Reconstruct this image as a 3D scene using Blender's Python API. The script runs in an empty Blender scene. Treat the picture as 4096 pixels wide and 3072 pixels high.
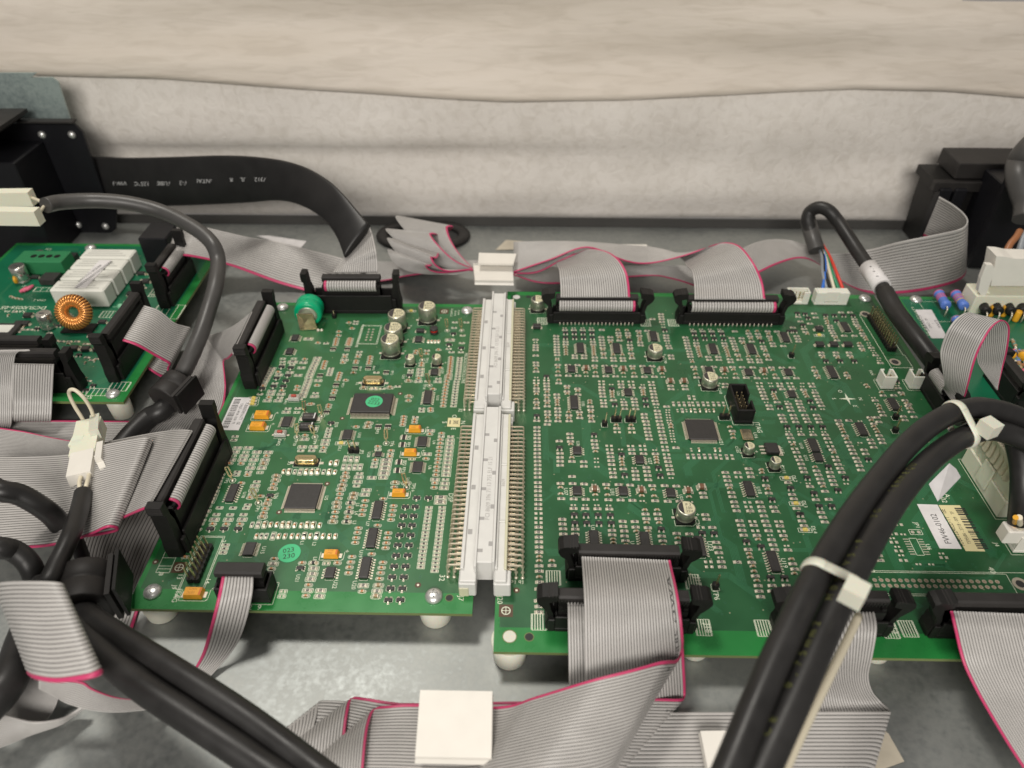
import bpy, math, random
import numpy as np
from math import sin, cos, pi, radians, sqrt
from mathutils import Vector, Matrix
random.seed(7)
rng = np.random.RandomState(11)
SC = bpy.context.scene
COL = SC.collection
S = 0.01            # everything below is written in millimetres; one Blender unit is 100 mm
SC.unit_settings.scale_length = 0.1

# ------------------------------------------------------------------ camera
CAMP = np.array([-1.386, -171.959, 245.771])
FW = np.array([-0.01279985, 0.76445774, -0.64454676])
RT = np.array([0.999853732, 0.0170978102, 0.000422897875])
UPV = np.array([-0.01134363, 0.64444707, 0.76456478])
FPX = 2914.05
cam = bpy.data.cameras.new('camera')
camo = bpy.data.objects.new('camera', cam)
COL.objects.link(camo)
camo.matrix_world = Matrix(((RT[0], UPV[0], -FW[0], CAMP[0] * S), (RT[1], UPV[1], -FW[1], CAMP[1] * S),
                            (RT[2], UPV[2], -FW[2], CAMP[2] * S), (0, 0, 0, 1)))
cam.sensor_width = 36
cam.lens = FPX / 4096 * 36
cam.clip_start = 0.05
cam.clip_end = 60
cam.dof.use_dof = True
cam.dof.focus_distance = 325 * S
cam.dof.aperture_fstop = cam.lens * 1e-3 / (2 * 1.3 * S)
SC.camera = camo

# ------------------------------------------------------------------ light
W = bpy.data.worlds.new('World'); SC.world = W; W.use_nodes = True
bg = W.node_tree.nodes['Background']
bg.inputs[0].default_value = (1.0, 0.955, 0.90, 1)
bg.inputs[1].default_value = 0.20

def area(name, loc, target, size, power, col):
    l = bpy.data.lights.new(name, 'AREA'); l.shape = 'RECTANGLE'
    l.size = size[0] * S; l.size_y = size[1] * S; l.energy = power; l.color = col
    o = bpy.data.objects.new(name, l); COL.objects.link(o)
    o.location = Vector(loc) * S
    o.rotation_euler = (Vector(target) - Vector(loc)).to_track_quat('-Z', 'Y').to_euler()
    return o
area('ceiling_lamp', (-330, 440, 1400), (-40, 60, 0), (300, 200), 980, (1.0, 0.95, 0.87))
area('wall_fill_light', (-60, -760, 640), (-40, 340, 90), (620, 300), 960, (1.0, 0.95, 0.885))  # added fill aimed at the wall sheets to brighten them, not a real lamp
SC.view_settings.view_transform = 'Standard'
SC.view_settings.look = 'None'
SC.view_settings.exposure = 0
SC.view_settings.gamma = 1

# ------------------------------------------------------------------ photograph helpers: a picture point on a real plane
def ray(u, v): return FW + RT * (u - 2048) / FPX - UPV * (v - 1536) / FPX
def P(u, v, z=0.0):
    d = ray(u, v)
    if isinstance(z, str):                      # 'y300': the point where the line of sight meets the plane Y = 300 mm
        t = (float(z[1:]) - CAMP[1]) / d[1]
    else: t = (z - CAMP[2]) / d[2]
    return CAMP + d * t
VIEW = dict(L1=(880, 1180, 3.687), L2=(1380, 1180, 3.687), L3=(780, 1600, 3.687), L4=(1300, 1600, 3.687),
            L5=(500, 2050, 3.16), L6=(1150, 2000, 3.16), M=(1700, 1650, 2.2117),
            R1=(2100, 1240, 3.687), R2=(2600, 1240, 3.687), R3=(3100, 1240, 3.687), R4=(2100, 1660, 3.687),
            R5=(2600, 1660, 3.687), R6=(3100, 1660, 3.687), R7=(2100, 2050, 3.687), R8=(2600, 2050, 3.687),
            Q=(3400, 1900, 3.178), N=(3100, 1400, 2.2118), V=(0, 0, 1 / 1.8517),
            B1=(0, 200, 2.011), B2=(1000, 600, 2.011), B3=(2000, 600, 2.011), B4=(0, 850, 2.011), B5=(0, 1500, 2.011),
            B6=(0, 2200, 1.902), B7=(3496, 1200, 3.687), N2=(2996, 500, 2.011), C1=(1000, 2200, 1.902), C2=(2000, 2200, 1.902),
            C3=(2933, 2200, 1.902), T1=(3600, 950, 4.46))
def at(view, x, y, z=0.0):
    a, b, s = VIEW[view]
    return P(a + x / s, b + y / s, z)
def pts(view, s):
    out = []
    for t in s.split():
        x, y, z = t.split(',')
        w = view
        if ':' in x: w, x = x.split(':')
        out.append(at(w, float(x), float(y), z if z[0] == 'y' else float(z)))
    return np.array(out)

# ------------------------------------------------------------------ materials
MATS = {}
def nodes_of(m):
    m.use_nodes = True
    return m.node_tree.nodes, m.node_tree.links, m.node_tree.nodes['Principled BSDF']
def mat(name, col, rough=0.5, metal=0.0, spec=0.5, noise=0.0, nscale=30, bump=0.0, bscale=120, trans=0, coat=0, rvar=0.0, sss=0):
    m = bpy.data.materials.new(name); n, l, b = nodes_of(m)
    b.inputs['Base Color'].default_value = (*col, 1)
    b.inputs['Roughness'].default_value = rough
    b.inputs['Metallic'].default_value = metal
    b.inputs['Specular IOR Level'].default_value = spec
    if coat: b.inputs['Coat Weight'].default_value = coat; b.inputs['Coat Roughness'].default_value = 0.15
    if sss:
        b.inputs['Subsurface Weight'].default_value = sss; b.inputs['Subsurface Scale'].default_value = 0.02
    tc = n.new('ShaderNodeTexCoord')
    if noise or rvar:
        t = n.new('ShaderNodeTexNoise'); t.inputs['Scale'].default_value = nscale; t.inputs['Detail'].default_value = 5
        l.new(tc.outputs['Object'], t.inputs['Vector'])
        if noise:
            r = n.new('ShaderNodeValToRGB')
            r.color_ramp.elements[0].position = .32; r.color_ramp.elements[1].position = .68
            r.color_ramp.elements[0].color = (*[c * (1 - noise) for c in col], 1)
            r.color_ramp.elements[1].color = (*[min(1, c * (1 + noise)) for c in col], 1)
            l.new(t.outputs['Fac'], r.inputs['Fac']); l.new(r.outputs['Color'], b.inputs['Base Color'])
        if rvar:
            mr = n.new('ShaderNodeMapRange'); mr.inputs[1].default_value = .3; mr.inputs[2].default_value = .7
            mr.inputs[3].default_value = rough - rvar; mr.inputs[4].default_value = rough + rvar
            l.new(t.outputs['Fac'], mr.inputs[0]); l.new(mr.outputs[0], b.inputs['Roughness'])
    if bump:
        t2 = n.new('ShaderNodeTexNoise'); t2.inputs['Scale'].default_value = bscale; t2.inputs['Detail'].default_value = 3
        l.new(tc.outputs['Object'], t2.inputs['Vector'])
        bp = n.new('ShaderNodeBump'); bp.inputs['Strength'].default_value = bump; bp.inputs['Distance'].default_value = 0.002
        l.new(t2.outputs['Fac'], bp.inputs['Height']); l.new(bp.outputs[0], b.inputs['Normal'])
    MATS[name] = m
    return m
mat('pcb_green', (0.027, 0.125, 0.043), 0.33, spec=0.5, noise=0.16, nscale=5, bump=.05, bscale=60, rvar=.06)
mat('pcb_green_deep', (0.019, 0.100, 0.036), 0.32, noise=0.16, nscale=5, bump=.05, bscale=60, rvar=.06)
mat('pcb_border', (0.02, 0.20, 0.045), 0.30, noise=0.08, nscale=9, rvar=.06)
mat('pcb_side', (0.16, 0.20, 0.07), 0.6)
mat('trace', (0.040, 0.175, 0.085), 0.33)
mat('via', (0.012, 0.045, 0.022), 0.4)
mat('via_tan', (0.42, 0.30, 0.20), 0.4)
mat('silk', (0.74, 0.78, 0.62), 0.6)
mat('pad', (0.56, 0.50, 0.40), 0.38, metal=.45, noise=.12, nscale=150)
mat('solder', (0.74, 0.68, 0.56), 0.34, metal=.55, noise=.15, nscale=200)
mat('gold', (0.62, 0.52, 0.32), 0.25, metal=.9)
mat('pin', (0.74, 0.66, 0.52), 0.3, metal=.7)
mat('chip_black', (0.028, 0.026, 0.025), 0.5, bump=.15, bscale=500, noise=.15, nscale=80)
mat('res_black', (0.02, 0.018, 0.016), 0.35)
mat('res_white', (0.62, 0.60, 0.52), 0.5)
mat('cap_tan', (0.36, 0.24, 0.13), 0.45)
mat('cap_orange', (0.50, 0.22, 0.09), 0.45)
mat('cap_brown', (0.17, 0.085, 0.045), 0.45)
mat('black_plastic', (0.009, 0.0085, 0.008), 0.5, spec=.3, noise=.15, nscale=20, bump=.08, bscale=300)
mat('black_soft', (0.022, 0.020, 0.019), 0.55, spec=.35, noise=.15, nscale=14)
mat('cable_black', (0.0165, 0.0158, 0.0155), 0.42, spec=.42, noise=.2, nscale=10, bump=.1, bscale=150, rvar=.07)
mat('cable_grey', (0.055, 0.053, 0.051), 0.42, noise=.1, nscale=10, rvar=.05)
mat('sleeve_black', (0.013, 0.0125, 0.0125), 0.42, spec=.4, noise=.2, nscale=9, bump=.15, bscale=20)
mat('ribbon_grey', (0.43, 0.415, 0.40), 0.36, noise=.05, nscale=12)
mat('ribbon_pink', (0.52, 0.045, 0.14), 0.38)
mat('ribbon_web', (0.11, 0.105, 0.10), 0.5)
mat('ribbon_dark', (0.12, 0.115, 0.11), 0.5)
mat('ink', (0.03, 0.03, 0.03), 0.7)
mat('ink_white', (0.5, 0.5, 0.5), 0.7)
mat('ink_yellow', (0.105, 0.11, 0.028), 0.7)
mat('alu', (0.56, 0.56, 0.46), 0.33, metal=.8)
mat('alu_bright', (0.66, 0.65, 0.60), 0.22, metal=.9)
mat('can_top', (0.64, 0.60, 0.40), 0.45)
mat('can_mark', (0.045, 0.04, 0.04), 0.4)
mat('brass_can', (0.60, 0.50, 0.30), 0.2, metal=.95)
mat('osc_lid', (0.33, 0.29, 0.20), 0.25, metal=.8, noise=.3, nscale=60)
mat('tantalum', (0.80, 0.36, 0.025), 0.4, noise=.06, nscale=40)
mat('tantalum_stripe', (0.62, 0.16, 0.02), 0.45)
mat('tantalum_ink', (0.42, 0.17, 0.01), 0.5)
mat('led_yellow', (0.75, 0.60, 0.16), 0.35, noise=.2, nscale=90)
mat('din_grey', (0.66, 0.655, 0.63), 0.5, noise=.04, nscale=12, bump=.06, bscale=120)
mat('din_aged', (0.60, 0.585, 0.42), 0.5)
mat('din_dark', (0.36, 0.35, 0.34), 0.6)
mat('din_ink', (0.40, 0.385, 0.365), 0.6)
mat('white_plastic', (0.74, 0.74, 0.66), 0.42, sss=.1)
mat('cream_plastic', (0.74, 0.74, 0.60), 0.40, sss=.15)
mat('nylon', (0.64, 0.64, 0.54), 0.42, sss=.2)
mat('wire_cream', (0.66, 0.60, 0.46), 0.4)
mat('blue_wire', (0.02, 0.14, 0.55), 0.4)
mat('red_wire', (0.65, 0.05, 0.03), 0.4)
mat('green_wire', (0.02, 0.22, 0.10), 0.4)
mat('grey_wire', (0.24, 0.26, 0.28), 0.4)
mat('brown_wire', (0.30, 0.12, 0.05), 0.4)
mat('clip_white', (0.76, 0.73, 0.67), 0.5, noise=.03, nscale=10, bump=.05, bscale=60)
mat('paper', (0.70, 0.68, 0.68), 0.7, noise=.06, nscale=20)
mat('reflection_grey', (0.46, 0.44, 0.43), 0.45, metal=.25, noise=.12, nscale=7)  # painted reflection of the brackets in the wall sheet
mat('paper_yellow', (0.72, 0.64, 0.36), 0.6)
mat('paper_tan', (0.50, 0.45, 0.36), 0.8, noise=.1, nscale=12)
mat('sticker_green', (0.06, 0.50, 0.22), 0.55)
mat('screw_metal', (0.68, 0.68, 0.66), 0.34, metal=.7, noise=.15, nscale=120)
mat('screw_dark', (0.12, 0.12, 0.11), 0.4, metal=.7)
mat('battery_green', (0.0, 0.36, 0.16), 0.3)
mat('red_button', (0.40, 0.05, 0.03), 0.45)
mat('copper_coil', (0.78, 0.36, 0.10), 0.25, metal=.6)
mat('red_coil', (0.45, 0.02, 0.01), 0.3)
mat('blue_resistor', (0.10, 0.20, 0.60), 0.35)
mat('pink_band', (0.62, 0.12, 0.20), 0.4)
mat('green_resistor', (0.20, 0.48, 0.30), 0.35)
mat('teal_resistor', (0.08, 0.28, 0.25), 0.35)
mat('yellow_part', (0.72, 0.36, 0.02), 0.4)
mat('terminal_green', (0.03, 0.20, 0.08), 0.45)
mat('relay_white', (0.72, 0.72, 0.66), 0.45)
mat('board_green_dark', (0.008, 0.13, 0.062), 0.3, noise=.1, nscale=6)
mat('lip_grey', (0.060, 0.058, 0.055), 0.7, spec=.2, noise=.06, nscale=4)
mat('brown_mark', (0.085, 0.045, 0.022), 0.5)
mat('black_metal', (0.008, 0.008, 0.010), 0.42, spec=.3, noise=.15, nscale=5)
mat('white_shade', (0.50, 0.50, 0.46), 0.55)

def galvanised(name, base, rough, metal, k=1.0):
    m = bpy.data.materials.new(name); n, l, b = nodes_of(m)
    tc = n.new('ShaderNodeTexCoord')
    a = n.new('ShaderNodeTexNoise'); a.inputs['Scale'].default_value = 1.6; a.inputs['Detail'].default_value = 10; a.inputs['Roughness'].default_value = .6
    c = n.new('ShaderNodeTexVoronoi'); c.inputs['Scale'].default_value = 26
    fine = n.new('ShaderNodeTexNoise'); fine.inputs['Scale'].default_value = 60; fine.inputs['Detail'].default_value = 4
    for t in (a, c, fine): l.new(tc.outputs['Object'], t.inputs['Vector'])
    mx = n.new('ShaderNodeMath'); mx.operation = 'MULTIPLY_ADD'; mx.inputs[1].default_value = .22
    l.new(c.outputs['Distance'], mx.inputs[0]); l.new(a.outputs['Fac'], mx.inputs[2])
    mx2 = n.new('ShaderNodeMath'); mx2.operation = 'MULTIPLY_ADD'; mx2.inputs[1].default_value = .55
    l.new(fine.outputs['Fac'], mx2.inputs[0]); l.new(mx.outputs[0], mx2.inputs[2])
    r = n.new('ShaderNodeValToRGB'); e = r.color_ramp.elements
    e[0].position = .62; e[1].position = 1.04
    e[0].color = (base[0] * (1 - .3 * k), base[1] * (1 - .27 * k), base[2] * (1 - .27 * k), 1)
    e[1].color = (base[0] * (1 + .25 * k), base[1] * (1 + .22 * k), base[2] * (1 + .16 * k), 1)
    l.new(mx2.outputs[0], r.inputs['Fac']); l.new(r.outputs['Color'], b.inputs['Base Color'])
    mr = n.new('ShaderNodeMapRange'); mr.inputs[1].default_value = .4; mr.inputs[2].default_value = .9
    mr.inputs[3].default_value = rough - .08; mr.inputs[4].default_value = rough + .14
    l.new(mx2.outputs[0], mr.inputs[0]); l.new(mr.outputs[0], b.inputs['Roughness'])
    b.inputs['Metallic'].default_value = metal
    bp = n.new('ShaderNodeBump'); bp.inputs['Strength'].default_value = .12; bp.inputs['Distance'].default_value = .002
    l.new(fine.outputs['Fac'], bp.inputs['Height']); l.new(bp.outputs[0], b.inputs['Normal'])
    MATS[name] = m
galvanised('galvanised', (0.31, 0.325, 0.32), .37, .78, .45)
galvanised('galvanised_bracket', (0.33, 0.40, 0.40), .42, .6, .8)

def wallmat(name, kind):
    m = bpy.data.materials.new(name); n, l, b = nodes_of(m)
    tc = n.new('ShaderNodeTexCoord'); mp = n.new('ShaderNodeMapping'); l.new(tc.outputs['Object'], mp.inputs['Vector'])
    mp.inputs['Scale'].default_value = (1, 1, 1) if kind == 'plaster' else (.55, 1, 3.6)
    a = n.new('ShaderNodeTexNoise'); a.inputs['Scale'].default_value = 1.6; a.inputs['Detail'].default_value = 10; a.inputs['Roughness'].default_value = .6
    f = n.new('ShaderNodeTexNoise'); f.inputs['Scale'].default_value = 16 if kind == 'plaster' else 6; f.inputs['Detail'].default_value = 9; f.inputs['Distortion'].default_value = .8
    for t in (a, f): l.new(mp.outputs[0], t.inputs['Vector'])
    r = n.new('ShaderNodeValToRGB'); e = r.color_ramp.elements
    e[0].position = .33; e[1].position = .62
    if kind == 'plaster': e[0].color = (.69, .65, .60, 1); e[1].color = (.76, .72, .67, 1)
    else: e[0].color = (.70, .63, .545, 1); e[1].color = (.76, .69, .61, 1)
    l.new(a.outputs['Fac'], r.inputs['Fac'])
    mixn = n.new('ShaderNodeMix'); mixn.data_type = 'RGBA'; mixn.blend_type = 'MULTIPLY'; mixn.inputs[0].default_value = .8
    r2 = n.new('ShaderNodeValToRGB'); e = r2.color_ramp.elements
    e[0].position = .30; e[0].color = (.86, .85, .83, 1); e[1].position = .55; e[1].color = (1, 1, 1, 1)
    l.new(f.outputs['Fac'], r2.inputs['Fac'])
    l.new(r.outputs['Color'], mixn.inputs[6]); l.new(r2.outputs['Color'], mixn.inputs[7])
    l.new(mixn.outputs[2], b.inputs['Base Color'])
    b.inputs['Roughness'].default_value = .62
    bp = n.new('ShaderNodeBump'); bp.inputs['Strength'].default_value = .5 if kind == 'plaster' else .3; bp.inputs['Distance'].default_value = .014
    l.new(f.outputs['Fac'], bp.inputs['Height']); l.new(bp.outputs[0], b.inputs['Normal'])
    MATS[name] = m
wallmat('plaster_sheet', 'plaster'); wallmat('wood_sheet', 'wood')

# ------------------------------------------------------------------ mesh builder
def rotz(a): return np.array([[cos(a), -sin(a), 0], [sin(a), cos(a), 0], [0, 0, 1.]])
TEXTC = {}
def text_geo(s, size):
    if (s, size) in TEXTC: return TEXTC[(s, size)]
    c = bpy.data.curves.new('lettering', 'FONT'); c.body = s; c.size = size; c.align_x = 'CENTER'; c.align_y = 'CENTER'; c.resolution_u = 2
    o = bpy.data.objects.new('lettering', c); COL.objects.link(o)
    dg = bpy.context.evaluated_depsgraph_get(); me = o.evaluated_get(dg).to_mesh()
    v = np.array([p.co[:] for p in me.vertices]); f = [tuple(p.vertices) for p in me.polygons]
    o.evaluated_get(dg).to_mesh_clear(); bpy.data.objects.remove(o); bpy.data.curves.remove(c)
    TEXTC[(s, size)] = (v, f)
    return v, f
class MB:
    def __init__(s): s.V = []; s.n = 0; s.F = []; s.M = []; s.SM = []; s.mats = []
    def mi(s, m):
        if m not in s.mats: s.mats.append(m)
        return s.mats.index(m)
    def add(s, v, f, m, smooth=False):
        v = np.asarray(v, float); k = s.n; s.V.append(v); s.n += len(v)
        if isinstance(m, str): mm = [s.mi(m)] * len(f)
        else: mm = [s.mi(x) for x in m]
        s.F += [tuple(i + k for i in q) for q in f]; s.M += mm; s.SM += [smooth] * len(f)
        return s
    def merge(s, o, loc=(0, 0, 0), a=0.0):
        if not o.n: return s
        v = np.concatenate(o.V) @ rotz(a).T + np.array(loc)
        k = s.n; s.V.append(v); s.n += len(v)
        mp = [s.mi(x) for x in o.mats]
        s.F += [tuple(i + k for i in q) for q in o.F]; s.M += [mp[i] for i in o.M]; s.SM += o.SM
        return s
    def box(s, x0, x1, y0, y1, z0, z1, m, c=0.0, c2=None, frame=None):
        if x0 > x1: x0, x1 = x1, x0
        if y0 > y1: y0, y1 = y1, y0
        if c <= 0:
            v = [(x, y, z) for z in (z0, z1) for y in (y0, y1) for x in (x0, x1)]
            f = [(0, 2, 3, 1), (4, 5, 7, 6), (0, 1, 5, 4), (2, 6, 7, 3), (0, 4, 6, 2), (1, 3, 7, 5)]
        else:
            c = min(c, (x1 - x0) * .45, (y1 - y0) * .45, (z1 - z0) * .45)
            v = []
            for X, ix in ((x0, 1), (x1, -1)):
                for Y, iy in ((y0, 1), (y1, -1)):
                    for Z, iz in ((z0, 1), (z1, -1)):
                        v += [(X, Y + iy * c, Z + iz * c), (X + ix * c, Y, Z + iz * c), (X + ix * c, Y + iy * c, Z)]
            def q(i, j, k, a): return ((i * 2 + j) * 2 + k) * 3 + a
            f = []
            for i in (0, 1): f.append([q(i, 0, 0, 0), q(i, 1, 0, 0), q(i, 1, 1, 0), q(i, 0, 1, 0)])
            for j in (0, 1): f.append([q(0, j, 0, 1), q(1, j, 0, 1), q(1, j, 1, 1), q(0, j, 1, 1)])
            for k in (0, 1): f.append([q(0, 0, k, 2), q(1, 0, k, 2), q(1, 1, k, 2), q(0, 1, k, 2)])
            for j in (0, 1):
                for k in (0, 1): f.append([q(0, j, k, 1), q(1, j, k, 1), q(1, j, k, 2), q(0, j, k, 2)])
            for i in (0, 1):
                for k in (0, 1): f.append([q(i, 0, k, 0), q(i, 1, k, 0), q(i, 1, k, 2), q(i, 0, k, 2)])
            for i in (0, 1):
                for j in (0, 1): f.append([q(i, j, 0, 0), q(i, j, 1, 0), q(i, j, 1, 1), q(i, j, 0, 1)])
            for i in (0, 1):
                for j in (0, 1):
                    for k in (0, 1): f.append([q(i, j, k, 0), q(i, j, k, 1), q(i, j, k, 2)])
            vv = np.array(v); ctr = vv.mean(0)
            for t in range(len(f)):
                g = f[t]; nrm = np.cross(vv[g[1]] - vv[g[0]], vv[g[2]] - vv[g[0]])
                if np.dot(nrm, vv[list(g)].mean(0) - ctr) < 0: f[t] = g[::-1]
        v = np.array(v, float)
        if frame is not None:
            o, a = frame; v = v @ rotz(a).T + np.array(o)
        return s.add(v, f, m)
    def hexa(s, v8, m):            # free 8-corner block: bottom 4 then top 4, both counter-clockwise
        f = [(3, 2, 1, 0), (4, 5, 6, 7), (0, 1, 5, 4), (1, 2, 6, 5), (2, 3, 7, 6), (3, 0, 4, 7)]
        return s.add(v8, f, m)
    def extr(s, prof, o, ax, up, dep, d0, d1, m, smooth=False):   # profile (a,b) in plane ax,up ; extruded along dep
        o, ax, up, dep = map(lambda q: np.array(q, float), (o, ax, up, dep)); n = len(prof)
        v = [o + ax * a + up * b + dep * d for d in (d0, d1) for a, b in prof]
        f = [tuple(range(n))[::-1], tuple(range(n, 2 * n))] + [(i, (i + 1) % n, n + (i + 1) % n, n + i) for i in range(n)]
        return s.add(v, f, m, smooth)
    def lathe(s, prof, m, o=(0, 0, 0), n=24, ax=None, smooth=True):
        k = len(prof); v = []; o = np.array(o, float)
        if ax is None: X, Y, Z = np.eye(3)
        else:
            Z = np.array(ax, float) / np.linalg.norm(ax); X = np.cross(Z, (0, 0, 1) if abs(Z[2]) < .9 else (1, 0, 0)); X /= np.linalg.norm(X); Y = np.cross(Z, X)
        for r, z in prof:
            for i in range(n):
                a = 2 * pi * i / n; v.append(o + X * r * cos(a) + Y * r * sin(a) + Z * z)
        f = []; mm = []
        for j in range(k - 1):
            for i in range(n):
                f.append((j * n + i, j * n + (i + 1) % n, (j + 1) * n + (i + 1) % n, (j + 1) * n + i)); mm.append(m if isinstance(m, str) else m[j])
        s.add(v, f, mm, smooth)
        top = (k - 1) * n + s.n - k * n
        s.F.append(tuple(range(top, top + n))); s.M.append(s.mi(m if isinstance(m, str) else m[-1])); s.SM.append(False)
        b0 = s.n - k * n
        s.F.append(tuple(range(b0, b0 + n))[::-1]); s.M.append(s.mi(m if isinstance(m, str) else m[0])); s.SM.append(False)
        return s
    def tube(s, path, r, m, n=14, flat=None, caps=True):
        p = np.asarray(path, float); N = len(p)
        rr = np.full(N, r) if np.isscalar(r) else np.asarray(r)
        T = np.gradient(p, axis=0); T /= np.linalg.norm(T, axis=1)[:, None] + 1e-12
        up = np.array([0, 0, 1.]) if abs(T[0][2]) < .9 else np.array([1., 0, 0])
        X = np.cross(T[0], up); X /= np.linalg.norm(X); v = []
        for j in range(N):
            X = X - T[j] * X.dot(T[j]); X /= np.linalg.norm(X) + 1e-12; Y = np.cross(T[j], X)
            for i in range(n):
                a = 2 * pi * i / n; v.append(p[j] + rr[j] * (X * cos(a) + Y * sin(a)))
        f = [(j * n + i, j * n + (i + 1) % n, (j + 1) * n + (i + 1) % n, (j + 1) * n + i) for j in range(N - 1) for i in range(n)]
        s.add(v, f, m, True)
        if caps:
            b = s.n - N * n
            s.F += [tuple(range(b, b + n))[::-1], tuple(range(s.n - n, s.n))]; s.M += [s.mi(m if isinstance(m, str) else m[0])] * 2; s.SM += [False, False]
        return s
    def text(s, body, size, p, a, m, z=None, sx=1.0):
        v, f = text_geo(body, 1.0)
        if not len(v): return s
        v = v * size * np.array([sx, 1, 1]); v = v @ rotz(a).T + np.array([p[0], p[1], p[2] if z is None else z])
        return s.add(v, f, m)
    def line(s, a, b, w, z, m):
        a = np.array(a[:2], float); b = np.array(b[:2], float); d = b - a; L = np.linalg.norm(d)
        if L < 1e-6: return s
        d /= L; nn = np.array([-d[1], d[0]]) * w / 2; a = a - d * w / 2; b = b + d * w / 2
        return s.add([(*(a + nn), z), (*(a - nn), z), (*(b - nn), z), (*(b + nn), z)], [(0, 1, 2, 3)], m)
    def rect(s, x0, x1, y0, y1, w, z, m, ch=0):
        p = [(x0, y0), (x1, y0), (x1, y1), (x0, y1)] if not ch else [(x0 + ch, y0), (x1 - ch, y0), (x1, y0 + ch), (x1, y1 - ch), (x1 - ch, y1), (x0 + ch, y1), (x0, y1 - ch), (x0, y0 + ch)]
        for i in range(len(p)): s.line(p[i], p[(i + 1) % len(p)], w, z, m)
        return s
    def disc(s, x, y, z, r, m, n=12, ry=None):
        ry = ry or r
        return s.add([(x + r * cos(2 * pi * i / n), y + ry * sin(2 * pi * i / n), z) for i in range(n)], [tuple(range(n))], m)
    def ring(s, x, y, z, r0, r1, m, n=20):
        v = [(x + r * cos(2 * pi * i / n), y + r * sin(2 * pi * i / n), z) for r in (r0, r1) for i in range(n)]
        return s.add(v, [(i, (i + 1) % n, n + (i + 1) % n, n + i)[::-1] for i in range(n)], m)
    def mesh(s, name):
        me = bpy.data.meshes.new(name); v = np.concatenate(s.V) * S
        me.from_pydata(v.tolist(), [], s.F)
        for m in s.mats: me.materials.append(MATS[m])
        me.polygons.foreach_set('material_index', s.M); me.polygons.foreach_set('use_smooth', s.SM)
        me.validate(); me.update()
        return me
    def build(s, name, parent=None, loc=(0, 0, 0), a=0.0):
        return obj(name, s.mesh(name), parent, loc, a)
def obj(name, data, parent=None, loc=(0, 0, 0), a=0.0):
    o = bpy.data.objects.new(name, data); COL.objects.link(o)
    o.location = Vector([float(q) * S for q in loc]); o.rotation_euler = (0, 0, a)
    if parent is not None: o.parent = parent
    return o
def tag(o, label=None, cat=None, group=None, kind=None):
    if label: o['label'] = label
    if cat: o['category'] = cat
    if group: o['group'] = group
    if kind: o['kind'] = kind
    return o
def thing(name, label, cat, group=None):
    o = bpy.data.objects.new(name, None); COL.objects.link(o); o.empty_display_size = .1
    return tag(o, label, cat, group)
def cat_rom(p, seg):
    p = np.asarray(p, float); q = np.vstack([2 * p[0] - p[1], p, 2 * p[-1] - p[-2]]); out = []
    for i in range(1, len(q) - 2):
        a, b, c, d = q[i - 1], q[i], q[i + 1], q[i + 2]
        for k in range(seg):
            t = k / seg
            out.append(.5 * ((2 * b) + (c - a) * t + (2 * a - 5 * b + 4 * c - d) * t * t + (3 * b - a - 3 * c + d) * t ** 3))
    out.append(q[-2])
    return np.array(out)
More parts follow.
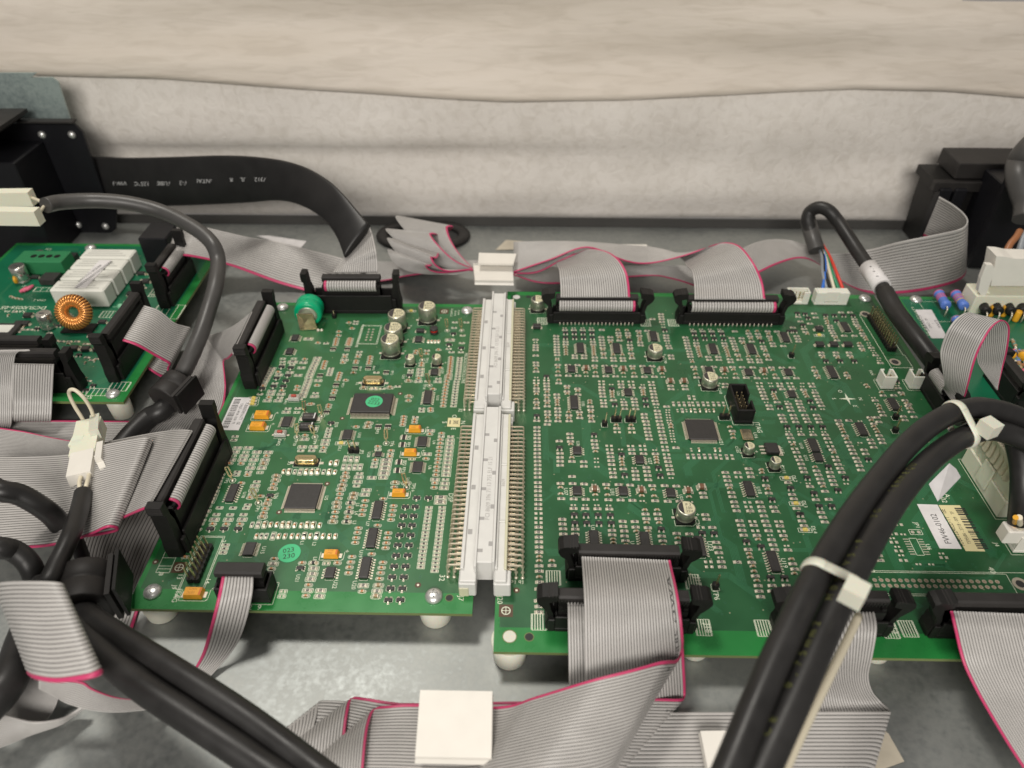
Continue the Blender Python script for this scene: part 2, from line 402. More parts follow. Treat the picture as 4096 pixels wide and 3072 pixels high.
def ribbon_mb(A, B, n, pink=None, seg=6, th=0.95, m='ribbon_grey', sub=4, mb=None, text=None):
    A = cat_rom(A, seg); B = cat_rom(B, seg); N = len(A); mid = (A + B) / 2
    T = np.gradient(mid, axis=0); X = B - A
    nr = np.cross(X, T); L = np.linalg.norm(nr, axis=1)
    for j in range(N):
        if L[j] < 1e-4: nr[j] = nr[j - 1] if j else (0, 0, 1)
        nr[j] /= np.linalg.norm(nr[j]) + 1e-12
    if n > 1: sub = 5; cut = np.array([0, .13, .36, .64, .87]); uu = np.append((np.arange(n)[:, None] + cut[None, :]).ravel(), n) / n
    else: uu = np.arange(sub + 1) / sub
    k = n * sub; w = (uu * n) % 1.0
    h = th / 2 * np.sqrt(np.clip(1 - ((2 * w - 1) * .94) ** 2, 0, 1)); h = np.maximum(h, th * .09)
    G = []
    for j in range(N):
        base = A[j] + np.outer(uu, X[j]); G.append(np.vstack([base + np.outer(h, nr[j]), (base - np.outer(h, nr[j]))[::-1]]))
    Kk = 2 * (k + 1); V = np.vstack(G); F = []; Mm = []
    def wm(i):
        i = i if i <= k else 2 * k + 1 - i
        i = min(i, k - 1); wi = i // sub
        if pink == 'A' and wi == 0: return 'ribbon_pink'
        if pink == 'B' and wi == n - 1: return 'ribbon_pink'
        if n > 1 and i % sub in (0, sub - 1) and 0 < i < k - 1: return 'ribbon_web'
        return m
    cm = [wm(i) for i in range(Kk)]
    cm = [wm(i) if i < k else (wm(2 * k - i) if i > k and i < 2 * k + 1 else wm(0)) for i in range(Kk)]
    cm[k] = cm[k - 1]; cm[Kk - 1] = cm[0]
    for j in range(N - 1):
        for i in range(Kk):
            i2 = (i + 1) % Kk
            F.append((j * Kk + i, j * Kk + i2, (j + 1) * Kk + i2, (j + 1) * Kk + i)); Mm.append(cm[i])
    mb = mb or MB(); mb.add(V, F, Mm, True)
    b = mb.n - len(V)
    for j in (0, N - 1):
        mb.F += [tuple(b + j * Kk + i for i in range(Kk))]; mb.M.append(mb.mi(m)); mb.SM.append(False)
    if text:                                   # printed marks along the cable, laid just above one wire
        s, t0, t1, uw, size = text
        gv, gf = text_geo(s, 1.0); x0, x1 = gv[:, 0].min(), gv[:, 0].max()
        out = []
        for x, y, _ in gv:
            t = (t0 + (t1 - t0) * (x - x0) / (x1 - x0)) * (N - 1); j = min(int(t), N - 2); fr = t - j
            a = A[j] * (1 - fr) + A[j + 1] * fr; xx = X[j] * (1 - fr) + X[j + 1] * fr; nn = nr[j] * (1 - fr) + nr[j + 1] * fr
            wd = np.linalg.norm(xx); out.append(a + xx * (uw + y * size / wd) + nn * (th / 2 + .06) * (1 if nn[2] > 0 else -1))
        mb.add(out, gf, 'ink')
    return mb
# ------------------------------------------------------------------ the setting
TRAY = -14.0
tray = MB()
tray.box(-520, 520, -260, 318, TRAY - 1.5, TRAY, 'galvanised')
tray = tag(tray.build('metal_tray'), 'galvanised sheet metal tray under the boards', kind='structure')
lip = MB(); lip.box(-520, 520, 318.2, 319.4, TRAY - 1.5, -6.6, 'lip_grey', .6); lip.build('rear_lip', tray)
def sm(t): t = np.clip(t, 0, 1); return t * t * (3 - 2 * t)
def wall_y(x, z):
    left = sm((120 - x) / 200.)
    y = 337.5 + np.where(z < 1, (1 - z) * .2, 0) + 5.5 * sm((z - 1) / 30.) - (6.5 * left + .8) * sm((z - 33) / 9.) + 14 * sm((z - 46) / 70.)
    y = y + 3.2 * np.sin(z / 13. + x / 170. + 1.2 * np.sin(x / 210.)) * sm((z - 66) / 30.) + 1.3 * np.sin(z / 6.1 - x / 120.) * sm((z - 72) / 30.)
    return y + .8 * np.sin(x / 55. + z / 19.) + .5 * np.sin(x / 23. - z / 13.)
def sheet(name, xs, zf, m, dy, th, label, cat=None, kind=None):
    X = np.linspace(xs[0], xs[1], 120); V = []; F = []; nz = 70
    for t in (0, 1):
        for x in X:
            z0, z1 = zf(x)
            for z in np.linspace(z0, z1, nz): V.append((x, wall_y(x, z) - dy(x, z) + t * th, z))
    n = len(X) * nz
    for t in (0, 1):
        for i in range(len(X) - 1):
            for j in range(nz - 1):
                q = (t * n + i * nz + j, t * n + (i + 1) * nz + j, t * n + (i + 1) * nz + j + 1, t * n + i * nz + j + 1)
                F.append(q if t == 0 else q[::-1])
    for i in range(len(X) - 1):
        F.append((i * nz, n + i * nz, n + (i + 1) * nz, (i + 1) * nz))
    b = MB(); b.add(V, F, m, True); o = b.build(name)
    return tag(o, label, cat, kind=kind)
sheet('wall', (-620, 620), lambda x: (-18, 330), 'plaster_sheet', lambda x, z: 0, 1.0, 'pale plaster textured covering behind the tray', kind='structure')
ex = []; ez = []
for u, v in ((-300, 150), (0, 155), (350, 166), (700, 191), (1106, 215), (1350, 214), (1600, 206), (1850, 196), (2050, 200), (2212, 212), (2500, 230)):
    p = at('V', u, v, 'y343'); ex.append(p[0]); ez.append(p[2])
sheet('overlapping_sheet', (-600, 600), lambda x: (float(np.interp(x, ex, ez)), 330), 'wood_sheet', lambda x, z: 3.2, 1.2,
      'beige wood grain sheet overlapping the top of the plaster covering', 'sheet')

# ------------------------------------------------------------------ component library (each at the origin, on the board's top)
def resistor(L, Wd, H, pad, vert=False, arr=False):
    b = MB(); hl = L / 2; hw = Wd / 2; pw = Wd * .56
    for s in (-1, 1):
        x0, x1 = s * (hl - .35), s * (hl + pad)
        xa, xb = min(x0, x1), max(x0, x1)
        b.box(xa, xb, -pw, pw, .02, .09, 'solder')
        hi = s * (hl - .02); lo = s * (hl + pad * .8)
        v = [(hi, -hw, .09), (lo, -hw * .95, .09), (lo, hw * .95, .09), (hi, hw, .09)]
        b.add(v + [(hi, -hw, H * .85), (hi, hw, H * .85)], [(0, 1, 4), (2, 3, 5), (1, 2, 5, 4), (0, 1, 2, 3)], 'solder')
        b.box(min(s * hl, s * (hl - L * .2)), max(s * hl, s * (hl - L * .2)), -hw, hw, .09, H, 'solder', .06)
    b.box(-hl * .61, hl * .61, -hw, hw, .09, H - .03, 'res_white')
    b.box(-hl * .56, hl * .56, -hw * .86, hw * .86, H - .03, H + .02, 'res_black')
    if L > 1.9:
        for k in range(3): b.box(-hl * .36 + k * hl * .27, -hl * .22 + k * hl * .27, -hw * .35, hw * .35, H + .02, H + .035, 'res_white')
    return b
def ceramic(L, Wd, H, pad, col):
    b = MB(); hl = L / 2; hw = Wd / 2
    for s in (-1, 1):
        a, c = sorted((s * (hl - .3), s * (hl + pad)))
        b.box(a, c, -hw * 1.1, hw * 1.1, .02, .09, 'solder')
        hi = s * (hl - .02); lo = s * (hl + pad * .8)
        b.add([(hi, -hw, .09), (lo, -hw * .9, .09), (lo, hw * .9, .09), (hi, hw, .09), (hi, -hw, H * .6), (hi, hw, H * .6)],
              [(0, 1, 4), (2, 3, 5), (1, 2, 5, 4)], 'solder')
        a, c = sorted((s * hl, s * hl * .55)); b.box(a, c, -hw, hw, .09, H, 'solder', H * .12)
    b.box(-hl * .56, hl * .56, -hw * .98, hw * .98, .09, H * .985, col, H * .12)
    return b
def ferrite():
    b = ceramic(2.0, 1.25, 1.0, .7, 'res_black'); return b
def sot(two_front=True):
    b = MB(); b.box(-1.5, 1.5, -.68, .68, .12, 1.05, 'chip_black', .12)
    lead = [(0, .55), (.35, .5), (.5, .12), (.95, .1), (.95, .02), (.35, .02), (.2, .42), (0, .42)]
    for x, s in (((-.95, -1), (.95, -1), (0, 1)) if two_front else ((-.95, 1), (.95, 1), (0, -1))):
        b.extr(lead, (x - .24, s * .66, 0), (0, s, 0), (0, 0, 1), (1, 0, 0), 0, .48, 'solder')
        b.box(x - .42, x + .42, s * .85, s * 1.7, .02, .1, 'solder'); 
        b.add([(x - .35, s * .9, .1), (x + .35, s * .9, .1), (x + .35, s * 1.6, .1), (x - .35, s * 1.6, .1), (x - .2, s * .95, .45), (x + .2, s * .95, .45)],
              [(0, 1, 5, 4), (1, 2, 5), (2, 3, 4, 5), (3, 0, 4)], 'solder')
    return b
def array4():
    b = MB(); b.box(-.75, .75, -1.5, 1.5, .1, .6, 'res_black', .06)
    for k in range(4):
        for s in (-1, 1):
            a, c = sorted((s * .55, s * 1.35)); b.box(a, c, -1.3 + k * .8 - .0, -.95 + k * .8 + .1, .03, .5, 'solder', .05)
    return b
def block_diode(L=4.4, Wd=3.4, H=2.2):
    b = MB(); b.box(-L / 2, L / 2, -Wd / 2, Wd / 2, .25, H, 'chip_black', .25)
    for s in (-1, 1):
        a, c = sorted((s * (L / 2 - .3), s * (L / 2 + .9))); b.box(a, c, -Wd * .32, Wd * .32, .03, .3, 'solder', .04)
        a, c = sorted((s * (L / 2 - .02), s * (L / 2 + .2))); b.box(a, c, -Wd * .28, Wd * .28, .3, 1.2, 'solder')
    return b
def pads(w, d, gap):
    b = MB()
    for s in (-1, 1):
        a, c = sorted((s * gap / 2, s * (gap / 2 + w)))
        b.box(a, c, -d / 2, d / 2, .02, .07, 'solder')
        x0, x1 = a + w * .15, c - w * .15
        b.add([(x0, -d * .35, .07), (x1, -d * .35, .07), (x1, d * .35, .07), (x0, d * .35, .07), ((x0 + x1) / 2, -d * .05, .2)], [(0, 1, 4), (1, 2, 4), (2, 3, 4), (3, 0, 4)], 'solder')
    return b
LIB = {  # kind: (part name, mesh builder, turned, silkscreen outline size or None)
    'r': ('resistor', resistor(2.0, 1.25, .5, .72), 0, None), 'c': ('capacitor', ceramic(1.6, .85, .85, .5, 'cap_tan'), 0, None),
    'C': ('capacitor', ceramic(3.2, 2.5, 2.0, .75, 'cap_brown'), 0, None), 't': ('transistor', sot(True), 0, None),
    'p': ('pads', pads(1.25, 1.35, .95), 0, None), 'q': ('pads', pads(.85, .9, .6), 0, None),
    'rv': ('resistor', None, 1, None), 'cv': ('capacitor', None, 1, None), 'pv': ('pads', None, 1, None), 'qv': ('pads', None, 1, None),
    'D': ('diode', block_diode(), 0, None), 'E': ('diode', block_diode(4.6, 2.7, 1.9), 0, None),
    # left board: parts framed by printed outlines
    's': ('resistor', resistor(1.6, .85, .45, .5), 0, (3.1, 1.5)), 'm': ('resistor', resistor(2.0, 1.25, .5, .65), 0, (4.2, 2.0)),
    'w': ('resistor', resistor(3.2, 1.6, .6, .7), 0, (5.4, 2.4)), 'o': ('capacitor', ceramic(1.6, .85, .85, .45, 'cap_orange'), 0, (3.2, 1.6)),
    'k': ('capacitor', ceramic(2.0, 1.25, 1.2, .6, 'cap_tan'), 0, (4.2, 2.1)), 'f': ('inductor', ferrite(), 0, (4.2, 2.1)),
    'e': ('pads', pads(.85, .9, .6), 0, (3.1, 1.6)), 'u': ('transistor', sot(False), 0, (3.4, 1.7)),
    'a': ('resistor_array', array4(), 1, (3.6, 2.6)),
}
BASE = {'rv': 'r', 'cv': 'c', 'pv': 'p', 'qv': 'q', 'sv': 's', 'mv': 'm', 'ov': 'o', 'kv': 'k', 'fv': 'f', 'av': 'a'}
for k in ('sv', 'mv', 'ov', 'kv', 'fv', 'av'):
    bs = LIB[BASE[k]]; LIB[k] = (bs[0], None, 1 - bs[2], bs[3])
def parse(view, spec):
    out = []; kind = None
    for tok in spec.split():
        if tok[-1] == ':': kind = tok[:-1]; continue
        if '>' in tok:
            ab, n = tok.split('*'); a, b = ab.split('>'); n = int(n)
            a = np.array([float(q) for q in a.split(',')]); b = np.array([float(q) for q in b.split(',')])
            ps = [at(view, *(a + (b - a) * i / (n - 1))) for i in range(n)]   # even spacing on the picture ...
            pa, pb = at(view, *a), at(view, *b); ps = [pa + (pb - pa) * i / (n - 1) for i in range(n)]  # ... replaced by even spacing on the board
        else: ps = [at(view, *[float(q) for q in tok.split(',')])]
        for p in ps: out.append((kind, p[0], p[1]))
    return out

def place(board, comps, silk, padmesh):
    byname = {}
    for kind, x, y in comps:
        nm, mb, turned, outl = LIB[kind]
        proto = LIB[BASE.get(kind, kind)][1]
        a = pi / 2 if turned else 0.0
        a += rng.uniform(-.035, .035); x += rng.uniform(-.06, .06); y += rng.uniform(-.06, .06)
        if outl and silk is not None:
            ow, oh = outl if not turned else outl[::-1]
            if nm == 'capacitor' or kind in ('f', 'fv'): silk.rect(x - ow / 2, x + ow / 2, y - oh / 2, y + oh / 2, .22, .045, 'silk', .45)
            elif kind == 'u':
                for s in (-1, 1): silk.line((x + s * ow / 2, y - .7), (x + s * ow / 2, y + 1.0), .16, .045, 'silk'); silk.line((x + s * ow / 2, y - .7), (x + s * .8, y - .9), .16, .045, 'silk')
            else: silk.rect(x - ow / 2, x + ow / 2, y - oh / 2, y + oh / 2, .22, .045, 'silk')
        if nm == 'pads': padmesh.merge(proto, (x, y, 0), a)
        else: byname.setdefault(nm, []).append((kind, x, y, a, proto))
    for nm, L in byname.items():
        L.sort(key=lambda q: (q[1] - CAMP[0]) ** 2 + (q[2] - CAMP[1]) ** 2)
        cache = {}
        for kind, x, y, a, proto in L[:100]:
            if id(proto) not in cache: cache[id(proto)] = proto.mesh(nm)
            obj(nm, cache[id(proto)], board, (x, y, 0), a)
        if len(L) > 100:
            b = MB()
            for kind, x, y, a, proto in L[100:]: b.merge(proto, (x, y, 0), a)
            tag(b.build(nm, board), kind='stuff')

PROTO = {}
def chip(board, x, y, w, l, h, nside, pitch, out, a=0.0, nend=0, silk=None, lead=None):
    """body w (x) by l (y); nside leads on the two x sides, nend on the y sides"""
    key = (w, l, h, nside, pitch, out, nend)
    if key not in PROTO:
        b = MB(); b.box(-w / 2, w / 2, -l / 2, l / 2, .15, h, 'chip_black', min(.3, h * .2))
        if not nend: b.add([(-w / 2 + .9 + .45 * cos(t), l / 2 - 1.1 + .45 * sin(t), h + .01) for t in np.arange(12) * pi / 6], [tuple(range(12))], 'res_black')
        rows = []
        for n, W2, s in ((nside, w, 1), (nside, w, -1), (nend, l, 1), (nend, l, -1)):
            if not n: continue
            wd = (lead or pitch * .40); r = MB()
            pr = [(-.1, h * .58), (out * .28, h * .58), (out * .55, .16), (out, .14), (out, .03), (out * .45, .03), (out * .18, h * .42), (-.1, h * .42)]
            for i in range(n):
                c = (i - (n - 1) / 2) * pitch
                r.extr(pr, (W2 / 2 * s, c - wd / 2, 0), (s, 0, 0), (0, 0, 1), (0, 1, 0), 0, wd, 'solder' if pitch > .9 else 'pad')
                r.box(*sorted((s * (W2 / 2 + out * .5), s * (W2 / 2 + out * 1.25))), c - wd * .62, c + wd * .62, .02, .06, 'solder')
            rows.append((r, pi / 2 if len(rows) >= 2 else 0.0))
        PROTO[key] = (b.mesh('chip'), [(r.mesh('pin_row'), aa) for r, aa in rows])
    bm, rows = PROTO[key]
    o = obj('chip', bm, board, (x, y, 0), a)
    for rm, aa in rows: obj('pin_row', rm, o, (0, 0, 0), aa)
    if silk is not None:
        silk.line((x - w * .42, y - l / 2 - .5), (x + w * .42, y - l / 2 - .5), .17, .045, 'silk')
        for s in (-1, 1): silk.line((x + s * w * .42, y - l / 2 - .5), (x + s * w * .42, y - l / 2 + .1), .17, .045, 'silk')
    return o
def chips(board, view, spec, silk):
    for tok in spec.split():
        k, xy = tok.split('@'); p = at(view, *[float(q) for q in xy.split(',')], .9)
        K = {'so8': (3.9, 4.9, 1.6, 4, 1.27, 1.15), 'so14': (3.9, 8.65, 1.6, 7, 1.27, 1.15), 'so16': (3.9, 9.9, 1.6, 8, 1.27, 1.15),
             'so16w': (4.0, 9.9, 1.6, 8, 1.27, 1.2), 'ts20': (4.4, 6.5, 1.1, 10, .65, 1.25), 'ts16': (4.4, 5.0, 1.1, 8, .65, 1.2),
             'ms8': (3.0, 3.0, 1.0, 4, .65, 1.1), 'ts24': (4.4, 7.0, 1.1, 11, .65, 1.25)}[k]
        chip(board, p[0], p[1], *K, silk=silk)

def ecap(board, x, y, d, h, lines, silk=None, wide=True):
    e = d / 2 * 1.04
    can = MB()
    can.lathe([(d / 2 * .97, 1.0), (d / 2, 1.25), (d / 2, 1.7), (d / 2 * .93, 1.95), (d / 2, 2.2), (d / 2, h - .45), (d / 2 * .96, h - .12), (d / 2 * .88, h)], 'alu', n=36)
    can.lathe([(d / 2 * .87, h + .005), (d / 2 * .865, h + .02)], 'can_top', n=36)
    # printed black segment on the left of the lid
    seg = [(d / 2 * .86 * cos(t), d / 2 * .86 * sin(t), h + .04) for t in np.linspace(radians(112), radians(248), 18)]
    can.add(seg, [tuple(range(len(seg)))], 'can_mark')
    for i, s in enumerate(lines):
        can.text(s, d * .24, (d * .12, d * (.20 - .22 * i), 0), 0, 'can_mark', h + .05)
    o = can.build('electrolytic_capacitor', board, (x, y, 0))
    b = MB(); c = e * .32
    pr = [(-e, -e), (e - c, -e), (e, -e + c), (e, e - c), (e - c, e), (-e, e)]
    b.extr(pr, (0, 0, 0), (1, 0, 0), (0, 1, 0), (0, 0, 1), .15, 1.05, 'black_plastic')
    b.build('base', o)
    t = MB()
    for s in (-1, 1): t = MB(); t.box(*sorted((s * e * .9, s * (e + d * .17))), -d * .07, d * .07, .03, .25, 'solder', .03); t.build('terminal', o)
   
    if silk is not None:
        g = e + .35
        silk.line((x - g, y - g), (x + g - c, y - g), .2, .045, 'silk'); silk.line((x + g - c, y - g), (x + g, y - g + c), .2, .045, 'silk')
        silk.line((x - g, y - g), (x - g, y - g * .35), .2, .045, 'silk'); silk.line((x - g, y + g * .35), (x - g, y + g), .2, .045, 'silk')
        silk.line((x + g + 1, y + g * .4), (x + g + 2.2, y + g * .4), .2, .045, 'silk'); silk.line((x + g + 1.6, y + g * .4 - .6), (x + g + 1.6, y + g * .4 + .6), .2, .045, 'silk')
    return o
def tant(board, x, y, L, Wd, H, txt, silk):
    b = MB(); l, w = L / 2, Wd / 2
    b.hexa([(-l, -w, .25), (l, -w, .25), (l, w, .25), (-l, w, .25), (-l + .1, -w + .15, H * .5), (l - .1, -w + .15, H * .5), (l - .1, w - .15, H * .5), (-l + .1, w - .15, H * .5)], 'tantalum')
    b.hexa([(-l + .1, -w + .15, H * .5), (l - .1, -w + .15, H * .5), (l - .1, w - .15, H * .5), (-l + .1, w - .15, H * .5), (-l + .35, -w + .4, H), (l - .35, -w + .4, H), (l - .35, w - .4, H), (-l + .35, w - .4, H)], 'tantalum')
    b.box(l - .35 - L * .12, l - .36, -w + .42, w - .42, H, H + .02, 'tantalum_stripe')
    b.text(txt, Wd * .36, (-L * .08, -w * .25, 0), pi, 'tantalum_ink', H + .03)
    b.text('35RC2', Wd * .26, (-L * .02, w * .45, 0), pi, 'tantalum_ink', H + .03)
    o = b.build('tantalum_capacitor', board, (x, y, 0))
    t = MB()
    for s in (-1, 1): t = MB(); t.box(*sorted((s * (l - .3), s * (l + 1.25))), -w * .62, w * .62, .03, .22, 'solder', .03); t.build('terminal', o)
   
    if silk is not None:
        X0, X1, Y0, Y1 = x - l - 1.8, x + l + 2.0, y - w - .6, y + w + .1
        silk.line((X0, Y1), (X0, Y0), .2, .045, 'silk'); silk.line((X0, Y0), (X1 - .7, Y0), .2, .045, 'silk'); silk.line((X1 - .7, Y0), (X1, Y0 + .8), .35, .045, 'silk'); silk.line((X1, Y0 + .8), (X1, Y1), .2, .045, 'silk')
        silk.line((X1 + .2, Y1 + .6), (X1 + 1.5, Y1 + .6), .2, .045, 'silk'); silk.line((X1 + .85, Y1), (X1 + .85, Y1 + 1.2), .2, .045, 'silk')
def crystal(board, x, y, txt, silk):
    b = MB(); n = 10
    def stad(hx, hy, z):
        out = []
        for s, a0 in ((1, -90), (-1, 90)):
            for i in range(n + 1): t = radians(a0 + 180 * i / n); out.append((s * (hx - hy) + hy * cos(t), hy * sin(t), z))
        return out
    rings = [stad(5.5, 2.3, 1.0), stad(5.5, 2.3, 1.3), stad(5.0, 1.85, 1.35), stad(5.0, 1.85, 3.5), stad(4.75, 1.6, 3.75)]
    k = len(rings[0]); V = sum(rings, [])
    F = [(j * k + i, j * k + (i + 1) % k, (j + 1) * k + (i + 1) % k, (j + 1) * k + i) for j in range(len(rings) - 1) for i in range(k)]
    b.add(V, F, 'brass_can', False); b.add(rings[-1], [tuple(range(k))], 'brass_can')
    b.text(txt, 1.1, (0, .1, 0), pi, 'pcb_side', 3.78, 1.1)
    o = b.build('crystal', board, (x, y, 0))
    c = MB(); c.box(-5.7, 5.7, -2.3, 2.3, .1, 1.0, 'black_plastic', .1); c.build('base', o)
    t = MB()
    for s in (-1, 1): t = MB(); t.box(*sorted((s * 5.2, s * 7.8)), -.7, .7, .03, .22, 'solder', .03); t.build('terminal', o)
   
    if silk is not None: silk.rect(x - 6, x + 6, y - 2.7, y + 2.7, .18, .045, 'silk')
def screw(board, x, y, d=7.2, a=.5, m='screw_metal', z=0.0):
    b = MB(); r = d / 2
    b.lathe([(r, 0), (r, .5), (r * .94, 1.1), (r * .8, 1.7), (r * .6, 2.15), (r * .34, 2.4), (.02, 2.45)], m, n=32)
    o = b.build('screw', board, (x, y, z), a)
    c = MB()
    for t in (0, pi / 2):
        v = [(-r * .55, -r * .10, 2.46), (r * .55, -r * .10, 2.46), (r * .55, r * .10, 2.46), (-r * .55, r * .10, 2.46)]
        v = [(p[0], p[1], 2.46 - (.22 if abs(p[0]) > r * .5 else 0)) for p in v]
        b2 = [(-r * .2, -r * .13, 2.44), (r * .2, -r * .13, 2.44), (r * .2, r * .13, 2.44), (-r * .2, r * .13, 2.44)]
        c.hexa(np.vstack([np.array([(-r * .52, -r * .11, 1.5), (r * .52, -r * .11, 1.5), (r * .52, r * .11, 1.5), (-r * .52, r * .11, 1.5)]), np.array([(-r * .52, -r * .11, 2.3), (r * .52, -r * .11, 2.3), (r * .40, r * .09, 2.47), (-r * .40, r * .09, 2.47)])]) @ rotz(t).T, 'screw_dark')
    c.build('slot', o)
    return o
def standoff(board, x, y, r=6.3):
    b = MB(); b.lathe([(r * .92, TRAY), (r * .99, TRAY + .8), (r * 1.03, TRAY + 4), (r * 1.08, -1.65)], 'nylon', n=32)
    return b.build('standoff', board, (x, y, 0))
def pin_header(board, x, y, nx, ny, pitch=2.54, h=8.5, tip='gold', silk=None, bend=0.0, name='pin_header'):
    b = MB()
    for i in range(nx):
        for j in range(ny):
            cx, cy = (i - (nx - 1) / 2) * pitch, (j - (ny - 1) / 2) * pitch; e = pitch / 2; c = .45
            pr = [(-e, -e + c), (-e + c, -e), (e - c, -e), (e, -e + c), (e, e - c), (e - c, e), (-e + c, e), (-e, e - c)]
            b.extr(pr, (cx, cy, 0), (.985, 0, 0), (0, .985, 0), (0, 0, 1), .05, 2.5, 'black_plastic')
    o = b.build(name, board, (x, y, 0))
    pm = MB(); pm.extr([(-.3, -.3), (.3, -.3), (.3, .3), (-.3, .3)], (0, 0, 0), (1, 0, 0), (0, 1, 0), (bend, bend * .4, 1), 2.4, h - .5, tip)
    q = h - .5
    pm.hexa([(-.3 + bend * q, -.3 + bend * .4 * q, q), (.3 + bend * q, -.3 + bend * .4 * q, q), (.3 + bend * q, .3 + bend * .4 * q, q), (-.3 + bend * q, .3 + bend * .4 * q, q),
             (-.12 + bend * h, -.12 + bend * .4 * h, h), (.12 + bend * h, -.12 + bend * .4 * h, h), (.12 + bend * h, .12 + bend * .4 * h, h), (-.12 + bend * h, .12 + bend * .4 * h, h)], tip)
    me = pm.mesh('pin')
    for i in range(nx):
        for j in range(ny): obj('pin', me, o, ((i - (nx - 1) / 2) * pitch, (j - (ny - 1) / 2) * pitch, 0), rng.uniform(-.1, .1))
    if silk is not None: silk.rect(x - nx * pitch / 2 - .25, x + nx * pitch / 2 + .25, y - ny * pitch / 2 - .25, y + ny * pitch / 2 + .25, .2, .045, 'silk')
    return o
def testpoint(board, view, x, y, tipx, tipy, silk):
    p = at(view, x, y); H = 8.0; q = at(view, tipx, tipy, H); lean = (q - np.array([p[0], p[1], H])) / H
    L = np.array([lean[0], lean[1], 1.0]); b = MB()
    b.lathe([(.9, 0), (.75, .4), (.35, .8), (.02, .9)], 'solder', n=14)
    w = 1.0
    b.extr([(-.35, .3), (.35, .3), (.35, 2.2), (w, 2.8), (w, H - .4), (w - .4, H), (.38, H), (.38, 3.1), (-.38, 3.1), (-.38, H), (-w + .4, H), (-w, H - .4), (-w, 2.8), (-.35, 2.2)], (0, 0, 0), (.97, .25, 0), L, (-.25, .97, 0), 0, .25, 'gold')
    b.box(-w + .1, w - .1, -.02, .2, 0, .5, 'gold', 0, frame=((lean[0] * (H - .6), lean[1] * (H - .6), H - .55), .25))
    b.build('test_point', board, (p[0], p[1], 0))
    if silk is not None: silk.ring(p[0], p[1], .045, 1.35, 1.55, 'silk', 18)
def traces(board, x0, x1, y0, y1, nb, seed, nv=260, avoid=()):
    r = np.random.RandomState(seed); b = MB()
    for _ in range(nb):
        n = r.randint(3, 9); x, y = r.uniform(x0 + 6, x1 - 6), r.uniform(y0 + 6, y1 - 6); ang = r.choice(8) * pi / 4; sp = r.choice([.5, .6])
        path = [(x, y, ang)]
        for k in range(r.randint(2, 5)):
            L = r.uniform(5, 28); x += cos(ang) * L; y += sin(ang) * L; ang += r.choice([-1, 1]) * pi / 4; path.append((x, y, ang))
        for i in range(n):
            pp = []
            for k, (px, py, aa) in enumerate(path):
                a0 = path[k - 1][2] if k else aa
                m = (a0 + aa) / 2 + pi / 2; off = (i - n / 2) * sp / max(.5, cos((aa - a0) / 2)); pp.append((px + cos(m) * off, py + sin(m) * off))
            for p, q in zip(pp, pp[1:]):
                if all(x0 + 2 < t[0] < x1 - 2 and y0 + 2 < t[1] < y1 - 2 for t in (p, q)): b.line(p, q, .2, .012, 'trace')
    tag(b.build('copper_traces', board), kind='stuff')
    c = MB()
    for _ in range(nv):
        x, y = r.uniform(x0 + 3, x1 - 3), r.uniform(y0 + 3, y1 - 3)
        c.disc(x, y, .02, .26, 'via' if r.rand() < .75 else 'via_tan', 8)
        c.ring(x, y, .018, .3, .46, 'trace', 10)
    tag(c.build('vias', board), kind='stuff')
def panel(board, x0, x1, y0, y1, border=(6, 6, 6, 6), green='pcb_green', th=1.6):
    b = MB(); b.box(x0, x1, y0, y1, -th, -.001, 'pcb_side'); 
    a, c, d, e = x0 + border[0], x1 - border[1], y0 + border[2], y1 - border[3]
    b.add([(a, d, .006), (c, d, .006), (c, e, .006), (a, e, .006)], [(0, 1, 2, 3)], green)
    for q in ((x0, x1, y0, d), (x0, x1, e, y1), (x0, a, d, e), (c, x1, d, e)):
        b.add([(q[0], q[2], .006), (q[1], q[2], .006), (q[1], q[3], .006), (q[0], q[3], .006)], [(0, 1, 2, 3)], 'pcb_border')
    return b.build('panel', board)
def label_quad(parent, view, corners, m, name, z=.12, th=.12):
    ps = [at(view, *c) for c in corners]
    b = MB(); b.hexa([(p[0], p[1], z - th) for p in ps] + [(p[0], p[1], z) for p in ps], m)
    return b, ps

